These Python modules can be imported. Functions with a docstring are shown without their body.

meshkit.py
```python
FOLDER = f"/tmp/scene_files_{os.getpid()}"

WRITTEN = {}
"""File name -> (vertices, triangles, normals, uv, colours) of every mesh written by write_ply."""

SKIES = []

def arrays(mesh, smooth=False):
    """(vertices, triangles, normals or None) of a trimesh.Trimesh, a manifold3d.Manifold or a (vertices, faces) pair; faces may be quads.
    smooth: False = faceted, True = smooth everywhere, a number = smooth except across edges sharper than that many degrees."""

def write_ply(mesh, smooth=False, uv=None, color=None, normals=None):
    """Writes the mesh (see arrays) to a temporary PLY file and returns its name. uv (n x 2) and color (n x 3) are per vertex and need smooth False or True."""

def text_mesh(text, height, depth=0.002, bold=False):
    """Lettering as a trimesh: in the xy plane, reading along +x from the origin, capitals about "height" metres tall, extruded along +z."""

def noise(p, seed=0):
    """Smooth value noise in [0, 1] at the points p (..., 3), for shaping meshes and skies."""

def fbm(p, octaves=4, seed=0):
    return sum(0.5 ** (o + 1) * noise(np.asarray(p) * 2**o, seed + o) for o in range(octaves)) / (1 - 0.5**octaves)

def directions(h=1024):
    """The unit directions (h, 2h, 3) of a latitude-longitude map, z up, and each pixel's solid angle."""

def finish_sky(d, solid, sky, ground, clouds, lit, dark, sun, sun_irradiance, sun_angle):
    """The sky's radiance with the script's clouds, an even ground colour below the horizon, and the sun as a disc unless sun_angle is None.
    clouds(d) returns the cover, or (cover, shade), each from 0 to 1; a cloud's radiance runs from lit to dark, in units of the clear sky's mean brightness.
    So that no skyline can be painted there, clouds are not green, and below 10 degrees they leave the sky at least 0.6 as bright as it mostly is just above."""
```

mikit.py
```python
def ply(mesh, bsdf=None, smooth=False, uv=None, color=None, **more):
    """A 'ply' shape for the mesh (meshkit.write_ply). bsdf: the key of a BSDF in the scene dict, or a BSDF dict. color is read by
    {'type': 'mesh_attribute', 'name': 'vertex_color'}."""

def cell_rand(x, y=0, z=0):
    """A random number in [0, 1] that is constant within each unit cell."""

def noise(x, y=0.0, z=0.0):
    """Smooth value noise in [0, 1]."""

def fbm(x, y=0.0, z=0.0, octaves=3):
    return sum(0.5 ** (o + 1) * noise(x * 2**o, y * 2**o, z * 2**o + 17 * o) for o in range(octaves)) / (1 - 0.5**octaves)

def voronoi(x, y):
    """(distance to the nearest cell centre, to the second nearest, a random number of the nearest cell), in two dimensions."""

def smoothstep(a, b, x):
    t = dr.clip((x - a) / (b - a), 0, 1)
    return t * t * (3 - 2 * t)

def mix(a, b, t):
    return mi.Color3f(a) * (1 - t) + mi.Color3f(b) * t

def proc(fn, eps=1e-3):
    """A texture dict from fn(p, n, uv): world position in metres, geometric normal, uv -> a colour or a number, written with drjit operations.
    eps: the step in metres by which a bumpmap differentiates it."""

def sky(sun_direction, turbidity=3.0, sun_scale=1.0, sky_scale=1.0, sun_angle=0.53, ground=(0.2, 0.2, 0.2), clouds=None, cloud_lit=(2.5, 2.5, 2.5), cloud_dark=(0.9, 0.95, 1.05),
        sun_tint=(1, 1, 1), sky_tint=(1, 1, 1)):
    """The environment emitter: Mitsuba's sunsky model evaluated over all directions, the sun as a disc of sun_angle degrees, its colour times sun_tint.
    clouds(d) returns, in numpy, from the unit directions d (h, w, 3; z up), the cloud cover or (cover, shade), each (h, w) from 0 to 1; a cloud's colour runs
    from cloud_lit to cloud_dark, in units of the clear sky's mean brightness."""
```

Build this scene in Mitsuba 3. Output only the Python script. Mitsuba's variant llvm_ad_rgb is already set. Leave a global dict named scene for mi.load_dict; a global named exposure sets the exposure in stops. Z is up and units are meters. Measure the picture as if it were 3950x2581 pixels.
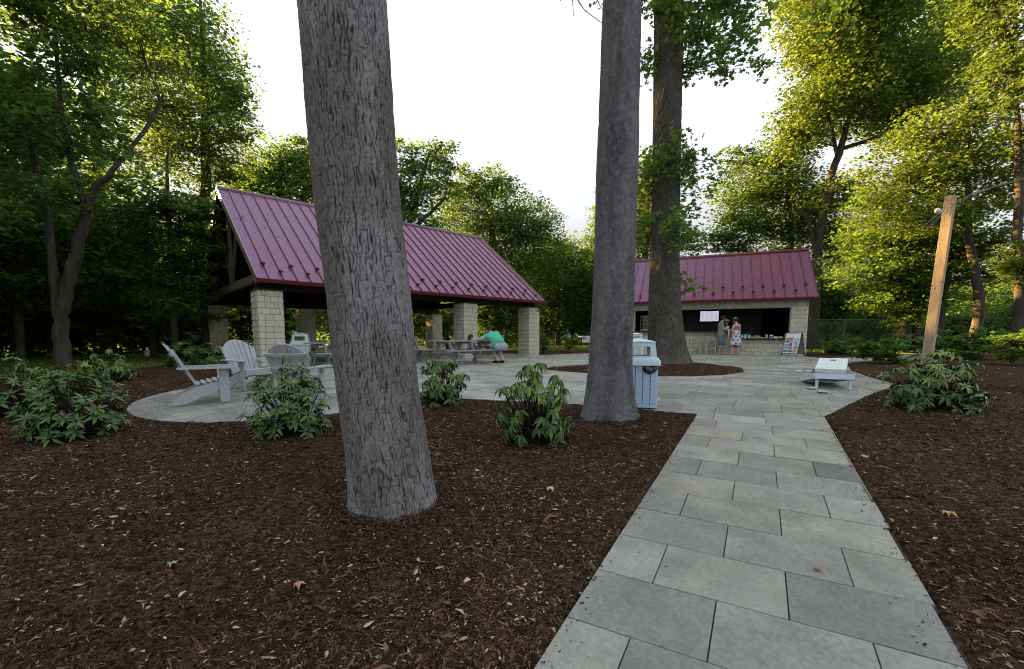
import math, numpy as np, trimesh, manifold3d as m3, drjit as dr, mitsuba as mi, mikit, meshkit
from shapely.geometry import Polygon, Point, box as sbox
from shapely.ops import unary_union
from mitsuba import ScalarTransform4f as T

scene, labels = {}, {}
# ------------------------------------------------------------------ camera, sky, exposure
scene['camera'] = dict(type='perspective', fov=98.24, fov_axis='x', near_clip=0.05, far_clip=600.0, principal_point_offset_y=-0.0731,
                       to_world=T().look_at(origin=[0, 0, 1.404], target=[0, math.cos(.10362), 1.404 - math.sin(.10362)], up=[0, 0, 1]))
SUN = (-0.86, 0.46, 0.26)


def haze_clouds(d):
    el = np.clip(d[..., 2], 0, 1)
    n = meshkit.fbm(np.stack([d[..., 0] / (el + .25), d[..., 1] / (el + .25), el * 0], -1) * 1.6, 4, 5)
    cover = np.clip(.99 - .72 * el * el + .25 * (n - .5), 0, 1)
    return cover, np.clip(1 - el ** 1.4 + .2 * (n - .5), 0, 1)     # thin overcast, brighter overhead than at the horizon


scene['sky'] = mikit.sky(SUN, turbidity=4.0, sun_scale=2.5, sky_scale=1.0, sun_angle=1.2, clouds=haze_clouds, cloud_lit=(2.02, 2.06, 2.20), cloud_dark=(.60, .60, .585), ground=(.06, .06, .05), sun_tint=(1.0, .88, .58))
exposure = 4.15

R = np.random.default_rng(7)


# ------------------------------------------------------------------ materials
def rgb(c): return {'type': 'rgb', 'value': [float(v) for v in c]}


def plain(key, c, rough=.7, spec=.3, **k):
    scene['mat_' + key] = {'type': 'twosided', 'b': dict(type='principled', base_color=rgb(c) if not isinstance(c, dict) else c, roughness=rough, specular=spec, **k)}


def procd(key, fn, rough=.8, spec=.3, bump=None, scale=1.0, eps=2e-3, **k):
    b = dict(type='principled', base_color=mikit.proc(fn), roughness=rough, specular=spec, **k)
    if bump is not None:
        b = {'type': 'bumpmap', 'arbitrary': mikit.proc(bump, eps=eps), 'scale': float(scale), 'b': b}
    scene['mat_' + key] = {'type': 'twosided', 'b': b}


VC = {'type': 'mesh_attribute', 'name': 'vertex_color'}
plain('mulch_piece', dict(VC), .9, .15)
plain('fallen_leaf', dict(VC), .75, .25)
plain('grass_blade', dict(VC), .7, .2)


def crown_fn(p, n, uv):      # uv.x = brightness of the leaf, uv.y = how yellow it is
    return mikit.mix(mi.Color3f(.50, 1.0, .24), mi.Color3f(.86, 1.0, .11), uv.y) * uv.x


scene['mat_foliage'] = dict(type='principledthin', base_color=mikit.proc(crown_fn), roughness=.5, spec_trans=0.0, diff_trans=1.2, eta=1.33)


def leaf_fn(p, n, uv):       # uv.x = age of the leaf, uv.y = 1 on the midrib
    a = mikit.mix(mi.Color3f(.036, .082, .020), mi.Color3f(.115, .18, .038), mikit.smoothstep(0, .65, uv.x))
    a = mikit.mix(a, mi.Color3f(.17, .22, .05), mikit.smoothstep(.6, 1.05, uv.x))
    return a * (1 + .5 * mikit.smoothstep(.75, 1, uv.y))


LEAF = mikit.proc(leaf_fn)
scene['mat_glossy_leaf'] = {'type': 'twosided', 'b': dict(type='principled', base_color=LEAF, roughness=.42, specular=.32)}


def mulch_fn(p, n, uv):
    a = mikit.fbm(p.x * 38, p.y * 52, 0, 3)
    b = mikit.noise(p.x * 1.3, p.y * 1.3)
    c = mikit.noise(p.x * 160, p.y * 220)
    col = mikit.mix(mi.Color3f(.012, .0068, .0045), mi.Color3f(.068, .037, .021), mikit.smoothstep(.25, .8, a))
    col = mikit.mix(col, mi.Color3f(.085, .05, .03), .6 * mikit.smoothstep(.62, .85, c))
    return col * (.75 + .5 * b)


procd('mulch', mulch_fn, .95, .1, bump=lambda p, n, uv: mikit.fbm(p.x * 30, p.y * 40, 0, 3), scale=.03)


def litter_fn(p, n, uv):
    a = mikit.fbm(p.x * 6, p.y * 6, 0, 4)
    return mikit.mix(mi.Color3f(.012, .011, .006), mi.Color3f(.05, .042, .024), mikit.smoothstep(.3, .75, a))


procd('forest_litter', litter_fn, .95, .1)


def lawn_fn(p, n, uv):
    a = mikit.fbm(p.x * 9, p.y * 9, 0, 4)
    b = mikit.noise(p.x * .5, p.y * .5)
    return mikit.mix(mi.Color3f(.035, .055, .012), mi.Color3f(.11, .15, .032), mikit.smoothstep(.25, .8, a)) * (.7 + .6 * b)


procd('lawn_soil', lawn_fn, .95, .1)


def stone_fn(p, n, uv):      # uv.x = tone of this slab, uv.y = its seed
    a = mikit.fbm(p.x * 5 + uv.y * 31, p.y * 5 + uv.y * 17, 0, 4)
    b = mikit.fbm(p.x * 60, p.y * 60, uv.y * 9, 2)
    w = mikit.fbm(p.x * 1.1, p.y * 1.1, 3, 3)
    base = mikit.mix(mi.Color3f(.138, .136, .116), mi.Color3f(.315, .312, .262), uv.x)
    base = mikit.mix(base, mi.Color3f(.28, .25, .19), mikit.smoothstep(.955, .975, uv.y))
    base = mikit.mix(base, base * mi.Color3f(.98, .985, 1.03), mikit.smoothstep(.3, .7, uv.y))
    base = base * (.66 + .54 * a) * (.78 + .44 * b)
    return base * (.82 + .36 * w)


procd('bluestone', stone_fn, .5, .5, bump=lambda p, n, uv: mikit.fbm(p.x * 26, p.y * 26, 0, 3), scale=.004)
plain('shrub_stem', (.028, .022, .017), .9, .1)
plain('joint_sand', (.055, .05, .043), .95, .1)


def bark_color(p, n, uv, dark, mid, pale, fx, fz):
    th = uv.x
    warp = mikit.fbm(th * 9, p.z * 3, 5, 2)
    a, b, c = mikit.voronoi(th * fx + 1.3 * warp, p.z * fz + .8 * warp)
    crack = mikit.smoothstep(.02, .22, b - a)
    fine = mikit.fbm(th * fx * 4, p.z * 22, 0, 3)
    lich = mikit.smoothstep(.45, .75, mikit.fbm(th * 5, p.z * 1.6, 2, 3))
    col = mikit.mix(mid, pale, .75 * lich)
    return mikit.mix(dark, col * (.65 + .65 * fine), crack * .85 + .15)


procd('furrowed_bark', lambda p, n, uv: bark_color(p, n, uv, mi.Color3f(.03, .025, .02), mi.Color3f(.16, .14, .122), mi.Color3f(.25, .24, .235), 26.0, 7.0), .9, .15,
      bump=lambda p, n, uv: mikit.fbm(uv.x * 110, p.z * 26, 0, 3), scale=.012)


def smooth_bark(p, n, uv):
    a = mikit.fbm(uv.x * 14, p.z * 2.2, 1, 4)
    b = mikit.fbm(uv.x * 60, p.z * 34, 0, 3)
    s = mikit.smoothstep(.56, .7, mikit.fbm(uv.x * 42, p.z * 20, 4, 2))
    st = mikit.fbm(uv.x * 10, p.z * .35, 8, 3)
    g = mikit.smoothstep(.5, .8, mikit.fbm(uv.x * 6, p.z * .9, 12, 3))
    col = mikit.mix(mi.Color3f(.060, .062, .068), mi.Color3f(.135, .136, .145), mikit.smoothstep(.25, .75, .55 * a + .45 * st))
    col = mikit.mix(col, mi.Color3f(.125, .122, .105), .4 * g)
    col = mikit.mix(col, mi.Color3f(.22, .22, .22), .22 * s)
    return col * (.6 + .8 * b)


procd('grey_bark', smooth_bark, .8, .2, bump=lambda p, n, uv: mikit.fbm(uv.x * 40, p.z * 14, 0, 3), scale=.006)
procd('oak_bark', lambda p, n, uv: bark_color(p, n, uv, mi.Color3f(.035, .031, .027), mi.Color3f(.085, .077, .066), mi.Color3f(.115, .11, .10), 64.0, 13.0), .92, .12)


def far_bark(p, n, uv):
    a = mikit.fbm(p.x * 16 + p.y * 11, p.z * 3, 0, 3)
    return mikit.mix(mi.Color3f(.028, .024, .02), mi.Color3f(.09, .08, .068), a)


procd('dark_bark', far_bark, .92, .12)


def shingle_fn(p, n, uv):
    g = mikit.fbm((p.x + p.y) * 90, p.z * 4, uv.y * 20, 2)
    return mikit.mix(mi.Color3f(.45, .435, .345), mi.Color3f(.56, .54, .435), uv.x) * (.9 + .2 * g)


procd('shingle_paint', shingle_fn, .75, .25)
plain('shingle_backing', (.07, .068, .058), .9, .1)
plain('trim_paint', (.36, .355, .305), .7, .25)


def roof_fn(p, n, uv):
    a = mikit.fbm(p.x * 1.2, p.y * 1.2, p.z * 1.2, 3)
    return mi.Color3f(.165, .015, .019) * (.86 + .28 * a)


scene['mat_roof_metal'] = {'type': 'twosided', 'b': {'type': 'bumpmap', 'arbitrary': mikit.proc(lambda p, n, uv: mikit.fbm(p.x * 2.2, p.y * 2.2, p.z * 2.2, 2), eps=2e-3), 'scale': .010, 'b': {
    'type': 'blendbsdf', 'weight': .12, 'paint': dict(type='principled', base_color=mikit.proc(roof_fn), roughness=.4, specular=.3), 'flake': dict(type='roughconductor', material='none', specular_reflectance=rgb((.54, .55, 1.0)), alpha=.22)}}}
plain('roof_seam', (.085, .014, .018), .4, .5)
plain('gutter_metal', (.11, .018, .02), .38, .5)
plain('rake_metal', (.30, .25, .2), .35, .5, metallic=.4)


def timber_fn(p, n, uv):
    g = mikit.fbm(p.x * 4 + p.y * 3, p.y * 3, p.z * 40, 3)
    return mikit.mix(mi.Color3f(.08, .062, .044), mi.Color3f(.17, .135, .1), g)


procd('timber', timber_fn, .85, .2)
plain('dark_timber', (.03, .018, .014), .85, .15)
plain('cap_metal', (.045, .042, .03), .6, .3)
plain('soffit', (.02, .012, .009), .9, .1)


def post_fn(p, n, uv):
    g = mikit.fbm(p.x * 60, p.y * 60, p.z * 2.5, 3)
    k = mikit.smoothstep(.84, .88, mikit.noise(p.x * 19 + 4, p.y * 19, p.z * 9))
    c = mikit.mix(mi.Color3f(.27, .20, .13), mi.Color3f(.41, .325, .22), g)
    return mikit.mix(c, mi.Color3f(.12, .07, .035), .7 * k)


procd('new_timber', post_fn, .8, .2)
plain('poly_grey', (.35, .365, .385), .5, .4)
plain('poly_taupe', (.29, .28, .275), .55, .35)
plain('bench_grey', (.235, .25, .255), .6, .35)
plain('can_green', (.47, .60, .60), .45, .45)
plain('lid_blue', (.50, .65, .70), .42, .45)
plain('can_blue', (.36, .51, .68), .5, .4)
plain('bolt_metal', (.5, .52, .53), .35, .5, metallic=.7)
plain('bag_black', (.012, .012, .014), .25, .6)
plain('black_paint', (.012, .012, .014), .45, .4)
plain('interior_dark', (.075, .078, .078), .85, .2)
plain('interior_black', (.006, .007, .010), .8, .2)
plain('counter_black', (.014, .014, .014), .35, .5)
plain('steel', (.42, .44, .45), .32, .5, metallic=.8)
plain('dark_glass', (.012, .016, .017), .08, .6)
plain('stool_grey', (.33, .32, .29), .6, .3)
plain('white_board', (.62, .68, .66), .5, .35)
plain('blue_white', (.50, .58, .70), .5, .35)
plain('white_plastic', (.72, .73, .72), .5, .4)
plain('grey_panel', (.32, .32, .34), .6, .3)
plain('galvanised', (.33, .35, .36), .45, .5, metallic=.5)
plain('wire_grey', (.16, .16, .15), .5, .4)
plain('bean_cloth', (.38, .36, .42), .9, .1)
plain('bean_cloth_white', (.58, .57, .58), .9, .1)
plain('skin', (.43, .25, .18), .55, .35)
plain('skin_pale', (.55, .36, .29), .55, .35)
plain('hair_dark', (.018, .012, .009), .6, .3)
plain('hair_brown', (.055, .028, .016), .55, .3)
plain('cloth_green', (.10, .50, .36), .85, .15)
plain('cloth_shorts_pale', (.36, .43, .46), .85, .15)
plain('cloth_grey', (.22, .225, .21), .9, .1)
plain('cloth_bikini', (.20, .13, .15), .8, .2)
plain('cloth_coral', (.75, .30, .22), .85, .15)
plain('cloth_teal', (.12, .45, .50), .85, .15)
plain('cap_green', (.02, .28, .13), .8, .2)
plain('cap_black', (.015, .014, .016), .7, .2)
plain('cap_pale', (.55, .55, .53), .8, .2)
plain('sandal', (.03, .026, .024), .7, .2)
plain('amber_wood', (.42, .20, .05), .6, .3)
plain('brick_far', (.30, .13, .07), .9, .1)
plain('siding_far', (.50, .52, .56), .8, .2)
plain('roof_far', (.10, .095, .10), .85, .15)


def denim_fn(p, n, uv):
    a = mikit.smoothstep(.45, .7, mikit.noise(p.x * 16, p.y * 16, p.z * 16))
    return mikit.mix(mi.Color3f(.07, .12, .18), mi.Color3f(.16, .24, .30), a)


procd('cloth_denim', denim_fn, .9, .1)


def towel_fn(p, n, uv):      # printed dark flower medallions on a white towel with a pink hem
    u, v = uv.x * 5.2, uv.y * 4.0
    row = dr.floor(v)
    u2 = u + .5 * (row - 2 * dr.floor(row / 2))
    fx, fy = u2 - dr.floor(u2) - .5, v - row - .5
    r = dr.sqrt(fx * fx * 1.2 + fy * fy)
    ring = mikit.smoothstep(.34, .30, r) * (1 - .55 * mikit.smoothstep(.2, .24, r) * mikit.smoothstep(.30, .26, r))
    c = mikit.mix(mi.Color3f(.58, .55, .60), mi.Color3f(.10, .10, .13), ring)
    return mikit.mix(mi.Color3f(.55, .36, .48), c, mikit.smoothstep(.07, .1, uv.y))


procd('cloth_towel', towel_fn, .95, .05)


def menu_fn(p, n, uv):       # grey lines of unreadably small text in columns
    col = uv.x * 4
    inn = mikit.smoothstep(.08, .12, col - dr.floor(col)) * mikit.smoothstep(.9, .85, col - dr.floor(col))
    ln = uv.y * 16
    on = mikit.smoothstep(.35, .45, ln - dr.floor(ln)) * (mikit.cell_rand(uv.x * 40, ln) * .7) * inn * mikit.smoothstep(.05, .08, uv.y) * mikit.smoothstep(.88, .85, uv.y)
    head = mikit.smoothstep(.91, .92, uv.y) * mikit.smoothstep(.96, .95, uv.y) * mikit.smoothstep(.36, .37, uv.x) * mikit.smoothstep(.66, .65, uv.x)
    return mikit.mix(mi.Color3f(.72, .68, .85), mi.Color3f(.3, .28, .36), dr.maximum(on, head * .8))


scene['mat_menu_screen'] = dict(type='diffuse', reflectance=rgb((.02, .02, .02)))


def poster_fn(p, n, uv):     # generic photographs of frozen treats: blocks of colour on white
    c = mi.Color3f(.55, .62, .66)
    c = mikit.mix(c, mi.Color3f(.62, .67, .74), mikit.smoothstep(.79, .80, uv.y))

    def blob(c, x, y, rx, ry, k, q=4.0):
        d = (dr.abs((uv.x - x) / rx)) ** q + (dr.abs((uv.y - y) / ry)) ** q
        nz = mikit.fbm(uv.x * 30, uv.y * 40, k[0] * 7, 2)
        return mikit.mix(c, mi.Color3f(*k) * (.6 + .8 * nz), mikit.smoothstep(1.05, .9, d))
    c = blob(c, .30, .71, .26, .075, (.42, .19, .08))
    c = blob(c, .22, .58, .17, .05, (.10, .08, .12))
    c = blob(c, .45, .56, .16, .07, (.38, .33, .46))
    c = blob(c, .45, .42, .10, .11, (.26, .05, .08), 2.0)
    c = blob(c, .18, .42, .16, .06, (.18, .26, .36))
    c = blob(c, .16, .30, .14, .035, (.03, .14, .36))
    c = blob(c, .45, .26, .17, .06, (.12, .24, .34))
    c = blob(c, .82, .28, .13, .09, (.10, .24, .40))
    c = blob(c, .80, .50, .12, .10, (.22, .32, .42))
    c = blob(c, .70, .70, .05, .03, (.12, .13, .18), 2.0)
    c = blob(c, .88, .70, .06, .035, (.06, .07, .12), 2.0)
    c = blob(c, .18, .12, .16, .07, (.08, .17, .25))
    c = blob(c, .50, .11, .12, .06, (.16, .06, .16))
    return blob(c, .80, .11, .19, .065, (.50, .27, .08))


procd('poster_print', poster_fn, .35, .4)


def yard_sign_fn(p, n, uv):
    c = mi.Color3f(.72, .73, .74)
    inr = mikit.smoothstep(.07, .09, uv.x) * mikit.smoothstep(.49, .47, uv.x) * mikit.smoothstep(.38, .40, uv.y) * mikit.smoothstep(.88, .86, uv.y)
    c = mikit.mix(c, mi.Color3f(.03, .035, .08), inr)
    fig = mikit.smoothstep(.15, .12, dr.sqrt(dr.square(uv.x - .3) + dr.square((uv.y - .6) * 1.0)))
    c = mikit.mix(c, mi.Color3f(.6, .62, .66), fig * inr)
    ln = uv.y * 11
    txt = mikit.smoothstep(.4, .5, ln - dr.floor(ln)) * mikit.smoothstep(.55, .57, uv.x) * mikit.smoothstep(.94, .92, uv.x) * mikit.smoothstep(.12, .14, uv.y) * mikit.smoothstep(.9, .88, uv.y) * (.3 + .6 * mikit.cell_rand(uv.x * 14, ln))
    return mikit.mix(c, mi.Color3f(.2, .22, .28), txt)


procd('yard_sign_print', yard_sign_fn, .5, .3)

# ------------------------------------------------------------------ helpers
taken = {}


def new(name):
    n = taken.get(name, 0)
    taken[name] = n + 1
    return name if n == 0 else f'{name}_{n:03d}'


def thing(name, label, cat, group=None, kind=None):
    k = new(name)
    labels[k] = {'label': label, 'category': cat}
    if group: labels[k]['group'] = group
    if kind: labels[k]['kind'] = kind
    return k


def put(parent, name, shape, kind=None, label=None):
    k = new(f'{parent}__{name}' if parent else name)
    scene[k] = shape
    if kind or label:
        labels[k] = {}
        if kind: labels[k]['kind'] = kind
        if label: labels[k]['label'] = label
    return k


class MB:
    """Collects faces of one mesh."""
    def __init__(s): s.v, s.f, s.n, s.c, s.u = [], [], 0, [], []

    def add(s, v, f, c=None, u=None):
        v = np.asarray(v, float); f = np.asarray(f, int)
        if f.shape[1] == 4: f = np.vstack([f[:, [0, 1, 2]], f[:, [0, 2, 3]]])
        s.v.append(v); s.f.append(f + s.n); s.n += len(v)
        if c is not None: s.c.append(np.broadcast_to(np.asarray(c, float), (len(v), 3)))
        if u is not None: s.u.append(np.broadcast_to(np.asarray(u, float), (len(v), 2)))
        return s

    def mesh(s, m, **k):
        if hasattr(m, 'to_mesh'):
            q = m.to_mesh(); return s.add(q.vert_properties[:, :3], q.tri_verts, **k)
        return s.add(m.vertices, m.faces, **k)

    def frame(s, o, ax, ay, az, lo, hi, bev=0.0, **k):
        """a box from lo to hi in the frame (o; ax, ay, az), edges bevelled by bev"""
        lo, hi = np.asarray(lo, float), np.asarray(hi, float)
        A = np.stack([ax, ay, az])
        if bev > 0:
            cz = m3.Manifold.hull_points(np.array([[(lo[0] + (bev if e != 0 else 0)) if i == 0 else (hi[0] - (bev if e != 0 else 0)),
                                                    (lo[1] + (bev if e != 1 else 0)) if j == 0 else (hi[1] - (bev if e != 1 else 0)),
                                                    (lo[2] + (bev if e != 2 else 0)) if q == 0 else (hi[2] - (bev if e != 2 else 0))]
                                                   for i in (0, 1) for j in (0, 1) for q in (0, 1) for e in range(3)]))
            q = cz.to_mesh()
            return s.add(q.vert_properties[:, :3] @ A + o, q.tri_verts, **k)
        c = np.array([[x, y, z] for x in (lo[0], hi[0]) for y in (lo[1], hi[1]) for z in (lo[2], hi[2])])
        return s.add(c @ A + o, [[0, 1, 3, 2], [4, 6, 7, 5], [0, 4, 5, 1], [2, 3, 7, 6], [0, 2, 6, 4], [1, 5, 7, 3]], **k)

    def box(s, lo, hi, bev=0.0, **k):
        return s.frame(np.zeros(3), np.array([1., 0, 0]), np.array([0, 1., 0]), np.array([0, 0, 1.]), lo, hi, bev, **k)

    def bar(s, p, q, w, h, up=(0, 0, 1), bev=0.0, **k):
        """a bar of width w (sideways) and height h from p to q"""
        p, q = np.asarray(p, float), np.asarray(q, float)
        d = q - p; L = np.linalg.norm(d); d /= L
        x = np.cross(d, up); x /= np.linalg.norm(x); z = np.cross(x, d)
        return s.frame(p, d, x, z, (0, -w / 2, -h / 2), (L, w / 2, h / 2), bev, **k)

    def tube(s, pts, rad, sides=8, uv=False, cap=True, **k):
        p = np.asarray(pts, float); n = len(p)
        r = np.broadcast_to(np.asarray(rad, float), (n,))
        t = np.gradient(p, axis=0); t /= np.linalg.norm(t, axis=1, keepdims=True) + 1e-12
        ref = np.array([1., 0, 0]) if abs(t[:, 0]).max() < .9 else np.array([0, 1., 0.])
        a = ref - t * (t @ ref)[:, None]; a /= np.linalg.norm(a, axis=1, keepdims=True)
        b = np.cross(t, a)
        m = sides + (1 if uv else 0)
        an = np.arange(m) * 2 * np.pi / sides
        v = p[:, None] + r[:, None, None] * (np.cos(an)[None, :, None] * a[:, None] + np.sin(an)[None, :, None] * b[:, None])
        i, j = np.meshgrid(np.arange(n - 1), np.arange(sides), indexing='ij')
        j2 = (j + 1) if uv else (j + 1) % sides
        f = np.stack([i * m + j, i * m + j2, (i + 1) * m + j2, (i + 1) * m + j], -1).reshape(-1, 4)
        v = v.reshape(-1, 3)
        if cap and not uv:
            ff = [[0, q + 1, q] for q in range(1, sides - 1)] + [[(n - 1) * m, (n - 1) * m + q, (n - 1) * m + q + 1] for q in range(1, sides - 1)]
            f = np.vstack([f[:, [0, 1, 2]], f[:, [0, 2, 3]], np.array(ff)])
        return s.add(v, f, **k)

    def out(s, bsdf, smooth=False, **k):
        v, f = np.vstack(s.v), np.vstack(s.f)
        kw = {}
        if s.c: kw['color'] = np.vstack(s.c)
        if s.u: kw['uv'] = np.vstack(s.u)
        return mikit.ply((v, f), 'mat_' + bsdf, smooth=smooth, **kw, **k)


def rotz(a):
    c, s = math.cos(a), math.sin(a)
    return np.array([c, s, 0.]), np.array([-s, c, 0.]), np.array([0, 0, 1.])


def place(x, y, z, a):       # to_world of a thing modelled about its own origin
    return T().translate([float(x), float(y), float(z)]).rotate([0, 0, 1], math.degrees(a))


def S01(t):
    t = np.clip(t, 0, 1)
    return t * t * (3 - 2 * t)


def gz(x, y):                # the ground: a ramp of 3.3 degrees that eases into the level plaza
    x, y = np.asarray(x, float), np.asarray(y, float)
    q = np.clip(y - 6, 0, 6.76)
    z = np.where(y < 6, .058 * y, .348 + .058 * q - .058 * q * q / 13.52)
    return z + .11 * S01((x - 3) / 6) * S01((y - 9) / 9)


def fb(x, y, k, seed=0, oct=4):
    x, y = np.broadcast_arrays(np.asarray(x, float), np.asarray(y, float))
    return meshkit.fbm(np.stack([x * k, y * k, x * 0], -1), oct, seed)
# ------------------------------------------------------------------ ground, paved plaza, beds
import shapely
C0, CR = (-3.9, 7.8), 2.23
arc = [(C0[0] + CR * math.cos(t), C0[1] + CR * math.sin(t)) for t in np.linspace(math.radians(-13), math.radians(-213), 40)]
U2, V2, O2 = np.array([.4863, .8738]), np.array([.8738, -.4863]), np.array([.07, 1.63])
plaza = Polygon([(-1.39, -.99), (2.55, 6.04), (2.09, 6.2), (1.5, 6.43), (.97, 6.67), (.35, 6.88), (-.26, 7.05), (-.75, 7.15)] + arc + [(-5.75, 9.6), (-7.7, 12.75), (-14.4, 20.0), (-14.2, 20.6), (-5.0, 29.0), (0.8, 22.4), (1.41, 21.75), (4.04, 24.0), (5.9, 22.4), (12.6, 19.6),
                (11.45, 17.2), (11.4, 16.3), (12.66, 16.68), (17.98, 19.95), (25, 24.6), (25.6, 23.4), (19.98, 19.95), (14.79, 16.39), (11.47, 14.62), (10.5, 13.85), (9.76, 12.86), (8.75, 11.4), (8.15, 10.17), (7.85, 9.4), (7.71, 8.9), (7.1, 8.3), (6.41, 7.77), (4.22, 5.9), (.37, -.99)])
ring = Polygon([(.83, 12.0), (1.25, 11.4), (1.9, 10.85), (2.6, 10.45), (3.43, 10.19), (4.2, 10.15), (4.95, 10.38), (5.8, 11.07), (6.25, 12.0), (6.3, 12.9), (5.9, 14.2), (5.1, 14.75), (4.2, 14.9), (3.2, 14.7), (2.3, 14.2), (1.2, 13.1)])
ring = ring.buffer(.25).buffer(-.25)
paved = plaza.buffer(0).difference(ring)


def lines(lo, hi, step, far_lo, far_hi, grow=1.22):
    a = list(np.arange(lo, hi + 1e-6, step)); s, x = step, lo
    while x > far_lo: s *= grow; x -= min(s, 9); a.insert(0, x)
    s, x = step, a[-1]
    while x < far_hi: s *= grow; x += min(s, 9); a.append(x)
    return np.array(a)


gx, gy = lines(-7.5, 8.5, .06, -150, 150), lines(-1.2, 9.5, .06, -25, 190)
X, Y = np.meshgrid(gx, gy, indexing='ij')
inside = shapely.contains_xy(paved.buffer(-.015), X, Y)
near = np.exp(-np.hypot(X, Y) / 14)
Z = gz(X, Y) + near * (.075 * (fb(X, Y, .9, 3) - .5) + .05 * (fb(X, Y, 3.1, 4) - .5) + .035 * (fb(X, Y, 11, 5, 3) - .5)) - .004
Z = Z + .10 * np.exp(-((X + .83) ** 2 + (Y - 3.04) ** 2) / .45) + .07 * np.exp(-((X - 1.27) ** 2 + (Y - 5.73) ** 2) / .5) + .13 * np.exp(-((X - 4.5) ** 2 + (Y - 12.9) ** 2) / 2.2)
Z = np.where(inside, gz(X, Y) - .07, Z)
V = np.stack([X, Y, Z], -1).reshape(-1, 3)
m = len(gy)
I, J = np.meshgrid(np.arange(len(gx) - 1), np.arange(m - 1), indexing='ij')
Q = np.stack([I * m + J, (I + 1) * m + J, (I + 1) * m + J + 1, I * m + J + 1], -1).reshape(-1, 4)
cen = V[Q].mean(1)
lawn_left = Polygon([(-9.2, 9.6), (-10.8, 13.2), (-12.8, 19), (-19, 24), (-34, 25), (-34, 8)])
lawn_back = Polygon([(-3, 31.5), (2.1, 30.6), (5.3, 31.7), (9, 27.5), (14.6, 21.2), (17.2, 20.8), (26, 26.5), (30, 44), (-4, 44)])
bed = Polygon([(-9.2, 9.6), (-10.8, 13.2), (-14.9, 20.4), (-5, 29.8), (-3, 31.5), (2.1, 30.6), (5.3, 31.7), (9, 27.5), (14.6, 21.2), (17.2, 20.8), (26, 26.5), (34, 20), (34, -25), (-34, -25), (-34, 8)])
isl = shapely.contains_xy(lawn_left, cen[:, 0], cen[:, 1]) | shapely.contains_xy(lawn_back, cen[:, 0], cen[:, 1])
isb = shapely.contains_xy(bed, cen[:, 0], cen[:, 1]) & ~isl


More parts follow.
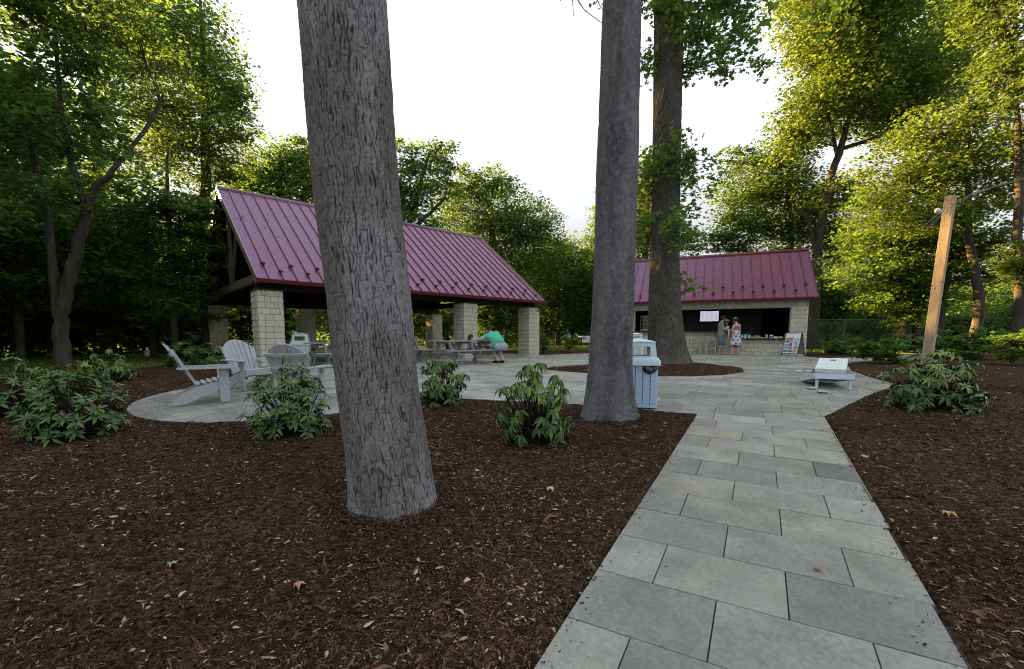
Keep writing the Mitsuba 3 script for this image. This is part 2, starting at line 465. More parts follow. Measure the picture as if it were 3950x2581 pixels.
def sheet(key, sel, bsdf, label):
    f = Q[sel]; used, inv = np.unique(f, return_inverse=True)
    put(None, key, mikit.ply((V[used], inv.reshape(-1, 4)), 'mat_' + bsdf, smooth=True), 'structure', label)


sheet('mulch_ground', isb, 'mulch', 'dark brown shredded bark mulch around the path and the trees')
sheet('lawn', isl, 'lawn_soil', 'patchy green lawn beyond the mulch beds')
sheet('forest_floor', ~isb & ~isl, 'forest_litter', 'dark leaf litter under the surrounding woods')


def tri_poly(p):
    v, f = trimesh.creation.triangulate_polygon(p, engine='earcut')
    e, g = v[f[:, 1]] - v[f[:, 0]], v[f[:, 2]] - v[f[:, 0]]; a = e[:, 0] * g[:, 1] - e[:, 1] * g[:, 0]
    return v, np.where((a < 0)[:, None], f[:, ::-1], f)


def polys(g):
    return [q for q in getattr(g, 'geoms', [g]) if q.geom_type == 'Polygon' and q.area > 1e-5]


bedm = MB()
for x0 in range(-16, 27):
    for y0 in np.arange(-1, 30, 1.0):
        for q in polys(paved.intersection(sbox(x0, y0, x0 + 1, y0 + 1))):
            v, f = tri_poly(q); bedm.add(np.column_stack([v, gz(v[:, 0], v[:, 1]) - .011]), f)
pave = put(None, 'pavement', bedm.out('joint_sand'), 'structure', 'grey bluestone path and plaza')


def slab(mb, q, lift, depth=.05, u=(0, 0)):
    q = shapely.geometry.polygon.orient(q.simplify(.004))
    v, f = tri_poly(q)
    z = gz(v[:, 0], v[:, 1]) + lift
    mb.add(np.column_stack([v, z]), f, u=u)
    r = np.array(q.exterior.coords)[:-1]; n = len(r); zr = gz(r[:, 0], r[:, 1]) + lift
    i = np.arange(n)
    mb.add(np.vstack([np.column_stack([r, zr]), np.column_stack([r, zr - depth])]), np.stack([i, i + n, (i + 1) % n + n, (i + 1) % n], 1)[:, ::-1], u=u)


rp = np.random.default_rng(11)
stones = []
prep = shapely.prepared.prep(paved)
pin = paved.buffer(-.006)
for k in range(-8, 72):
    s0 = .36 + .443 * k
    t, edges = -24.0, []
    if s0 > 4.7 or s0 < -9:
        t += rp.uniform(0, .6); edges = [t]
        while t < 26: t += rp.choice([.457, .61, .61, .61, .915]); edges.append(t)
    else:
        edges = list(-12.2 + .305 * (k % 2) + .61 * np.arange(40))
    for t0, t1 in zip(edges[:-1], edges[1:]):
        c = [O2 + U2 * (s + .033 * tt) + V2 * tt for s, tt in ((s0, t0), (s0, t1), (s0 + .443, t1), (s0 + .443, t0))]
        q = Polygon(c)
        if not prep.intersects(q): continue
        for g in polys(q.buffer(-.0035, join_style=2).intersection(pin)):
            if g.area < .004: continue
            d = np.hypot(*g.centroid.coords[0])
            tone = float(np.clip(rp.normal(.55, .2), 0, 1)); seed = float(rp.uniform(0, .95))
            if abs(k - 8) < .1 and abs((np.array(g.centroid.coords[0]) - O2) @ V2 - .32) < .32 and d < 8: tone, seed = .75, .99
            elif rp.uniform() < .012: seed = .985
            stones.append((d, g, tone, seed))
stones.sort(key=lambda s: s[0] / (s[1].area ** .25))
rest = MB()
for i, (d, g, tone, seed) in enumerate(stones):
    mb = MB() if i < 300 else rest
    slab(mb, g, float(rp.normal(0, .0012)), u=(tone, seed))
    if i < 300: put(pave, 'paver', mb.out('bluestone'))
put(pave, 'far_paving', rest.out('bluestone'), 'stuff')

# ---- shredded bark: strips lying on the mulch
rm = np.random.default_rng(21)


def scatter(n, r0, r1, a0=-62, a1=62, power=1.0):
    r = r0 * (r1 / r0) ** (rm.uniform(0, 1, n) ** power); a = np.radians(rm.uniform(a0, a1, n))
    x, y = r * np.sin(a), r * np.cos(a)
    ok = ~shapely.contains_xy(paved.buffer(.01), x, y) & shapely.contains_xy(bed, x, y)
    return x[ok], y[ok]


from scipy.interpolate import RegularGridInterpolator
ground_z = RegularGridInterpolator((gx, gy), Z, bounds_error=False, fill_value=0)


def strips(x, y, L, W, col, pitch=.25, lift=.004, bend=.25):
    n = len(x); z = ground_z(np.column_stack([x, y])) + lift
    a = rm.uniform(0, 2 * np.pi, n); p = rm.normal(0, pitch, n); ro = rm.normal(0, .5, n)
    d = np.stack([np.cos(a) * np.cos(p), np.sin(a) * np.cos(p), np.sin(p)], 1)
    s = np.stack([-np.sin(a) * np.cos(ro), np.cos(a) * np.cos(ro), np.sin(ro)], 1)
    c = np.stack([x, y, z], 1); k = rm.normal(0, bend, n)[:, None] * L[:, None]
    w = s * W[:, None] / 2; l = d * L[:, None] / 2
    mid = c + s * k * .5 + np.array([0, 0, 1.]) * np.abs(k) * .35
    v = np.stack([c - l - w * .5, c - l + w * .5, mid - w, mid + w, c + l - w * .35, c + l + w * .35], 1).reshape(-1, 3)
    b = np.arange(n)[:, None] * 6
    f = np.concatenate([b + np.array([[0, 2, 1]]), b + np.array([[1, 2, 3]]), b + np.array([[2, 4, 3]]), b + np.array([[3, 4, 5]])])
    return v, f, np.repeat(col, 6, 0)


mb = MB()
x, y = scatter(260000, .95, 13, power=.8)
n = len(x); rr = np.hypot(x, y)
L = np.exp(rm.normal(-4.12, .5, n)) * (1 + .12 * rr); W = L * np.exp(rm.normal(-1.85, .35, n)) + .0012
tone = rm.uniform(0, 1, n) ** 2.2
col = np.array([.013, .0075, .005]) * (1 - tone[:, None]) + np.array([.165, .090, .050]) * tone[:, None]
col *= (.25 + 1.5 * fb(x, y, 1.1, 9))[:, None]
tan = rm.uniform(0, 1, n) < .055
col[tan] = np.array([.27, .19, .115]) * rm.uniform(.5, 1.1, (tan.sum(), 1))
v, f, c = strips(x, y, L, W, col)
put(None, 'bark_mulch', mb.add(v, f, c).out('mulch_piece'), 'stuff', 'loose shreds of dark brown bark mulch')
# ---- mulch heaped against the trunks
mb = MB()
for cx, cy, r0, n in ((-.83, 3.04, .31, 2600), (1.27, 5.73, .38, 2200), (4.57, 12.96, .75, 900)):
    a = rm.uniform(0, 2 * np.pi, n); r = r0 + rm.exponential(.10, n) - .03
    x, y = cx + r * np.cos(a), cy + r * np.sin(a); L = np.exp(rm.normal(-3.6, .4, n)); W = L * .2 + .001
    tone = rm.uniform(0, 1, n)[:, None] ** 1.6
    v, f, c = strips(x, y, L, W, np.array([.023, .012, .0075]) * (1 - tone) + np.array([.135, .078, .048]) * tone, .5, .018)
    mb.add(v, f, c)
put(None, 'heaped_mulch', mb.out('mulch_piece'), 'stuff', 'dark bark shreds heaped against the feet of the three big trunks')
# ---- small dry leaf scraps
mb = MB()
x, y = scatter(12000, 1.1, 22, power=.8)
keep = rm.uniform(0, 1, len(x)) < np.clip(fb(x, y, .55, 31) * 2.2 - .45, .1, 1); x, y = x[keep], y[keep]
n = len(x); rr = np.hypot(x, y)
L = np.exp(rm.normal(-4.25, .38, n)) * (1 + .07 * rr); W = L * rm.uniform(.35, .65, n)
col = np.array([.42, .325, .19]) * rm.uniform(.45, 1.15, (n, 1)) * (1 + rm.normal(0, .08, (n, 3)))
gr = rm.uniform(0, 1, n) < .05; col[gr] = np.array([.22, .30, .16]) * rm.uniform(.6, 1.2, (gr.sum(), 1))
v, f, c = strips(x, y, L, W, np.clip(col, .02, .8), .2, .009, .15)
put(None, 'dry_leaf_scraps', mb.add(v, f, np.clip(c, 0, 1)).out('fallen_leaf'), 'stuff', 'small tan scraps of dry leaves on the mulch')
# ---- crumbs of bark kicked onto the paving along the edges
x = []
for tt, w in ((0.0, 1), (1.54, -1)):
    s = rm.uniform(-.3, 5, 420); off = np.abs(rm.exponential(.055, 420)) * w
    p = O2 + U2 * s[:, None] + V2 * (tt + off)[:, None]; x.append(p)
x = np.vstack(x); n = len(x)
L = np.exp(rm.normal(-4.75, .5, n)); W = L * .3 + .001
a = rm.uniform(0, 2 * np.pi, n)
d = np.stack([np.cos(a), np.sin(a), a * 0], 1) * L[:, None] / 2; s = np.stack([-np.sin(a), np.cos(a), a * 0], 1) * W[:, None] / 2
c = np.column_stack([x, gz(x[:, 0], x[:, 1]) + .004])
b = np.arange(n)[:, None] * 4
put(None, 'bark_crumbs', MB().add(np.stack([c - d - s, c - d + s, c + d + s + [0, 0, .003], c + d - s], 1).reshape(-1, 3), np.concatenate([b + [[0, 2, 1]], b + [[0, 3, 2]]]), np.tile([.02, .012, .009], (4 * n, 1))).out('mulch_piece'), 'stuff', 'dark bark crumbs along the path edges')

# ---- a few dry scraps blown onto the paving
n = 900; x = rm.uniform(-6, 9, n); y = rm.uniform(1.2, 18, n); k = shapely.contains_xy(paved.buffer(-.03), x, y) & (rm.uniform(0, 1, n) < np.clip(3.2 / y, .25, 1)); x, y = x[k], y[k]; n = len(x)
a = rm.uniform(0, 2 * np.pi, n); L = np.exp(rm.normal(-4.2, .4, n)) * (1 + .06 * y); W = L * rm.uniform(.2, .6, n)
d = np.stack([np.cos(a), np.sin(a), a * 0], 1) * L[:, None] / 2; s = np.stack([-np.sin(a), np.cos(a), a * 0], 1) * W[:, None] / 2
c = np.column_stack([x, y, gz(x, y) + .005]); b = np.arange(n)[:, None] * 4
col = np.where(rm.uniform(0, 1, (n, 1)) < .6, np.array([[.035, .022, .015]]), np.array([[.24, .15, .07]])) * rm.uniform(.6, 1.3, (n, 1))
put(None, 'paving_litter', MB().add(np.stack([c - d, c - s + [0, 0, .002], c + d + [0, 0, .004], c + s + [0, 0, .002]], 1).reshape(-1, 3), np.concatenate([b + [[0, 1, 2]], b + [[0, 2, 3]]]), np.repeat(col, 4, 0)).out('fallen_leaf'), 'stuff', 'tiny dry scraps blown onto the stone paving')
# ---- larger fallen leaves, lying where the photograph shows them
def leaf_outline(n=9, seed=0):
    q = np.random.default_rng(seed); t = np.linspace(0, 2 * np.pi, n * 2, endpoint=False)
    r = np.where(np.arange(n * 2) % 2, .62, 1.0) * q.uniform(.85, 1.1, n * 2) * (1 + .35 * np.cos(t))
    return np.stack([r * np.cos(t), r * np.sin(t)], 1)


for i, (x, y, sz, col, lab) in enumerate([
        (-1.09, 2.14, .035, (.46, .25, .17), 'pinkish brown curled leaf on the mulch left of the furrowed trunk'),
        (1.66, 2.30, .022, (.30, .13, .05), 'small orange brown leaf on the right side of the stone path'),
        (.30, 3.42, .05, (.52, .42, .22), 'pale yellow star shaped leaf on mulch right of the furrowed trunk'),
        (-1.9, 2.35, .03, (.28, .36, .24), 'pale green leaf scrap in the mulch at far left front'),
        (3.05, 3.0, .05, (.5, .3, .13), 'tan leaf cluster on the mulch right of the path')]):
    o = leaf_outline(6, i) * sz; z0 = float(gz(x, y) + .012 if i == 1 else ground_z((x, y)) + .02)
    v = np.vstack([[[x, y, z0]], np.column_stack([o + [x, y], z0 + .35 * sz * np.sin(3 * np.arange(len(o)))])])
    nn = len(o); f = [[0, 1 + k, 1 + (k + 1) % nn] for k in range(nn)]
    k = thing('fallen_leaf', lab, 'leaf'); scene[k] = MB().add(v, f, col).out('fallen_leaf')

# ---- grass blades on the lawns
mb = MB()
for poly, n, hgt in ((lawn_left, 26000, .055), (lawn_back, 42000, .10)):
    x0, y0, x1, y1 = poly.bounds
    x, y = rm.uniform(x0, x1, n), rm.uniform(y0, y1, n)
    k = shapely.contains_xy(poly, x, y) & ~shapely.contains_xy(paved, x, y); x, y = x[k], y[k]; n = len(x)
    a = rm.uniform(0, 2 * np.pi, n); h = hgt * rm.uniform(.5, 1.6, n); w = .012 + .0007 * y
    z = ground_z(np.column_stack([x, y])) - .01
    lean = rm.normal(0, .5, (n, 2)) * h[:, None]
    d = np.stack([np.cos(a), np.sin(a)], 1) * w[:, None]
    v = np.stack([np.column_stack([x - d[:, 0], y - d[:, 1], z]), np.column_stack([x + d[:, 0], y + d[:, 1], z]), np.column_stack([x + lean[:, 0], y + lean[:, 1], z + h])], 1).reshape(-1, 3)
    col = np.array([.075, .12, .028]) * rm.uniform(.6, 1.5, (n, 1)) * np.array([1, 1, 1]) + np.array([.05, .03, 0]) * rm.uniform(0, 1, (n, 1))
    mb.add(v, np.arange(3 * n).reshape(-1, 3), np.repeat(col, 3, 0))
put(None, 'grass', mb.out('grass_blade'), 'stuff', 'short green grass of the lawns')
# ------------------------------------------------------------------ the two buildings
Z3 = np.array([0, 0, 1.])
rs = np.random.default_rng(31)


def shingles(parent, o, ax, out, width, z0, z1, rows, single=True, joined='shingle_field', lo=.10, hi=.27):
    """staggered lap shingles on a wall strip that starts at o and runs along ax; rows is the list of course heights (bottoms)"""
    rest = MB()
    for zb in rows:
        if zb >= z1 - .02: continue
        zt = min(zb + .170, z1); zb2 = max(zb, z0)
        if zt - zb2 < .02: continue
        x = 0.0
        while x < width - 1e-6:
            w = rs.uniform(lo, hi)
            if width - x - w < .08: w = width - x
            g = .006
            a, b = x + g, min(x + w, width) - g
            mb = MB() if single else rest
            pr = .019 + rs.uniform(0, .006)
            c = [o + ax * s + out * d + Z3 * z for z, d in ((zb2, pr), (zt, .004)) for s in (a, b)] + [o + ax * s + Z3 * z for z in (zb2, zt) for s in (a, b)]
            mb.add(np.array(c), [[0, 1, 3, 2], [4, 5, 1, 0], [4, 0, 2, 6], [1, 5, 7, 3]], u=(float(np.clip(rs.normal(.5, .25), 0, 1)), float(rs.uniform())))
            if single: put(parent, 'shingle', mb.out('shingle_paint'))
            x += w
    if not single and rest.n: put(parent, joined, rest.out('shingle_paint'), 'stuff')


def metal_roof(holder, P, a, n, L, W, ze, rise, seam0, step, visible_back, sg0, flip):
    """standing-seam roof, a along the eave from P, n from the front eave to the back"""
    deck = MB(); cs = [(0, ze - .006), (W, ze + rise - .006), (2 * W, ze - .006), (2 * W, ze - .115), (W, ze + rise - .13), (0, ze - .115)]
    vv = np.array([P + a * s + n * t + Z3 * z for s in (.012, L - .012) for t, z in cs])
    i = np.arange(6); deck.add(vv, np.vstack([np.stack([i, (i + 1) % 6, (i + 1) % 6 + 6, i + 6], 1), [[5, 4, 1, 0], [4, 3, 2, 1]], [[6, 7, 10, 11], [7, 8, 9, 10]]]))
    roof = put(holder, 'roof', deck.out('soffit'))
    sl = np.hypot(W, rise)
    for side in (0, 1):
        up = (n * W + Z3 * rise) / sl if side == 0 else (-n * W + Z3 * rise) / sl
        o = P + Z3 * ze if side == 0 else P + n * 2 * W + Z3 * ze
        nr = (-n * rise + Z3 * W) / sl if side == 0 else (n * rise + Z3 * W) / sl
        seams = np.arange(seam0, L - .05, step)
        ed = np.concatenate([[0], seams, [L]])
        back = MB()
        for k, (s0, s1) in enumerate(zip(ed[:-1], ed[1:])):
            mb = MB() if side == 0 else back
            gs, gt = np.meshgrid(np.linspace(s0, s1, 4), np.linspace(0, sl - .02, 15), indexing='ij')
            bul = .0035 * np.sin(np.pi * (gs - s0) / (s1 - s0)) * (meshkit.noise(np.stack([gs * 0 + k * 3.1, gt * 1.9, gs * 0], -1)) - .3) if side == 0 else gs * 0
            v = o + a * gs[..., None] + up * gt[..., None] + nr * (.004 + bul)[..., None]
            ii, jj = np.meshgrid(np.arange(3), np.arange(14), indexing='ij')
            f = np.stack([ii * 15 + jj, (ii + 1) * 15 + jj, (ii + 1) * 15 + jj + 1, ii * 15 + jj + 1], -1).reshape(-1, 4)
            mb.add(v.reshape(-1, 3), f)
            if side == 0: put(roof, 'panel', mb.out('roof_metal', smooth=True))
        for k, s in enumerate(seams):
            mb = MB() if side == 0 else back
            mb.frame(o + a * s, a, up, nr, (-.011, .005, .003), (.011, sl - .09, .042))
            if side == 0:
                put(roof, 'seam', mb.out('roof_seam'))
                t = .6 if k % 2 == flip else .3
                hyp = t * sl / W
                g = MB(); r = .07
                th = np.linspace(0, np.pi, 9)
                fr = np.array([a * (r * math.cos(q)) + nr * (.035 + r * math.sin(q)) for q in th])
                c = o + a * s + up * hyp
                v = np.vstack([fr + c - up * .014, fr + c + up * .014]); m_ = len(th)
                ff = [[0, q, q + 1] for q in range(1, m_ - 1)] + [[m_, m_ + q + 1, m_ + q] for q in range(1, m_ - 1)]
                ff += [x for q in range(m_ - 1) for x in ([q, q + m_, q + 1], [q + 1, q + m_, q + m_ + 1])] + [[0, m_ - 1, m_], [m_ - 1, 2 * m_ - 1, m_]]
                g.add(v, ff); g.frame(c, a, up, nr, (-.022, -.03, .02), (.022, .05, .058), .004)
                put(roof, 'snow_guard', g.out('roof_seam'))
        if side: put(roof, 'back_panels', back.out('roof_metal'), 'stuff')
    cap = MB()
    ap = P + n * W + Z3 * (ze + rise)
    for sg in (-1, 1):
        up = (n * W * sg - Z3 * rise) / sl; nr = (n * rise * sg + Z3 * W) / sl
        cap.frame(ap - a * .01, a, up, nr, (0, -.0, .043), (L + .02, .13, .058), .003)
    put(roof, 'ridge_cap', cap.out('gutter_metal'))
    return roof


# ---- open picnic pavilion
TH = .826
PA, PN = np.array([math.sin(TH), math.cos(TH), 0]), np.array([-math.cos(TH), math.sin(TH), 0])
PE = np.array([-7.327, 12.986, 0]); PL, PW, PZ, PR = 11.98, 4.723, 3.107, 3.633
FZ, CT, CW = .544, 2.785, .694
pav = thing('picnic_pavilion', 'open picnic pavilion with purple red standing seam metal roof on shingled columns', 'pavilion')
roof = metal_roof(pav, PE, PA, PN, PL, PW, PZ, PR, .315, .394, True, 0, 0)
rd = np.random.default_rng(37); mb = MB(); sl = np.hypot(PW, PR); up = (PN * PW + Z3 * PR) / sl; nr = (-PN * PR + Z3 * PW) / sl
for i in range(150):     # leaf scraps caught behind the snow guards and strewn on the metal
    g = rd.integers(0, 29); s_ = .315 + .394 * g + rd.normal(0, .03 if i < 110 else .15); t_ = (.6 if g % 2 == 0 else .3) * sl / PW + abs(rd.normal(.06, .05)) if i < 110 else rd.uniform(.1, 4.5)
    c = PE + Z3 * PZ + PA * s_ + up * t_ + nr * (.012 + .03 * rd.uniform()); q = rd.uniform(0, 6.28); L = rd.uniform(.02, .055)
    d1 = (PA * math.cos(q) + up * math.sin(q)) * L; d2 = (-PA * math.sin(q) + up * math.cos(q)) * L * .5 + nr * rd.normal(0, .01)
    mb.add(np.array([c - d1, c + d2, c + d1, c - d2]), [[0, 1, 2], [0, 2, 3]])
plain('leaf_debris', (.05, .03, .018), .9, .1)
put(roof, 'leaf_debris', mb.out('leaf_debris'), 'stuff')
for s, nm in ((-.03, 'rake_trim'), (PL + .002, 'rake_trim')):
    for sg in (0, 1):
        mb = MB(); sl = np.hypot(PW, PR)
        up = ((PN if sg == 0 else -PN) * PW + Z3 * PR) / sl; nr = ((-PN if sg == 0 else PN) * PR + Z3 * PW) / sl
        o = PE + Z3 * PZ + (PN * 2 * PW if sg else 0) + PA * s
        mb.frame(o, PA, up, nr, (0, -.02, -.012), (.028, sl, .048), .004); mb.frame(o, PA, up, nr, (.004, -.02, -.17), (.026, sl - .03, -.013))
        put(roof, nm, mb.out('rake_metal'))
gut = MB()
gp = np.array([(-.02, .0), (-.135, .0), (-.135, -.025), (-.115, -.075), (-.085, -.115), (-.02, -.115)])
v = np.array([PE + PA * s + PN * t + Z3 * (PZ - .012 + z) for s in (-.03, PL + .12) for t, z in gp]); i = np.arange(6)
gut.add(v, np.vstack([np.stack([i, (i + 1) % 6, (i + 1) % 6 + 6, i + 6], 1), [[0, 5, 4, 1], [1, 4, 3, 2], [6, 7, 10, 11], [7, 8, 9, 10]]]))
put(pav, 'gutter', gut.out('gutter_metal', smooth=30))
e = PE + PA * (PL + .06) + PN * -.08 + Z3 * (PZ - .12)
put(pav, 'downspout', MB().tube([e, e - Z3 * .12, e - Z3 * .22 + PN * .12 - PA * .08, e - Z3 * .32 + PN * .32 - PA * .18, e - Z3 * .45 + PN * .42 - PA * .2], .035, 8).out('gutter_metal', smooth=40))
colrows = list(FZ - .05 + .178 * np.arange(14))
seen = {(0, 0), (0, 2), (0, 3), (1, 0)}
for row in (0, 1):
    for k in range(4):
        o = PE + PN * (.265 if row == 0 else 2 * PW - .265 - CW) + PA * (.031 + 3.749 * k)
        col = put(pav, 'column', MB().frame(o, PA, PN, Z3, (.004, .004, FZ - .25), (CW - .004, CW - .004, CT)).out('shingle_backing'))
        one = (row, k) in seen
        shingles(col, o, PA, -PN, CW, FZ - .04, CT, colrows, one)
        shingles(col, o + PN * CW, -PN, -PA, CW, FZ - .04, CT, colrows, one)
        shingles(col, o + PA * CW, PN, PA, CW, FZ - .04, CT, colrows, False, 'hidden_shingles')
        shingles(col, o + PA * CW + PN * CW, -PA, PN, CW, FZ - .04, CT, colrows, False, 'hidden_shingles')
        put(pav, 'column_cap', MB().frame(o, PA, PN, Z3, (-.05, -.05, CT + .001), (CW + .05, CW + .05, CT + .045), .008).out('cap_metal'))
for row in (0, 1):
    t = .265 + CW / 2 if row == 0 else 2 * PW - .265 - CW / 2
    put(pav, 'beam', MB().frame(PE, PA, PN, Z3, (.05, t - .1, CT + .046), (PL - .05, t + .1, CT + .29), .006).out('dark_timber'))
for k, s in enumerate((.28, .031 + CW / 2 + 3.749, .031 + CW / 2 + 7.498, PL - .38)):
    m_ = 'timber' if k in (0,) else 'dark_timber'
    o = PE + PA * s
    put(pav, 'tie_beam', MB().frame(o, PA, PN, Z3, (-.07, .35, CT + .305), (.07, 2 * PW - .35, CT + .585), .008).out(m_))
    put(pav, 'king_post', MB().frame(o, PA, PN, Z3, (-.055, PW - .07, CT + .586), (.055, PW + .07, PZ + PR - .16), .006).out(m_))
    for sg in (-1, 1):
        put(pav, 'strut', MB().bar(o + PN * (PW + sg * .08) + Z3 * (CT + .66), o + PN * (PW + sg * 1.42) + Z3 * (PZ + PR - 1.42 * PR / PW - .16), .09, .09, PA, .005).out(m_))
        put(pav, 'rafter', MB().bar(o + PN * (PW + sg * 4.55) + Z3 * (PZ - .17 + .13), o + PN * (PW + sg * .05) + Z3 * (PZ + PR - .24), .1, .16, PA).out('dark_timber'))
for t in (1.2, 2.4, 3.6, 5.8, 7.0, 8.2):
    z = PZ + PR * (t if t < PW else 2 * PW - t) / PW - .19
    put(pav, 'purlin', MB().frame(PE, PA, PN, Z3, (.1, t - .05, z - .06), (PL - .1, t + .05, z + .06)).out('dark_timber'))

# ceiling fans hang under it
for fx, lab in ((8.4, 'dark ceiling fan under the pavilion roof beside the right hand columns'), (3.9, 'dark ceiling fan under the pavilion roof behind the furrowed trunk')):
    c = PE + PA * fx + PN * PW * .62 + Z3 * 3.12
    k = thing('ceiling_fan', lab, 'ceiling fan')
    put(k, 'rod', MB().tube([c, c + Z3 * 1.7], .018, 6).out('cap_metal'))
    put(k, 'motor', MB().tube([c + Z3 * .1, c + Z3 * .08, c - Z3 * .06, c - Z3 * .08], [.03, .12, .12, .05], 12).out('cap_metal', smooth=40))
    put(k, 'light', MB().tube([c - Z3 * .081, c - Z3 * .12, c - Z3 * .14], [.07, .07, .03], 12).out('white_plastic', smooth=40))
    for q in range(5):
        ax, ay, az = rotz(q * 1.2566 + .3); az2 = az * .97 + ay * .2
        put(k, 'blade', MB().frame(c, ax, ay, az2, (.13, -.07, .0), (.72, .07, .012), .003).out('galvanised'))
# lantern on a bracket on the third back column
c = PE + PN * (2 * PW - .265 - CW - .02) + PA * (.031 + 3.749 * 2) + Z3 * 2.26
k = thing('wall_lantern', 'amber panelled lantern hanging from a bracket on the rear shingled column', 'lantern')
put(k, 'bracket', MB().bar(c + PA * .12 - PN * .09, c + PA * .66 - PN * .02, .02, .025).tube([c + PA * .17 - PN * .09, c + PA * .17 - PN * .09 - Z3 * .05], .008, 6).out('black_paint'))
put(k, 'amber_panel', MB().frame(c - PN * .09, PA, PN, Z3, (.115, -.05, -.56), (.225, .05, -.05), .008).out('amber_wood'))
put(k, 'frame', MB().frame(c - PN * .09, PA, PN, Z3, (.09, -.056, -.58), (.114, .056, -.02)).frame(c - PN * .09, PA, PN, Z3, (.09, -.06, -.05), (.25, .06, -.035)).out('black_paint'))

# ---- snack bar
PH = -.404
BA, BN = np.array([math.cos(PH), math.sin(PH), 0]), np.array([-math.sin(PH), math.cos(PH), 0])
BE = np.array([12.485, 18.334, 0]); BZ, BR, BW, BL = 3.062, 2.351, 2.695, 8.18
WR = BE - .241 * BA + .329 * BN; BF, DEP, WL = .654, 4.732, 7.70
bar = thing('snack_bar', 'small snack bar building with maroon metal roof and open serving counter', 'building')


def bb(lo, hi, bev=0.0, mb=None): return (mb or MB()).frame(WR, BA, BN, Z3, lo, hi, bev)


broof = metal_roof(bar, BE - BA * BL, BA, BN, BL, BW, BZ, BR, BL - .36 - .395 * 19, .395, False, 0, 1)
for s in (-.02, BL - .006):
    for sg in (0, 1):
        sl = np.hypot(BW, BR); up = ((BN if sg == 0 else -BN) * BW + Z3 * BR) / sl; nr = ((-BN if sg == 0 else BN) * BR + Z3 * BW) / sl
        o = BE - BA * BL + Z3 * BZ + (BN * 2 * BW if sg else 0) + BA * s
        put(broof, 'rake_trim', MB().frame(o, BA, up, nr, (0, -.02, -.13), (.026, sl, .046), .004).out('gutter_metal'))
v = np.array([BE + BA * s + BN * t + Z3 * (BZ - .012 + z) for s in (-BL - .02, .03) for t, z in gp]); i = np.arange(6)
put(bar, 'gutter', MB().add(v, np.vstack([np.stack([i, (i + 1) % 6, (i + 1) % 6 + 6, i + 6], 1), [[0, 5, 4, 1], [1, 4, 3, 2], [6, 7, 10, 11], [7, 8, 9, 10]]])).out('gutter_metal', smooth=30))
OL, OR, ST, CU, CL, HB = -7.08, -.62, -2.50, 1.64, 1.32, 2.69
WT = 3.02
w = bb((-WL, 0, BF - .3), (OL, .18, WT)); bb((OR, 0, BF - .3), (0, .18, WT), mb=w); bb((OL + .001, .001, HB), (OR - .001, .179, WT - .001), mb=w)
bb((OL + .001, .001, BF - .3), (ST, .179, CU), mb=w); bb((ST + .001, .001, BF - .3), (OR - .001, .179, CL), mb=w)
front = put(bar, 'wall', w.out('shingle_backing'))
rows = list(BF - .06 + .178 * np.arange(15))
for s0, s1, z0, z1 in ((OR, 0, BF - .04, WT), (-WL, OL, BF - .04, WT), (OL, OR, HB, WT), (OL, ST, BF - .04, CU), (ST, OR, BF - .04, CL)):
    shingles(front, WR + BA * s0, BA, -BN, s1 - s0, z0, z1, rows, True, lo=.18, hi=.34)
side = bb((-.18, .181, BF - .3), (-.001, DEP, WT)); bb((-WL + .001, .181, BF - .3), (-WL + .18, DEP, WT), mb=side); bb((-WL + .181, DEP - .18, BF - .3), (-.181, DEP, WT), mb=side)
for s in (-.05, -WL + .05):
    side.add(np.array([WR + BA * (s + q) + BN * t + Z3 * z for q in (-.05, .05) for t, z in ((.0, WT), (DEP, WT), (DEP / 2, BZ + BR - .16))]), [[0, 1, 2], [3, 5, 4], [0, 2, 5], [0, 5, 3], [1, 4, 5], [1, 5, 2]])
put(bar, 'side_wall', side.out('trim_paint'))
put(bar, 'header_trim', bb((OL + .002, -.02, HB - .03), (OR - .002, .17, HB - .001), .004).out('trim_paint'))
put(bar, 'jamb', bb((OR - .03, -.012, CL + .05), (OR - .001, .19, HB - .031), .003).out('trim_paint'))
put(bar, 'jamb', bb((OL + .001, -.012, CU + .05), (OL + .03, .19, HB - .031), .003).out('trim_paint'))
put(bar, 'counter', bb((OL - .05, -.22, CU + .001), (ST + .02, .45, CU + .045), .006).out('counter_black'))
put(bar, 'counter', bb((ST + .021, -.22, CL + .001), (OR + .06, .45, CL + .04), .006).out('counter_black'), label='lower black serving counter')
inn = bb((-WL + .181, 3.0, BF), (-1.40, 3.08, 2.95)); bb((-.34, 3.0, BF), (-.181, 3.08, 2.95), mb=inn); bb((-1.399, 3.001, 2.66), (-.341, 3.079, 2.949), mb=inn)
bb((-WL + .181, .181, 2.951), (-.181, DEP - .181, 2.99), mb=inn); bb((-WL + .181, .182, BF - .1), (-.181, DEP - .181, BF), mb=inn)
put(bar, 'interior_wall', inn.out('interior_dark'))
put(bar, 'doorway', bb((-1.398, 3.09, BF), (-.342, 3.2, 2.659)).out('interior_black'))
put(bar, 'door_panel', bb((-1.36, 2.96, BF + .01), (-.92, 2.995, 2.62), .004).out('interior_black'))
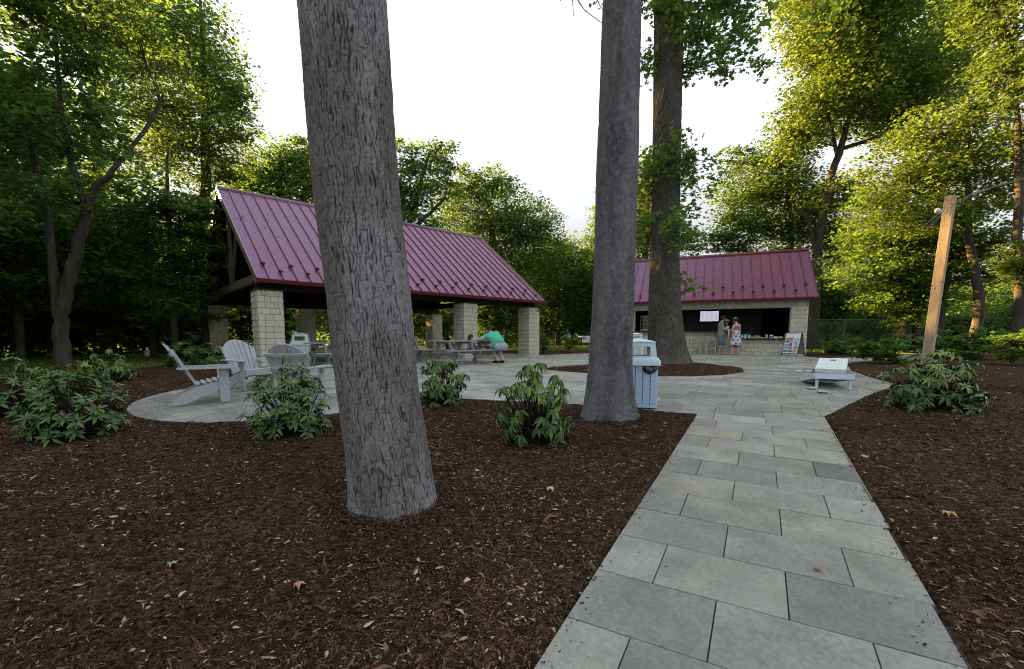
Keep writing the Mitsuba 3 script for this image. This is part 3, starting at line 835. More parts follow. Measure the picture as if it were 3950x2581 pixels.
# ------------------------------------------------------------------ furniture and small things
class Fr:
    """a local frame standing at (x, y, z), x axis turned by a"""
    def __init__(s, x, y, z, a): s.o = np.array([x, y, z], float); s.x, s.y, s.z = rotz(a)
    def p(s, x, y, z): return s.o + s.x * x + s.y * y + s.z * z
    def box(s, lo, hi, bev=0.0, mb=None): return (mb or MB()).frame(s.o, s.x, s.y, s.z, lo, hi, bev)
    def bar(s, p, q, w, h, up=None, bev=0.0, mb=None): return (mb or MB()).bar(s.p(*p), s.p(*q), w, h, s.z if up is None else s.x * up[0] + s.y * up[1] + s.z * up[2], bev)

    def sheet(s, poly, axis, t, bev=0, mb=None):
        """extrude a 2D outline: axis 'y' = outline in x-z, axis 'x' = outline in y-z, axis 'z' = outline in x-y; t = (from, to)"""
        q = shapely.geometry.polygon.orient(Polygon(poly)); v, f = tri_poly(q); r = np.array(q.exterior.coords)[:-1]; n = len(r); i = np.arange(n)
        def P3(a, w):
            k = np.full(len(a), w)
            c = dict(y=(a[:, 0], k, a[:, 1]), x=(k, a[:, 0], a[:, 1]), z=(a[:, 0], a[:, 1], k))[axis]
            return s.o + np.outer(c[0], s.x) + np.outer(c[1], s.y) + np.outer(c[2], s.z)
        mb = mb or MB(); a, b = P3(v, t[0]), P3(v, t[1])
        mb.add(a, f[:, ::-1]); mb.add(b, f)
        return mb.add(np.vstack([P3(r, t[0]), P3(r, t[1])]), np.stack([i, (i + 1) % n, (i + 1) % n + n, i + n], 1))


def picnic_table(x, y, z, a, label, L=2.44):
    k = thing('picnic_table', label, 'picnic table', 'grey picnic tables')
    F = Fr(x, y, z, a); h = L / 2
    for q in range(5):
        y0 = -.375 + q * .1515
        put(k, 'tabletop__plank', F.box((-h, y0, .715), (h, y0 + .143, .752), .006).out('bench_grey'))
    for s in (-1, 1):
        for q in range(2):
            y0 = s * .74 - .145 + q * .147
            put(k, 'bench__plank', F.box((-h, y0, .415), (h, y0 + .14, .452), .006).out('bench_grey'))
    for fx in (-h + .36, 0, h - .36):
        put(k, 'cleat', F.box((fx - .02, -.36, .65), (fx + .02, .36, .714)).out('bench_grey'))
        put(k, 'bench_support', F.box((fx - .0205, -.87, .315), (fx + .0195, .87, .414), .004).out('bench_grey'))
        for s in (-1, 1):
            put(k, 'leg', F.sheet([(s * .20, .71), (s * .33, .71), (s * .735, 0), (s * .60, 0)], 'x', (fx + .021, fx + .06)).out('bench_grey'))
        if fx: put(k, 'brace', F.bar((fx * .92, 0, .34), (fx * .25, 0, .70), .09, .035, (0, 1, 0)).out('bench_grey'))
    return k


picnic_table(-1.60, 14.98, .544, .745, 'grey picnic table where the man in the green shirt and the girl sit')
picnic_table(-4.30, 15.55, .544, .745, 'grey picnic table on the plaza just right of the furrowed trunk, behind the occupied table')
picnic_table(-5.15, 13.93, .50, .745, 'grey picnic table half hidden by the left side of the furrowed trunk')
picnic_table(-6.25, 16.45, .544, .745, 'grey picnic table behind the pale trash can under the pavilion')
picnic_table(-9.90, 17.80, .544, .745, 'grey picnic table inside the pavilion left of the near shingled column')
picnic_table(-1.65, 23.2, .544, .745, 'grey picnic table deep under the right end of the pavilion')


def adirondack(x, y, a, label, mat='poly_grey'):
    k = thing('adirondack_chair', label, 'chair', 'grey slatted lawn chairs on the round patio')
    F = Fr(x, y, float(gz(x, y)) + .003, a)
    for s in (-1, 1):
        put(k, 'side_rail', F.sheet([(.10, .365), (-.26, .28), (-.40, .225), (-.53, .15), (-.63, .07), (-.69, .0), (-.50, .0), (-.40, .035), (-.28, .10), (.02, .22), (.12, .26)], 'y', (s * .245 - .014, s * .245 + .014)).out('poly_grey', smooth=30))
        put(k, 'front_leg', F.box((-.045, s * .275 - .015, 0), (.085, s * .275 + .015, .522), .005).out('poly_taupe' if mat == 'poly_taupe' else 'poly_grey'))
        put(k, 'arm_bracket', F.sheet([(-.04, .521), (.08, .521), (.05, .42), (-.01, .42)], 'y', (s * .305 - .014, s * .305 + .014)).out('poly_grey'))
        t = np.linspace(-.5, .5, 9) * np.pi
        tip = [(.13 + .07 * math.cos(q), s * .335 + .085 * math.sin(q) * s) for q in t]
        arm = [(-.56, s * .235), (-.56, s * .34), (-.30, s * .36)] + ([(x_, y_) for x_, y_ in tip[::-1]]) + [(-.30, s * .265)]
        put(k, 'arm', F.sheet(arm, 'z', (.524, .549)).out('poly_grey', smooth=30))
        for zz in (.30, .23):
            put(k, 'bolt', MB().tube([F.p(.02, s * .291, zz), F.p(.02, s * .298, zz)], [.011, .008], 8).out('bolt_metal'))
    for q in range(6):
        x0 = .095 - q * .077; zz = .372 - (.1 - x0) * .20
        put(k, 'seat_slat', F.bar((x0 - .034, -.272, zz), (x0 - .034, .272, zz), .068, .022, (.2, 0, 1), .004).out('poly_grey'))
    put(k, 'front_rail', F.box((.09, -.23, .27), (.112, .23, .355), .004).out('poly_grey'))
    lean = math.radians(30); bz = np.array([-math.sin(lean), math.cos(lean)]); bn = np.array([-math.cos(lean), -math.sin(lean)])
    B0 = np.array([-.30, .225])
    n = 7
    for q in range(n):
        u = (q - 3) / 3.5
        w0, w1 = .0295, .038
        yb, yt = u * .235, u * .305
        def top(uu): return .79 - .20 * uu * uu - .05 * abs(uu) ** 3
        pts = []
        for l, yy, ww in ((0, yb, w0), (.62, yb + (yt - yb) * .8, w1)):
            pts.append((l, yy, ww))
        ys = np.linspace(yt - w1, yt + w1, 5)
        outl = [(yb - w0, 0), (yb + w0, 0)] + [(yy, top(yy / .31)) for yy in ys[::-1]]
        v2, f = tri_poly(shapely.geometry.polygon.orient(Polygon(outl))); o2 = np.array(shapely.geometry.polygon.orient(Polygon(outl)).exterior.coords)[:-1]; m_ = len(o2)
        def W(c2, d):
            off = -.055 * (u * u) * (c2[:, 1] / .79) + d
            xz = B0 + np.outer(c2[:, 1], bz) + np.outer(off, bn)
            return F.o + np.outer(xz[:, 0], F.x) + np.outer(c2[:, 0], F.y) + np.outer(xz[:, 1], F.z)
        mb = MB().add(W(v2, 0.0), f[:, ::-1]).add(W(v2, .022), f); i_ = np.arange(m_)
        mb.add(np.vstack([W(o2, 0.0), W(o2, .022)]), np.stack([i_, i_ + m_, (i_ + 1) % m_ + m_, (i_ + 1) % m_], 1)[:, ::-1])
        put(k, 'back_slat', mb.out(mat))
    for l, hw, h in ((.58, .30, .05), (.33, .27, .06)):
        ys = np.linspace(-hw, hw, 13); ring_ = []
        for d in (.024, .052):
            for dl in (0, h):
                uu = ys / .31
                off = -.055 * uu * uu * ((l + dl) / .79) + d
                xz = B0 + np.outer(np.full(13, l + dl), bz) + np.outer(off, bn)
                ring_.append(F.o + np.outer(xz[:, 0], F.x) + np.outer(ys, F.y) + np.outer(xz[:, 1], F.z))
        v = np.stack([ring_[0], ring_[1], ring_[3], ring_[2]], 1).reshape(-1, 3); i_ = np.arange(12)[:, None] * 4
        f = np.concatenate([i_ + np.array([[q, (q + 1) % 4, (q + 1) % 4 + 4, q + 4]]) for q in range(4)] + [np.array([[0, 3, 2, 1]]), np.array([[48, 49, 50, 51]])])
        put(k, 'back_brace', MB().add(v, f).out('poly_grey'))


adirondack(-4.63, 7.04, math.radians(36), 'grey slatted lawn chair seen side on, leftmost of the three')
adirondack(-4.67, 8.10, math.radians(-30), 'grey slatted lawn chair facing the camera beside the shingled column, middle of the three')
adirondack(-3.34, 7.05, math.radians(95), 'grey slatted lawn chair with its fanned back to the camera behind a rhododendron')


def trash_can(x, y, a, label, slat, lidm, bag=False):
    k = thing('trash_can', label, 'trash can', 'slatted trash cans with hooded lids')
    F = Fr(x, y, float(gz(x, y)) + .004, a); H, w = .62, .262
    put(k, 'liner', F.box((-w + .03, -w + .03, .01), (w - .03, w - .03, H - .03)).out('black_paint'))
    put(k, 'base', F.box((-w + .012, -w + .012, .012), (w - .012, w - .012, .05)).out(slat))
    sw = 2 * w / 5
    for side in range(4):
        G = Fr(0, 0, 0, a + side * np.pi / 2); G.o = F.o
        for q in range(5):
            y0 = -w + q * sw + .004
            put(k, 'slat', G.box((w - .024, y0, .0), (w, y0 + sw - .008, H), .005).out(slat))
            if side == 2 or side == 3:
                for zz in (.07, H - .08):
                    put(k, 'bolt', MB().tube([G.p(w, y0 + sw / 2, zz), G.p(w + .008, y0 + sw / 2, zz), G.p(w + .011, y0 + sw / 2, zz)], [.012, .011, .004], 8).out('bolt_metal'))
    # hooded lid: a flared skirt, a tapered box with a window on each side, a low pyramid on top
    def ringz(h, z, r=.035):
        c = []
        for cx, cy, t0 in ((1, 1, 0), (-1, 1, 90), (-1, -1, 180), (1, -1, 270)):
            for t in np.radians([t0, t0 + 30, t0 + 60, t0 + 90]): c.append((cx * (h - r) + r * math.cos(t), cy * (h - r) + r * math.sin(t), z))
        return np.array([F.p(*q) for q in c])
    def loft(rings):
        mb = MB(); n = len(rings[0]); i = np.arange(n)
        v = np.vstack(rings); f = np.vstack([np.stack([i, (i + 1) % n, (i + 1) % n + n, i + n], 1) + q * n for q in range(len(rings) - 1)])
        return mb.add(v, f)
    sk = loft([ringz(.270, H + .004), ringz(.295, H - .005), ringz(.295, H + .06), ringz(.262, H + .108), ringz(.245, H + .112)])
    put(k, 'lid__skirt', sk.out(lidm, smooth=35))
    hb, ht, zb, zt = .243, .218, H + .108, H + .325
    for side in range(4):
        G = Fr(0, 0, 0, a + side * np.pi / 2); G.o = F.o; mb = MB()
        win = [(-.15, .035), (-.135, .02), (.135, .02), (.15, .035), (.15, .145), (.135, .16), (-.135, .16), (-.15, .145)]
        L_ = zt - zb
        outer = Polygon([(-hb, 0), (hb, 0), (ht, L_), (-ht, L_)])
        def P(c, d, outw=0):
            c = np.asarray(c); t = c[:, 1] / L_; xx = hb + (ht - hb) * t + d
            return G.o + np.outer(xx, G.x) + np.outer(c[:, 0], G.y) + np.outer(zb + c[:, 1], G.z)
        pl = outer.difference(Polygon(win)); v, f = tri_poly(pl)
        mb.add(P(v, 0), f); mb.add(P(v, -.014), f[:, ::-1])
        wq = np.array(win); m_ = len(wq); i = np.arange(m_)
        mb.add(np.vstack([P(wq, .006), P(wq, -.015)]), np.stack([i, i + m_, (i + 1) % m_ + m_, (i + 1) % m_], 1))
        big = wq * np.array([1.09, 1.0]) + np.array([0, 0]); big[:, 1] = .09 + (wq[:, 1] - .09) * 1.17
        mb.add(np.vstack([P(big, .0005), P(big, .006), P(wq, .006)]), np.vstack([np.stack([i, (i + 1) % m_, (i + 1) % m_ + m_, i + m_], 1), np.stack([i + m_, (i + 1) % m_ + m_, (i + 1) % m_ + 2 * m_, i + 2 * m_], 1)]))
        put(k, 'lid__side', mb.out(lidm))
    r1, r2, r3 = ringz(.226, zt - .004, .02), ringz(.228, zt + .012, .02), ringz(.02, H + .385, .01)
    put(k, 'lid__roof', loft([r1, r2, r3]).add(np.vstack([r3, [F.p(0, 0, H + .387)]]), [[q, (q + 1) % 16, 16] for q in range(16)]).out(lidm))
    if bag:
        t = np.linspace(0, 1, 15); rb_ = np.random.default_rng(3)
        top = np.array([F.p(.05 + .225 * q if q < 1 else .275, -w - .012 - .012 * math.sin(9 * q), H - .012) for q in t])
        low = np.array([F.p(.05 + .225 * q, -w - .016 - .02 * rb_.uniform(), H - .02 - .105 * math.sin(np.pi * min(1, .12 + q * .9)) ** .8) for q in t])
        mid = (top + low) / 2 + (-F.y) * .03 + F.y * .01 * np.sin(t * 25)[:, None]
        v = np.vstack([top, mid, low]); i = np.arange(14)
        put(k, 'bag', MB().add(v, np.vstack([np.stack([i, i + 1, i + 16, i + 15], 1), np.stack([i + 15, i + 16, i + 31, i + 30], 1)])).out('bag_black', smooth=True))


trash_can(1.88, 6.62, math.radians(-11), 'blue grey slatted trash can with mint hooded lid beside the smooth grey trunk', 'can_blue', 'lid_blue', True)
trash_can(-6.83, 14.40, math.radians(18), 'pale mint slatted trash can with hooded lid beside the near shingled pavilion column', 'can_green', 'can_green')
trash_can(4.55, 16.35, math.radians(-20), 'pale slatted trash can seen behind the near blue grey can and the thick ivy trunk', 'white_board', 'white_board')


# ---- bean bag toss boards and their bags
def toss_board(hx, hy, lx, ly, label, rail_m):
    """hx, hy = middle of the high end, lx, ly = middle of the low end"""
    k = thing('cornhole_board', label, 'cornhole board', 'bean bag toss boards')
    a = math.atan2(ly - hy, lx - hx); F = Fr(hx, hy, float(gz(hx, hy)) + .003, a); L = 1.22
    dz = float(gz(lx, ly) - gz(hx, hy)); zh, zl = .30, .105 + dz
    d = np.array([1, 0, (zl - zh) / L]); d /= np.linalg.norm(d); dirx = F.x * d[0] + F.z * d[2]; up = np.cross(dirx, F.y)
    o = F.p(0, 0, zh)
    t = np.linspace(0, 2 * np.pi, 24, endpoint=False)
    hole = [(.23 + .078 * math.cos(q), .078 * math.sin(q)) for q in t]
    G = Fr(0, 0, 0, 0); G.o, G.x, G.y, G.z = o, dirx, F.y, up
    deck = sbox(0, -.305, L, .305).difference(Polygon(hole)); v, f = tri_poly(deck); mb = MB()
    for zz, ff in ((0.0, f), (-.012, f[:, ::-1])): mb.add(G.o + np.outer(v[:, 0], G.x) + np.outer(v[:, 1], G.y) + zz * G.z, ff)
    for rr, sg in ((np.array(hole), 1), (np.array([(0, -.305), (L, -.305), (L, .305), (0, .305)]), -1)):
        m_ = len(rr); i = np.arange(m_); q0 = G.o + np.outer(rr[:, 0], G.x) + np.outer(rr[:, 1], G.y)
        ff = np.stack([i, (i + 1) % m_, (i + 1) % m_ + m_, i + m_], 1)
        mb.add(np.vstack([q0, q0 - .012 * G.z]), ff if sg > 0 else ff[:, ::-1])
    put(k, 'deck', mb.out('white_board'))
    put(k, 'end_rail', G.box((.001, -.304, -.105), (.022, .304, -.0125), .003).out(rail_m))
    put(k, 'end_rail', G.box((L - .022, -.304, -.1), (L - .001, .304, -.0125), .003).out(rail_m))
    for s in (-1, 1):
        put(k, 'side_rail', G.box((.0225, s * .294 - .01, -.104), (L - .0225, s * .294 + .01, -.013), .003).out(rail_m))
        put(k, 'leg', F.box((.035, s * .255 - .022, .0), (.075, s * .255 + .022, .27), .003).out(rail_m))
    return G


nb = toss_board(5.86, 8.02, 6.33, 9.14, 'white bean bag toss board nearest the camera, raised on pale blue legs', 'blue_white')
fb_ = toss_board(8.40, 11.58, 7.62, 10.60, 'white bean bag toss board farther off, round hole at its raised far end', 'white_board')
scene[new('cornhole_board_001__stripe')] = fb_.box((.36, -.17, .0015), (.92, -.155, .006)).out('white_plastic')


def bean_bag(c, zx, a, label, m, tilt=0.0):
    k = thing('bean_bag', label, 'bean bag', 'scattered bean bags')
    t = np.linspace(-1, 1, 11); u, w = np.meshgrid(t, t, indexing='ij')
    s = np.sign(u) * np.abs(u) ** .9 * .078, np.sign(w) * np.abs(w) ** .9 * .078
    hgt = .024 * np.sqrt(np.clip((1 - u ** 2) * (1 - w ** 2), 0, 1)) * (1 + .35 * (fb(u, w, 1.5, int(a * 10) + 3) - .5))
    ax, ay, az = rotz(a); az = az * math.cos(tilt) + ax * math.sin(tilt); ax = np.cross(ay, az)
    c = np.array([c[0], c[1], zx])
    mb = MB()
    for sg in (1, -.75):
        v = c + s[0][..., None] * ax + s[1][..., None] * ay + (hgt * sg)[..., None] * az
        i, j = np.meshgrid(np.arange(10), np.arange(10), indexing='ij'); f = np.stack([i * 11 + j, (i + 1) * 11 + j, (i + 1) * 11 + j + 1, i * 11 + j + 1], -1).reshape(-1, 4)
        mb.add(v.reshape(-1, 3), f if sg > 0 else f[:, ::-1])
    scene[k] = mb.out(m, smooth=True)


for x, y, z, a, lab, m_, ti in ((5.52, 8.12, None, .4, 'grey bean bag on the paving left of the near toss board', 'bean_cloth', 0), (5.45, 7.72, None, -.2, 'grey bean bag on the paving nearest the camera', 'bean_cloth', 0),
                                (7.12, 10.98, None, .1, 'white bean bag lying alone on the paving left of the far toss board', 'bean_cloth_white', 0), (7.40, 11.02, None, .5, 'white bean bag under a dark one beside the far toss board', 'bean_cloth_white', 0), (7.52, 11.05, .045, .9, 'grey bean bag leaning on a white one beside the far toss board', 'bean_cloth', .35),
                                (6.42, 8.98, .125, .3, 'pale bean bag on the low end of the near toss board', 'bean_cloth', .1), (6.22, 8.92, .14, 1.0, 'upturned bean bag beside another on the low end of the near toss board', 'bean_cloth_white', .5)):
    bean_bag((x, y), float(gz(x, y)) + (.022 if z is None else z), a, lab, m_, ti)

# ---- folding sandwich board
k = thing('sandwich_board', 'folding black framed sandwich board with a frozen treat poster beside the snack bar', 'sign')
a_ = math.atan2(-.53, .33); F = Fr(11.17, 17.9, .658, a_)   # x along the front panel, y away from the plaza
for s, nm in ((0, 'front'), (1, 'rear')):
    base_y, top_y = (0.0, .30) if s == 0 else (.62, .32)
    up = F.y * (top_y - base_y) + F.z * .93; Ls = np.linalg.norm(up); up /= Ls
    nrm = np.cross(F.x, up)
    G = Fr(0, 0, 0, 0); G.o, G.x, G.y, G.z = F.p(0, base_y, 0), F.x, -nrm if s == 0 else nrm, up
    for q in (-.31, .285): put(k, 'frame_leg', G.box((q, -.013, 0), (q + .025, .013, Ls), .003).out('black_paint'))
    for z0 in (.085, Ls - .03): put(k, 'frame_rail', G.box((-.284, -.012, z0), (.284, .012, z0 + .025), .003).out('black_paint'))
    v = np.array([G.p(x_, .006 if s else -.006, z_) for x_, z_ in ((-.284, .111), (.284, .111), (.284, Ls - .031), (-.284, Ls - .031))])
    scene[new(f'{k}__panel')] = MB().add(v, [[0, 1, 2, 3]], u=None).out('grey_panel') if s else mikit.ply((v, [[0, 1, 2, 3]]), 'mat_poster_print', uv=[[0, 0], [1, 0], [1, 1], [0, 1]])
for q in (-.3, .3): put(k, 'hinge_strut', MB().bar(F.p(q, .17, .48), F.p(q, .46, .48), .02, .02).out('black_paint'))

# ---- bar stools at the counter
for s, lab in ((-4.30, 'grey bar stool left of another at the snack bar counter'), (-3.68, 'grey bar stool beside the man in shorts at the counter')):
    k = thing('bar_stool', lab, 'bar stool', 'grey bar stools')
    c = WR + BA * s - BN * .42; F = Fr(c[0], c[1], .656, PH)
    put(k, 'seat', F.box((-.17, -.17, .70), (.17, .17, .735), .012).out('stool_grey'))
    for sx in (-1, 1):
        for sy in (-1, 1): put(k, 'leg', F.bar((sx * .15, sy * .15, .70), (sx * .21, sy * .21, 0), .036, .036, (0, 1, 0), .004).out('stool_grey'))
        put(k, 'rung', F.bar((sx * .196, -.19, .2), (sx * .196, .19, .2), .022, .034).out('stool_grey'))
        put(k, 'rung', F.bar((-.185, sx * .188, .27), (.185, sx * .188, .27), .022, .034).out('stool_grey'))
        put(k, 'apron', F.bar((-.155, sx * .155, .665), (.155, sx * .155, .665), .02, .06).out('stool_grey'))


# ---- inside the snack bar
def cb(s, off, z): return WR + BA * s + BN * off + Z3 * z


FB_ = Fr(0, 0, 0, PH)
k = thing('menu_screen', 'lit menu screen with small grey text on the dark wall of the snack bar', 'menu screen')
put(k, 'bezel', bb((-4.25, 2.93, 2.17), (-3.26, 2.998, 2.79), .008).out('black_paint'))
v = np.array([cb(s, 2.927, z) for s, z in ((-4.19, 2.225), (-3.32, 2.225), (-3.32, 2.735), (-4.19, 2.735))])
scene[k + '__display'] = {**mikit.ply((v, [[0, 1, 2, 3]]), 'mat_menu_screen', uv=[[0, 0], [1, 0], [1, 1], [0, 1]]), 'emitter': {'type': 'area', 'radiance': mikit.proc(lambda p, n, uv: menu_fn(p, n, uv) * .045)}}
k = thing('display_cooler', 'glass fronted steel cooler behind the counter at the left end of the snack bar', 'cooler')
put(k, 'cabinet', bb((-7.0, 1.5, .66), (-6.3, 2.1, 2.5), .01).out('steel')); put(k, 'glass_door', bb((-6.95, 1.485, 1.82), (-6.35, 1.499, 2.44)).out('dark_glass')); put(k, 'lower_door', bb((-6.95, 1.487, .8), (-6.35, 1.499, 1.74)).out('black_paint'))
for s_, zz in ((0, 2.05), (0, 2.24)): put(k, 'shelf', bb((-6.94, 1.478, zz), (-6.36, 1.4845, zz + .012)).out('steel'))
k = thing('cash_register', 'dark cash register terminal on the counter between the two customers', 'cash register')
put(k, 'drawer', bb((-3.45, .15, CU + .046), (-3.10, .44, CU + .14), .008).out('black_paint')); put(k, 'display', MB().bar(cb(-3.28, .33, CU + .141), cb(-3.28, .38, CU + .4), .32, .03, BN, .004).out('black_paint'))
k = thing('printed_notice', 'white printed notice card standing on the upper counter by the man', 'notice card')
v = np.array([cb(s, o_, z) for s, o_, z in ((-3.10, -.1, CU + .047), (-2.96, -.1, CU + .047), (-2.96, -.05, CU + .26), (-3.10, -.05, CU + .26))])
scene[k] = MB().add(v, [[0, 1, 2, 3]]).add(v + BN * .004, [[3, 2, 1, 0]]).out('white_board')
k = thing('drying_rack', 'dark wire basket on the lower counter behind the blue flyers', 'basket')
mb = MB()
for zz in (0, .1, .2, .3): mb.tube([cb(s, o_, CL + .045 + zz) for s, o_ in ((-2.35, .2), (-1.95, .2), (-1.95, .43), (-2.35, .43), (-2.35, .2))], .006, 5)
for s, o_ in ((-2.35, .2), (-1.95, .2), (-1.95, .43), (-2.35, .43), (-2.15, .2)): mb.tube([cb(s, o_, CL + .041), cb(s, o_, CL + .345)], .006, 5)
scene[k] = mb.out('black_paint')
ct = CL + .041
plain('flyer_cyan', (.06, .27, .38), .5); plain('flyer_navy', (.02, .045, .16), .5); plain('box_teal', (.08, .36, .34), .5); plain('box_yellow', (.40, .37, .17), .6); plain('jar_lilac', (.42, .42, .55), .4); plain('pot_white', (.6, .57, .58), .4); plain('tan_box', (.38, .34, .26), .6); plain('smoke_jar', (.13, .13, .12), .25)
for s, w, h, d, m_, nm, lab, cat in (
        (-2.42, .11, .17, .02, 'flyer_cyan', 'flyer', 'cyan flyer in a stand at the left end of the lower counter', 'flyer'), (-2.29, .11, .165, .02, 'pot_white', 'flyer', 'pale flyer between the cyan flyer and the navy one', 'flyer'),
        (-2.15, .12, .20, .02, 'flyer_navy', 'flyer', 'navy blue flyer standing on the lower counter', 'flyer'), (-2.14, .13, .06, .1, 'tan_box', 'snack_tray', 'small tan tray in front of the navy flyer', 'tray'),
        (-2.01, .10, .075, .1, 'box_yellow', 'snack_tray', 'yellow tray beside the teal box, on its left', 'tray'), (-1.84, .23, .085, .12, 'box_teal', 'tissue_box', 'teal box with a white lid on the lower counter', 'box'),
        (-1.64, .15, .055, .12, 'box_yellow', 'snack_tray', 'yellow tray beside the teal box, on its right', 'tray'), (-1.48, .105, .14, .09, 'jar_lilac', 'canister', 'lilac canister on the lower counter', 'canister'),
        (-1.31, .155, .15, .12, 'pot_white', 'cup_holder', 'white pot with dark print on the lower counter', 'pot'), (-1.13, .16, .075, .12, 'white_board', 'napkin_caddy', 'low white napkin caddy on the lower counter', 'caddy'),
        (-.95, .15, .09, .12, 'box_yellow', 'snack_tray', 'yellow tray next to the smoky jar at the right end', 'tray')):
    k = thing(nm, lab, cat)
    o_ = -.12 if nm == 'snack_tray' and s == -2.14 else -.02
    if nm in ('canister', 'cup_holder'):
        c = cb(s, .03, ct); put(k, 'body', MB().tube([c + Z3 * .001, c + Z3 * h * .5, c + Z3 * h], [w * .42, w * .5, w * .48], 14).out(m_, smooth=40)); put(k, 'rim', MB().tube([c + Z3 * h, c + Z3 * (h + .012)], w * .51, 14).out('white_board' if nm == 'canister' else 'black_paint', smooth=40))
        if nm == 'cup_holder': put(k, 'print', MB().frame(c, BA, BN, Z3, (-w * .3, -w * .52, h * .25), (w * .3, -w * .48, h * .7)).out('black_paint'))
    elif nm == 'flyer':
        c = cb(s, o_, ct); put(k, 'card', MB().bar(c + Z3 * .004, c + Z3 * h + BN * .04, w, .006, BN).out(m_)); put(k, 'stand', MB().frame(c, BA, BN, Z3, (-w / 2, -.03, .001), (w / 2, .06, .012), .002).out('white_plastic'))
        if m_ != 'pot_white': put(k, 'picture', MB().bar(c + Z3 * h * .28 - BN * .0015 + BN * .04 * .28, c + Z3 * h * .62 - BN * .0015 + BN * .04 * .62, w * .7, .007, BN).out('white_board'))
        else: put(k, 'picture', MB().bar(c + Z3 * h * .45 - BN * .0015 + BN * .018, c + Z3 * h * .9 - BN * .0015 + BN * .036, w * .8, .007, BN).out('box_teal'))
    else:
        mb = MB(); t = .006
        for lo, hi in (((-w / 2, 0, 0), (w / 2, d, t)), ((-w / 2, 0, t), (w / 2, t, h * .8)), ((-w / 2, d - t, t), (w / 2, d, h)), ((-w / 2, t, t), (-w / 2 + t, d - t, h)), ((w / 2 - t, t, t), (w / 2, d - t, h))): mb.frame(cb(s, o_, ct + .001), BA, BN, Z3, lo, hi)
        put(k, 'body', mb.out(m_))
        if nm == 'tissue_box': put(k, 'lid', MB().frame(cb(s, o_, ct + .001), BA, BN, Z3, (-w / 2 - .004, -.004, h), (w / 2 + .004, d + .004, h + .02), .004).out('white_board'))
        else: put(k, 'contents', MB().frame(cb(s, o_, ct + .001), BA, BN, Z3, (-w / 2 + .012, .012, t), (w / 2 - .02, d - .012, h * .75), .01).out('tan_box' if m_ == 'box_yellow' else 'white_plastic'))
c = cb(-.76, .03, ct + .001); k = thing('candy_jar', 'smoky grey glass jar with a round knob at the right end of the lower counter', 'jar')
put(k, 'body', MB().tube([c, c + Z3 * .02, c + Z3 * .12, c + Z3 * .155], [.07, .08, .08, .05], 16).out('smoke_jar', smooth=40)); put(k, 'lid', MB().tube([c + Z3 * .156, c + Z3 * .18, c + Z3 * .2], [.055, .05, .02], 16).out('steel', smooth=40)); put(k, 'knob', MB().tube([c + Z3 * .2, c + Z3 * .215, c + Z3 * .24, c + Z3 * .25], [.012, .03, .03, .01], 12).out('steel', smooth=40))

# ---- square timber post with its cables
k = thing('timber_post', 'square new timber post leaning right, rising out of a rhododendron', 'post')
pb, pt = np.array([8.02, 8.60, .40]), np.array([8.20, 8.60, 4.03])
put(k, 'shaft', MB().bar(pb, pt, .125, .15, (.55, -.84, 0), .006).out('new_timber'))
put(k, 'shaft_joint', MB().bar(pb + (pt - pb) * .105, pb + (pt - pb) * .108, .129, .154, (.55, -.84, 0)).out('dark_timber'))
d = (pt - pb) / np.linalg.norm(pt - pb)
from scipy.interpolate import PchipInterpolator
k = thing('cable_bundle', 'grey overhead cables tied to the timber post and running off to the right', 'cable')
A0, B0_, C0_, D0_ = np.array([7.62, 8.40, 3.40]), np.array([8.02, 8.41, 3.77]), np.array([8.34, 8.28, 3.99]), np.array([8.85, 7.75, 4.12])
for i, (dy, dz) in enumerate(((0, 0), (-.015, -.03), (.01, .03))):
    pts = PchipInterpolator([0, .5, .8, 1.2, 2.2], np.array([A0 + [-.05 * i, 0, -.04 * i + dz * 2], B0_ + [0, dy, dz], C0_ + [0, dy, dz * .4], D0_ + [0, dy, dz * .5], D0_ + [1.6, -1.7, .2 + dz]]))(np.linspace(0, 2.2, 22))
    put(k, 'strand', MB().tube(pts, .0045, 5).out('wire_grey'))
put(k, 'sleeve', MB().tube([A0 + [.02, 0, .02], A0 + [.17, 0, .17]], [.012, .018], 8).out('black_paint'))
put(k, 'tape', MB().tube([C0_ + [-.05, .02, -.03], C0_ + [.14, -.06, .03]], [.011, .014], 6).out('galvanised'))
k = thing('insulator', 'white ceramic insulator on the left face of the timber post', 'insulator')
scene[k] = MB().tube([(7.98, 8.55, 3.72), (7.93, 8.53, 3.74), (7.89, 8.52, 3.75), (7.86, 8.51, 3.75)], [.025, .045, .045, .02], 10).out('white_plastic', smooth=40)
k = thing('overhead_wire', 'thin pale wire crossing the woods at far left', 'wire')
scene[k] = MB().tube([(-16.6, 13.2, 6.15), (-15.0, 13.6, 5.96), (-13.4, 13.8, 5.75)], .010, 5).out('galvanised')

# ---- yard sign, stake, jug
k = thing('yard_sign', 'small white yard sign with a dark square picture on the back lawn', 'sign')
v = np.array([(4.83, 30.7, 1.06), (5.45, 30.75, 1.06), (5.45, 30.75, 1.50), (4.83, 30.7, 1.50)])
scene[k + '__panel'] = mikit.ply((v, [[0, 1, 2, 3]]), 'mat_yard_sign_print', uv=[[0, 0], [1, 0], [1, 1], [0, 1]])
put(k, 'backing', MB().add(v + [0, .006, 0], [[3, 2, 1, 0]]).out('white_plastic'))
for x in (4.97, 5.3): put(k, 'stake', MB().tube([(x, 30.715, .5), (x, 30.72, 1.06)], .006, 5).out('galvanised'))
k = thing('marker_post', 'thin grey marker post on the edge of the back lawn', 'post')
put(k, 'shaft', MB().tube([(3.12, 31.9, .4), (3.12, 31.9, 1.66)], .03, 8).out('galvanised')); put(k, 'cap', MB().tube([(3.12, 31.9, 1.661), (3.12, 31.9, 1.7)], [.036, .02], 8).out('galvanised'))
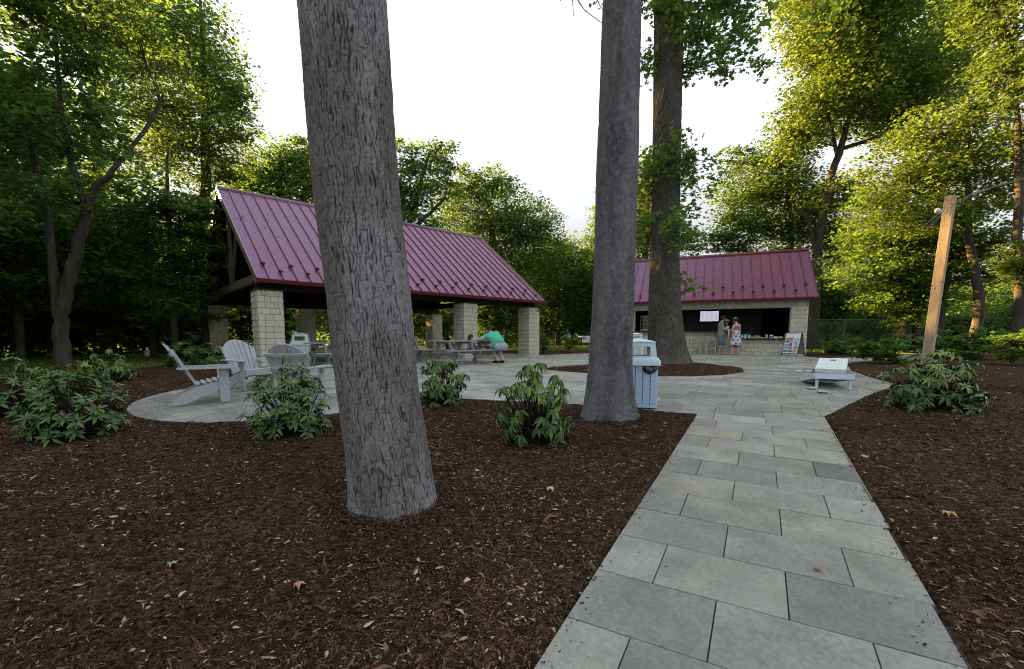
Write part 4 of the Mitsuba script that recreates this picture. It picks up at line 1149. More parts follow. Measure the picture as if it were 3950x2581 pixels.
k = thing('white_jug', 'small white plastic jug on the ground at the edge of the dark woods', 'jug')
c = np.array([-16.6, 20.2, .52]); put(k, 'body', MB().tube([c, c + Z3 * .02, c + Z3 * .26, c + Z3 * .33], [.10, .115, .115, .05], 12).out('white_plastic', smooth=40)); put(k, 'cap', MB().tube([c + Z3 * .331, c + Z3 * .38], .035, 10).out('white_plastic'))
# ---- chain link fence at the right edge of the woods
k = thing('chain_link_fence', 'grey chain link fence behind the shrubs at the right', 'fence')
fa, fz_ = np.array([17.5, 27.5, .62]), np.array([31.0, 21.5, .62]); fd = (fz_ - fa); FL = np.hypot(*fd[:2]); fd /= FL
for i in range(7): put(k, 'post', MB().tube([fa + fd * FL * i / 6, fa + fd * FL * i / 6 + Z3 * 1.9], .024, 8).out('wire_grey'))
put(k, 'top_rail', MB().tube([fa + Z3 * 1.83, fz_ + Z3 * 1.83], .018, 6).out('wire_grey'))
mb = MB()
for s in np.arange(-1.8, FL, .13):
    for sg in (1, -1):
        s0, s1 = (s, s + 1.78) if sg > 0 else (s + 1.78, s)
        p, q = np.array([s0, .03]), np.array([s1, 1.8])
        for lim in (0, FL):
            for u_, w_ in ((p, q), (q, p)):
                if (lim == 0 and u_[0] < 0 < w_[0]) or (lim == FL and u_[0] > FL > w_[0]): u_[:] = u_ + (w_ - u_) * (lim - u_[0]) / (w_[0] - u_[0])
        if max(p[0], q[0]) > FL + .01 or min(p[0], q[0]) < -.01: continue
        mb.tube([fa + fd * p[0] + Z3 * p[1], fa + fd * q[0] + Z3 * q[1]], .005, 3, cap=False)
put(k, 'wire_mesh', mb.out('wire_grey'))


# ---- houses beyond the woods
def house(x, y, a, w, d, h, rise, wall, label):
    k = thing('house', label, 'house'); F = Fr(x, y, .6, a)
    put(k, 'wall', F.box((-w / 2, 0, -.5), (w / 2, d, h)).out(wall))
    for s in (-1, 1): put(k, 'roof_slope', F.bar((0, d / 2 + s * (d / 2 + .4), h - .15), (0, d / 2, h + rise), w + .8, .16, (0, s, 1)).out('roof_far'))
    for sx in (-w / 2, w / 2): put(k, 'gable', MB().add(np.array([F.p(sx, yy, zz) for yy, zz in ((0, h), (d, h), (d / 2, h + rise - .1))]), [[0, 2, 1]]).out(wall))
    for i in range(int(w // 2.6)):
        x0 = -w / 2 + 1.0 + i * 2.6
        put(k, 'window__frame', F.box((x0 - .06, -.03, .9), (x0 + 1.06, -.002, 2.3)).out('white_plastic')); put(k, 'window__pane', F.box((x0, -.04, .96), (x0 + 1, -.031, 2.24)).out('dark_glass'))


house(44.5, 45, -.5, 11, 8, 4.6, 2.4, 'brick_far', 'brick house glimpsed through the trees at far right')
house(38.2, 52, -.3, 9, 8, 4.4, 2.6, 'siding_far', 'pale blue sided house glimpsed through the trees right of the snack bar')
# ------------------------------------------------------------------ trees and shrubs
rt = np.random.default_rng(51)
PAL = [((.18, .14), (.29, .28)),      # 0 shaded green: brightness and yellowness of the darkest and the lightest leaf
       ((.15, .16), (.26, .42)),      # 1 mid green
       ((.16, .25), (.24, .55)),      # 2 fresh green
       ((.18, .32), (.29, .66)),      # 3 yellow green maple
       ((.14, .08), (.23, .22)),     # 4 dark hedge
       ((.14, .12), (.22, .30)),      # 5 light shrub
       ((.24, .20), (.32, .45))]      # 6 lime


def leaf_mesh(mb, c, s, col, flat=.55, fold=.16, aspect=.8):
    """kite-shaped leaves, two triangles each, folded along the midrib"""
    n = len(c)
    a = rt.uniform(0, 2 * np.pi, n)
    nr = rt.normal(0, flat, (n, 3)); nr[:, 2] = np.abs(nr[:, 2]) * .4 + 1; nr /= np.linalg.norm(nr, axis=1, keepdims=True)
    d = np.stack([np.cos(a), np.sin(a), rt.normal(-.25, .35, n)], 1)
    d -= nr * (d * nr).sum(1, keepdims=True); d /= np.linalg.norm(d, axis=1, keepdims=True)
    w = np.cross(nr, d); L = (s * rt.uniform(.45, 1.5, n))[:, None]
    v = np.stack([c - d * L * .5, c + d * L * .05 + w * L * aspect / 2 + nr * L * fold, c + d * L * .5, c + d * L * .05 - w * L * aspect / 2 + nr * L * fold], 1).reshape(-1, 3)
    b = np.arange(n)[:, None] * 4
    mb.add(v, np.concatenate([b + [[0, 2, 1]], b + [[0, 3, 2]]]), u=np.repeat(col, 4, 0))


def leaf_colors(n, pal, c=None):
    lo, hi = np.array(PAL[pal][0]), np.array(PAL[pal][1])
    t = rt.beta(1.6, 1.8, n)[:, None]
    return (lo * (1 - t) + hi * t) * np.column_stack([rt.uniform(.8, 1.2, n), rt.uniform(.85, 1.15, n)])


def tree(name, label, cat, trunks, blobs, s, pal, bark, limbs=True, group=None):
    k = thing(name, label, cat, group)
    sk = []
    mb = MB()
    for t in trunks:
        t = np.array(t); n = len(t)
        u = np.linspace(0, n - 1, max(6, n * 3)); p = np.stack([np.interp(u, np.arange(n), t[:, q]) for q in range(4)], 1)
        if n > 3:
            from scipy.interpolate import PchipInterpolator
            p = PchipInterpolator(np.arange(n), t)(u)
        p[:, :2] += rt.normal(0, .02, (len(p), 2)) * np.minimum(1, p[:, 3:] * 6)
        if cat == 'tree' and t is trunks[0] or len(sk) == 0: p[0, 3] *= 1.35
        mb.tube(p[:, :3], p[:, 3], 9 if p[0, 3] > .08 else 6)
        sk.append(p)
    put(k, 'trunk' if cat == 'tree' else 'stem', mb.out(bark, smooth=True))
    sk = np.vstack(sk)
    lm = MB(); cr = MB()
    for (x, y, z, rx, ry, rz, lai) in blobs:
        c0 = np.array([x, y, z]); R_ = np.array([rx, ry, rz])
        n = int(1.5 * lai * np.pi * rx * rz / (.29 * s * s)); n = max(n, 60)
        per = 34
        m_ = max(4, n // per)
        d = rt.normal(0, 1, (m_, 3)); d /= np.linalg.norm(d, axis=1, keepdims=True)
        cl = c0 + d * R_ * (rt.uniform(.08, 1.15, (m_, 1)) ** .6)
        sg = np.clip(.20 * (rx * rz) ** .5, .10, .62)
        if limbs:
            dist = np.linalg.norm(sk[:, :3] - c0 + [0, 0, .35 * rz], axis=1) + np.maximum(0, sk[:, 2] - z + .2 * rz) * 2
            q = sk[np.argmin(dist)]
            t = np.linspace(0, 1, 7)[:, None]
            mid = (q[:3] + c0) / 2 + rt.normal(0, .12, 3) * np.linalg.norm(c0 - q[:3]) + [0, 0, -.05 * rz]
            pts = q[:3] * (1 - t) ** 2 + mid * 2 * t * (1 - t) + c0 * t ** 2
            r0 = min(q[3] * .55, .02 + .022 * np.linalg.norm(c0 - q[:3]))
            lm.tube(pts, np.linspace(r0, max(.012, r0 * .35), 7), 6)
            for e in cl[:: max(1, m_ // 26)]:
                o = pts[rt.integers(2, 7)]; mm = (o + e) / 2 + rt.normal(0, .08, 3) * np.linalg.norm(e - o)
                lm.tube([o, mm, e], [max(.008, r0 * .3), .012, .005], 3, cap=False)
        i = rt.integers(0, m_, n)
        p = cl[i] + rt.normal(0, 1, (n, 3)) * np.array([sg, sg, sg * .38])
        bright = (.72 + .56 * rt.uniform(0, 1, m_))[i][:, None]
        leaf_mesh(cr, p, s, leaf_colors(n, pal) * np.hstack([bright, bright * 0 + 1]))
    if lm.n: put(k, 'limbs' if False else 'branch', lm.out(bark, smooth=True), 'stuff')
    put(k, 'crown' if cat == 'tree' else 'foliage', cr.out('foliage'), 'stuff')
    return k


# ------------------------------------------------------------------ trees: (trunk and stem points x, y, z, radius), (crown masses x, y, z, rx, ry, rz, density)
tree('forked_tree', 'forked tree with a leaning dark trunk standing behind the left rhododendrons', 'tree', [[(np.float64(-12.14), np.float64(12.05), np.float64(0.39), 0.205), (np.float64(-12.2), np.float64(12.05), np.float64(1.22), 0.181), (np.float64(-12.15), np.float64(12.05), np.float64(1.91), 0.158), (np.float64(-12.0), np.float64(12.05), np.float64(2.37), 0.146), (np.float64(-11.7), np.float64(12.05), np.float64(3.27), 0.14), (np.float64(-11.38), np.float64(12.05), np.float64(4.16), 0.129), (np.float64(-11.19), np.float64(12.05), np.float64(4.71), 0.117), (np.float64(-11.25), np.float64(12.05), np.float64(5.25), 0.082), (np.float64(-11.46), np.float64(12.05), np.float64(5.9), 0.07), (np.float64(-11.54), np.float64(12.05), np.float64(6.75), 0.058), (np.float64(-11.57), np.float64(12.05), np.float64(7.79), 0.047), (np.float64(-11.55), np.float64(12.05), np.float64(9.02), 0.035), (np.float64(-11.46), np.float64(12.05), np.float64(10.41), 0.023)], [(np.float64(-12.17), np.float64(12.05), np.float64(1.89), 0.117), (np.float64(-12.24), np.float64(12.05), np.float64(2.48), 0.099), (np.float64(-12.21), np.float64(12.05), np.float64(3.5), 0.094), (np.float64(-12.22), np.float64(12.05), np.float64(4.38), 0.088), (np.float64(-12.29), np.float64(12.05), np.float64(5.04), 0.076), (np.float64(-12.42), np.float64(12.05), np.float64(5.9), 0.058), (np.float64(-12.5), np.float64(12.05), np.float64(6.75), 0.047), (np.float64(-12.53), np.float64(12.05), np.float64(7.79), 0.029)], [(np.float64(-11.19), np.float64(12.05), np.float64(4.69), 0.117), (np.float64(-10.85), np.float64(12.05), np.float64(5.36), 0.076), (np.float64(-10.4), np.float64(12.05), np.float64(5.68), 0.064), (np.float64(-10.34), np.float64(12.55), np.float64(6.42), 0.049), (np.float64(-10.15), np.float64(13.05), np.float64(7.3), 0.051), (np.float64(-9.81), np.float64(13.25), np.float64(8.2), 0.032)]], [(np.float64(-11.9), np.float64(12.0), np.float64(9.2), 1.29, 1.16, 1.17, 0.75), (np.float64(-10.9), np.float64(12.1), np.float64(8.3), 1.29, 1.16, 1.29, 0.75), (np.float64(-12.6), np.float64(12.0), np.float64(7.3), 1.05, 0.95, 1.05, 0.9), (np.float64(-11.6), np.float64(12.0), np.float64(6.4), 1.52, 1.37, 0.82, 1.0), (np.float64(-10.3), np.float64(12.0), np.float64(10.4), 1.99, 1.79, 1.05, 0.75), (np.float64(-12.1), np.float64(12.0), np.float64(10.7), 1.52, 1.37, 1.05, 0.75), (np.float64(-10.3), np.float64(13.0), np.float64(9.9), 1.01, 1.25, 1.39, 0.75), (np.float64(-11.6), np.float64(11.0), np.float64(5.0), 1.18, 1.06, 0.54, 1.2), (np.float64(-11.4), np.float64(13.0), np.float64(7.2), 0.76, 0.68, 0.76, 1.0)], 0.13, 1, 'dark_bark', True)
tree('straight_tree', 'tall tree with a thick grey trunk behind the forked tree at left', 'tree', [[(np.float64(-20.42), np.float64(22.5), np.float64(0.39), 0.328), (np.float64(-20.44), np.float64(22.5), np.float64(1.92), 0.306), (np.float64(-20.4), np.float64(22.5), np.float64(3.2), 0.295), (np.float64(-20.33), np.float64(22.5), np.float64(5.31), 0.284), (np.float64(-20.28), np.float64(22.5), np.float64(7.37), 0.273), (np.float64(-20.17), np.float64(22.5), np.float64(9.4), 0.251), (np.float64(-20.06), np.float64(22.5), np.float64(11.38), 0.218), (np.float64(-19.9), np.float64(22.5), np.float64(13.71), 0.175), (np.float64(-19.69), np.float64(22.5), np.float64(16.0), 0.131), (np.float64(-19.48), np.float64(22.5), np.float64(18.59), 0.087)]], [(np.float64(-19.0), np.float64(22.5), np.float64(16.4), 2.4, 2.36, 2.62, 0.7), (np.float64(-17.6), np.float64(22.5), np.float64(14.1), 2.18, 2.36, 2.62, 0.7), (np.float64(-16.1), np.float64(22.5), np.float64(12.4), 1.97, 1.97, 2.18, 0.7), (np.float64(-18.5), np.float64(22.5), np.float64(10.4), 2.62, 2.36, 1.97, 0.7), (np.float64(-20.8), np.float64(22.5), np.float64(8.8), 2.4, 2.16, 1.97, 0.7), (np.float64(-19.1), np.float64(22.5), np.float64(12.9), 2.18, 2.16, 2.4, 0.7), (np.float64(-19.2), np.float64(22.5), np.float64(18.6), 3.5, 3.15, 1.97, 0.7)], 0.15, 1, 'dark_bark', True)
tree('tall_maple', 'tall leafy tree rising straight behind the left gable of the pavilion', 'tree', [[(np.float64(-17.34), np.float64(25.0), np.float64(0.39), 0.316), (np.float64(-17.29), np.float64(25.0), np.float64(3.4), 0.303), (np.float64(-17.26), np.float64(25.0), np.float64(5.74), 0.279), (np.float64(-16.94), np.float64(25.0), np.float64(7.58), 0.267), (np.float64(-16.6), np.float64(25.0), np.float64(9.61), 0.243), (np.float64(-16.49), np.float64(25.0), np.float64(11.83), 0.206), (np.float64(-16.36), np.float64(25.0), np.float64(14.22), 0.158), (np.float64(-16.27), np.float64(25.0), np.float64(16.78), 0.109), (np.float64(-16.23), np.float64(25.0), np.float64(18.86), 0.073)]], [(np.float64(-17.1), np.float64(25.0), np.float64(17.4), 2.18, 2.4, 2.67, 1.15), (np.float64(-15.9), np.float64(25.0), np.float64(15.5), 1.7, 2.4, 2.67, 1.15), (np.float64(-15.1), np.float64(25.0), np.float64(14.0), 1.21, 1.97, 2.18, 1.15), (np.float64(-16.4), np.float64(25.0), np.float64(11.8), 2.18, 1.97, 2.18, 1.15), (np.float64(-14.9), np.float64(25.0), np.float64(12.1), 0.97, 1.75, 1.94, 1.15), (np.float64(-18.0), np.float64(25.0), np.float64(15.1), 2.18, 2.4, 2.67, 1.15), (np.float64(-18.2), np.float64(25.0), np.float64(11.8), 2.18, 1.97, 2.18, 1.15), (np.float64(-15.6), np.float64(25.0), np.float64(10.3), 1.7, 1.53, 1.21, 1.15), (np.float64(-13.8), np.float64(24.0), np.float64(13.5), 0.7, 1.26, 1.4, 1.0), (np.float64(-19.3), np.float64(25.0), np.float64(18.0), 1.94, 1.97, 2.18, 1.15)], 0.16, 1, 'dark_bark', True)
tree('slender_tree', 'slender dark tree with drooping branches left of the pavilion', 'tree', [[(np.float64(-12.48), np.float64(16.5), np.float64(0.39), 0.128), (np.float64(-12.49), np.float64(16.5), np.float64(1.78), 0.12), (np.float64(-12.36), np.float64(16.5), np.float64(2.72), 0.112), (np.float64(-12.33), np.float64(16.5), np.float64(4.27), 0.096), (np.float64(-12.36), np.float64(16.5), np.float64(5.78), 0.08), (np.float64(-12.33), np.float64(16.5), np.float64(6.97), 0.056), (np.float64(-12.19), np.float64(16.5), np.float64(8.0), 0.032)]], [(np.float64(-12.5), np.float64(16.5), np.float64(6.1), 1.76, 1.59, 0.96, 1.9), (np.float64(-13.4), np.float64(16.5), np.float64(4.9), 1.92, 1.73, 0.96, 1.9), (np.float64(-11.7), np.float64(16.5), np.float64(4.4), 1.12, 1.01, 0.96, 1.9), (np.float64(-14.0), np.float64(16.5), np.float64(3.7), 1.76, 1.59, 0.8, 1.9), (np.float64(-12.4), np.float64(16.5), np.float64(3.3), 1.44, 1.3, 0.88, 1.9), (np.float64(-11.5), np.float64(16.5), np.float64(5.8), 0.96, 0.87, 0.96, 1.9)], 0.14, 1, 'dark_bark', True)
tree('understory_tree', 'low spreading tree with horizontal branches at the left edge', 'tree', [[(np.float64(-16.62), np.float64(15.0), np.float64(0.39), 0.131), (np.float64(-16.56), np.float64(15.0), np.float64(2.04), 0.117), (np.float64(-16.29), np.float64(15.0), np.float64(3.31), 0.102), (np.float64(-16.04), np.float64(15.0), np.float64(4.56), 0.08), (np.float64(-15.85), np.float64(15.0), np.float64(5.93), 0.051)]], [(np.float64(-16.1), np.float64(15.0), np.float64(5.4), 1.6, 1.44, 0.73, 1.9), (np.float64(-16.4), np.float64(15.0), np.float64(4.0), 1.75, 1.57, 0.87, 1.9), (np.float64(-14.5), np.float64(15.0), np.float64(4.6), 1.46, 1.31, 0.87, 1.9), (np.float64(-15.2), np.float64(15.0), np.float64(3.2), 1.6, 1.44, 0.8, 1.9), (np.float64(-16.5), np.float64(15.0), np.float64(6.3), 1.31, 1.18, 0.73, 1.9), (np.float64(-13.9), np.float64(15.0), np.float64(3.4), 1.17, 1.05, 0.73, 1.9), (np.float64(-16.9), np.float64(15.0), np.float64(2.7), 1.31, 1.18, 0.73, 1.9)], 0.14, 1, 'dark_bark', True)
tree('gully_tree', 'pair of bent grey trunks right of the straight trunk in the left woods', 'tree', [[(np.float64(-15.34), np.float64(19.0), np.float64(0.39), 0.12), (np.float64(-15.31), np.float64(19.0), np.float64(2.2), 0.111), (np.float64(-15.21), np.float64(19.0), np.float64(3.82), 0.101), (np.float64(-15.25), np.float64(19.0), np.float64(5.4), 0.083), (np.float64(-15.21), np.float64(19.0), np.float64(6.96), 0.055)], [(np.float64(-13.03), np.float64(19.0), np.float64(0.39), 0.129), (np.float64(-13.09), np.float64(19.0), np.float64(3.1), 0.12), (np.float64(-13.14), np.float64(19.0), np.float64(4.35), 0.111), (np.float64(-13.19), np.float64(19.0), np.float64(5.4), 0.083), (np.float64(-13.14), np.float64(19.0), np.float64(6.79), 0.055)]], [(np.float64(-16.9), np.float64(19.0), np.float64(5.4), 2.21, 1.99, 1.11, 1.9), (np.float64(-16.2), np.float64(19.0), np.float64(2.9), 2.21, 1.99, 0.92, 1.9), (np.float64(-18.0), np.float64(19.0), np.float64(2.6), 2.03, 1.83, 0.83, 1.9), (np.float64(-14.1), np.float64(19.0), np.float64(2.2), 1.48, 1.33, 0.74, 1.9), (np.float64(-20.1), np.float64(19.0), np.float64(2.2), 2.21, 1.99, 0.74, 1.9)], 0.15, 1, 'dark_bark', True)
tree('oak_tree', 'leafy tree behind the pavilion ridge, left of the furrowed trunk', 'tree', [[(np.float64(-17.36), np.float64(34.0), np.float64(0.39), 0.363), (np.float64(-17.09), np.float64(34.0), np.float64(7.3), 0.297), (np.float64(-17.08), np.float64(34.0), np.float64(10.42), 0.231), (np.float64(-17.11), np.float64(34.0), np.float64(12.87), 0.149), (np.float64(-16.99), np.float64(34.0), np.float64(14.99), 0.083)]], [(np.float64(-17.4), np.float64(34.0), np.float64(13.6), 1.98, 1.78, 1.98, 2.2), (np.float64(-15.5), np.float64(34.0), np.float64(14.1), 1.65, 1.63, 1.82, 2.2), (np.float64(-18.7), np.float64(34.0), np.float64(12.6), 1.98, 1.78, 1.98, 2.2), (np.float64(-14.3), np.float64(34.0), np.float64(12.0), 1.98, 2.08, 2.31, 2.2), (np.float64(-16.9), np.float64(34.0), np.float64(11.0), 3.63, 3.27, 1.98, 2.2), (np.float64(-20.1), np.float64(34.0), np.float64(11.0), 1.98, 1.78, 1.98, 2.2), (np.float64(-14.8), np.float64(34.0), np.float64(15.3), 0.99, 0.89, 0.99, 1.4)], 0.2, 1, 'dark_bark', True)
tree('airy_tree', 'airy tree with sky showing through just right of the furrowed trunk', 'tree', [[(np.float64(-7.23), np.float64(30.0), np.float64(0.39), 0.233), (np.float64(-7.0), np.float64(30.0), np.float64(5.49), 0.204), (np.float64(-6.79), np.float64(30.0), np.float64(8.27), 0.175), (np.float64(-6.24), np.float64(30.0), np.float64(10.18), 0.146), (np.float64(-5.72), np.float64(30.0), np.float64(12.06), 0.102), (np.float64(-5.28), np.float64(30.0), np.float64(13.39), 0.058)], [(np.float64(-6.79), np.float64(30.0), np.float64(8.27), 0.131), (np.float64(-5.21), np.float64(30.0), np.float64(9.63), 0.102), (np.float64(-4.35), np.float64(30.0), np.float64(10.45), 0.073)]], [(np.float64(-6.4), np.float64(30.0), np.float64(12.9), 1.46, 1.31, 1.17, 1.4), (np.float64(-4.7), np.float64(30.0), np.float64(13.0), 1.31, 1.18, 1.17, 1.4), (np.float64(-5.7), np.float64(30.0), np.float64(11.0), 2.04, 1.83, 1.6, 1.4), (np.float64(-7.3), np.float64(30.0), np.float64(10.7), 1.46, 1.57, 1.75, 1.5), (np.float64(-4.2), np.float64(30.0), np.float64(11.5), 0.87, 1.05, 1.17, 1.3), (np.float64(-6.5), np.float64(30.0), np.float64(8.5), 2.33, 2.1, 1.75, 2.0), (np.float64(-5.4), np.float64(30.0), np.float64(6.6), 2.33, 2.1, 2.04, 2.0), (np.float64(-8.7), np.float64(30.0), np.float64(9.9), 1.75, 1.83, 2.04, 2.0)], 0.18, 1, 'dark_bark', True)
tree('broad_tree', 'broad green tree behind the right end of the pavilion roof', 'tree', [[(np.float64(-1.46), np.float64(38.0), np.float64(0.39), 0.443), (np.float64(-1.45), np.float64(38.0), np.float64(6.23), 0.369), (np.float64(-1.62), np.float64(38.0), np.float64(9.4), 0.295), (np.float64(-1.78), np.float64(38.0), np.float64(12.17), 0.184)]], [(np.float64(-2.8), np.float64(38.0), np.float64(13.0), 2.03, 1.83, 1.84, 1.7), (np.float64(-1.4), np.float64(38.0), np.float64(14.1), 1.66, 1.49, 1.29, 1.6), (np.float64(-0.2), np.float64(38.0), np.float64(11.1), 3.14, 2.82, 2.58, 2.3), (np.float64(1.8), np.float64(38.0), np.float64(9.9), 2.4, 2.16, 2.21, 2.3), (np.float64(-3.2), np.float64(38.0), np.float64(9.4), 3.32, 2.99, 2.95, 2.3), (np.float64(0.7), np.float64(38.0), np.float64(7.3), 4.06, 3.65, 2.58, 2.3), (np.float64(-2.5), np.float64(38.0), np.float64(5.9), 4.43, 3.98, 2.58, 2.3), (np.float64(-5.0), np.float64(38.0), np.float64(12.2), 1.84, 1.66, 1.84, 1.6), (np.float64(-3.5), np.float64(38.0), np.float64(14.2), 1.11, 1.16, 1.29, 1.5)], 0.2, 2, 'dark_bark', True)
tree('rounded_tree', 'rounded smaller tree between the pavilion and the smooth grey trunk', 'tree', [[(np.float64(4.25), np.float64(42.0), np.float64(0.41), 0.326), (np.float64(4.22), np.float64(42.0), np.float64(4.76), 0.265), (np.float64(4.2), np.float64(42.0), np.float64(7.13), 0.183)]], [(np.float64(3.8), np.float64(42.0), np.float64(8.9), 2.24, 2.02, 2.04, 2.5), (np.float64(5.4), np.float64(42.0), np.float64(8.3), 1.55, 2.02, 2.24, 2.5), (np.float64(2.4), np.float64(42.0), np.float64(7.1), 2.45, 2.2, 2.45, 2.5), (np.float64(6.0), np.float64(42.0), np.float64(5.6), 2.04, 2.2, 2.45, 2.5), (np.float64(4.0), np.float64(42.0), np.float64(4.8), 3.26, 2.94, 2.45, 2.5)], 0.22, 1, 'dark_bark', True)
tree('hedge_tree', 'dark leafy tree behind the small yard sign', 'tree', [[(np.float64(8.27), np.float64(44.0), np.float64(0.5), 0.342), (np.float64(8.22), np.float64(44.0), np.float64(4.92), 0.278), (np.float64(8.36), np.float64(44.0), np.float64(8.22), 0.192)]], [(np.float64(7.7), np.float64(44.0), np.float64(8.2), 1.71, 2.31, 2.56, 2.4), (np.float64(8.7), np.float64(44.0), np.float64(10.7), 1.71, 2.31, 2.56, 2.4), (np.float64(10.1), np.float64(44.0), np.float64(7.0), 2.56, 2.69, 2.99, 2.4), (np.float64(8.0), np.float64(44.0), np.float64(4.9), 2.99, 2.69, 2.56, 2.4), (np.float64(9.1), np.float64(44.0), np.float64(13.5), 1.28, 1.92, 2.14, 1.6)], 0.22, 1, 'dark_bark', True)
tree('bright_tree', 'bright green tree behind the ivy covered trunk and the snack bar roof', 'tree', [[(np.float64(11.95), np.float64(40.0), np.float64(0.5), 0.311), (np.float64(11.8), np.float64(40.0), np.float64(6.86), 0.252), (np.float64(11.85), np.float64(40.0), np.float64(11.29), 0.175), (np.float64(11.93), np.float64(40.0), np.float64(14.9), 0.117)]], [(np.float64(10.9), np.float64(40.0), np.float64(13.1), 1.94, 2.8, 3.11, 2.3), (np.float64(12.7), np.float64(40.0), np.float64(14.9), 1.94, 2.45, 2.72, 1.8), (np.float64(11.7), np.float64(40.0), np.float64(9.8), 2.72, 2.45, 2.33, 2.3), (np.float64(15.1), np.float64(40.0), np.float64(9.8), 1.55, 1.75, 1.94, 1.8), (np.float64(9.4), np.float64(40.0), np.float64(10.6), 1.55, 2.1, 2.33, 2.3)], 0.22, 2, 'dark_bark', True)
tree('sapling_oak', 'dark green tree behind the snack bar roof, left of the big maple', 'tree', [[(np.float64(19.35), np.float64(31.0), np.float64(0.5), 0.211), (np.float64(19.05), np.float64(31.0), np.float64(6.78), 0.181), (np.float64(18.96), np.float64(31.0), np.float64(9.06), 0.15), (np.float64(18.58), np.float64(31.0), np.float64(11.31), 0.12), (np.float64(18.57), np.float64(31.0), np.float64(13.24), 0.075)]], [(np.float64(17.3), np.float64(31.0), np.float64(13.1), 2.41, 2.17, 1.2, 1.8), (np.float64(16.2), np.float64(31.0), np.float64(11.2), 2.56, 2.3, 1.66, 2.4), (np.float64(15.5), np.float64(31.0), np.float64(9.1), 2.26, 2.03, 1.66, 2.4), (np.float64(19.1), np.float64(31.0), np.float64(11.0), 2.41, 2.17, 2.11, 2.4), (np.float64(19.0), np.float64(31.0), np.float64(8.2), 3.01, 2.71, 1.5, 2.4), (np.float64(14.7), np.float64(31.0), np.float64(7.6), 1.5, 1.35, 1.05, 2.4), (np.float64(14.7), np.float64(31.0), np.float64(13.2), 1.2, 1.08, 0.75, 1.5)], 0.18, 1, 'dark_bark', True)
tree('big_maple', 'big maple with sunlit yellow green crown right of the snack bar', 'tree', [[(np.float64(18.75), np.float64(27.8), np.float64(0.5), 0.405), (np.float64(18.67), np.float64(27.8), np.float64(3.1), 0.337), (np.float64(18.68), np.float64(27.8), np.float64(5.19), 0.297), (np.float64(18.72), np.float64(27.8), np.float64(7.25), 0.27), (np.float64(18.85), np.float64(27.8), np.float64(8.78), 0.243), (np.float64(19.2), np.float64(27.8), np.float64(11.03), 0.202), (np.float64(19.7), np.float64(27.8), np.float64(12.95), 0.175), (np.float64(19.95), np.float64(27.8), np.float64(14.1), 0.148), (np.float64(20.63), np.float64(27.8), np.float64(15.78), 0.108), (np.float64(21.23), np.float64(27.8), np.float64(18.5), 0.081), (np.float64(21.41), np.float64(27.8), np.float64(20.82), 0.054)], [(np.float64(19.73), np.float64(27.8), np.float64(12.63), 0.121), (np.float64(20.93), np.float64(27.8), np.float64(13.0), 0.108), (np.float64(22.4), np.float64(27.8), np.float64(13.54), 0.081), (np.float64(23.18), np.float64(27.8), np.float64(13.97), 0.054)], [(np.float64(19.49), np.float64(27.8), np.float64(12.02), 0.108), (np.float64(19.12), np.float64(27.8), np.float64(13.49), 0.094), (np.float64(18.64), np.float64(27.8), np.float64(14.82), 0.054)], [(np.float64(18.72), np.float64(27.8), np.float64(6.23), 0.135), (np.float64(18.05), np.float64(27.8), np.float64(8.27), 0.108), (np.float64(17.18), np.float64(27.8), np.float64(9.53), 0.067)]], [(np.float64(17.7), np.float64(27.8), np.float64(19.9), 2.16, 2.19, 2.43, 2.5), (np.float64(20.2), np.float64(27.8), np.float64(20.4), 2.97, 2.67, 2.43, 2.5), (np.float64(18.7), np.float64(27.8), np.float64(17.3), 2.16, 1.94, 2.16, 2.5), (np.float64(21.7), np.float64(27.8), np.float64(17.8), 2.97, 2.67, 2.43, 2.5), (np.float64(17.6), np.float64(27.8), np.float64(14.5), 1.89, 1.7, 1.62, 2.5), (np.float64(19.9), np.float64(27.8), np.float64(15.2), 2.43, 2.19, 2.16, 2.5), (np.float64(22.7), np.float64(27.8), np.float64(14.7), 2.7, 2.43, 1.89, 2.5), (np.float64(24.3), np.float64(27.8), np.float64(16.4), 2.43, 2.19, 2.43, 2.5), (np.float64(16.9), np.float64(27.8), np.float64(13.0), 1.89, 1.7, 1.21, 1.8), (np.float64(19.0), np.float64(27.8), np.float64(22.9), 4.05, 3.64, 2.16, 2.5), (np.float64(22.8), np.float64(27.8), np.float64(22.2), 3.51, 3.16, 2.43, 2.5), (np.float64(19.7), np.float64(28.8), np.float64(9.6), 2.24, 2.01, 1.68, 2.5), (np.float64(21.0), np.float64(28.8), np.float64(7.2), 2.52, 2.26, 1.68, 2.5)], 0.18, 3, 'dark_bark', True)
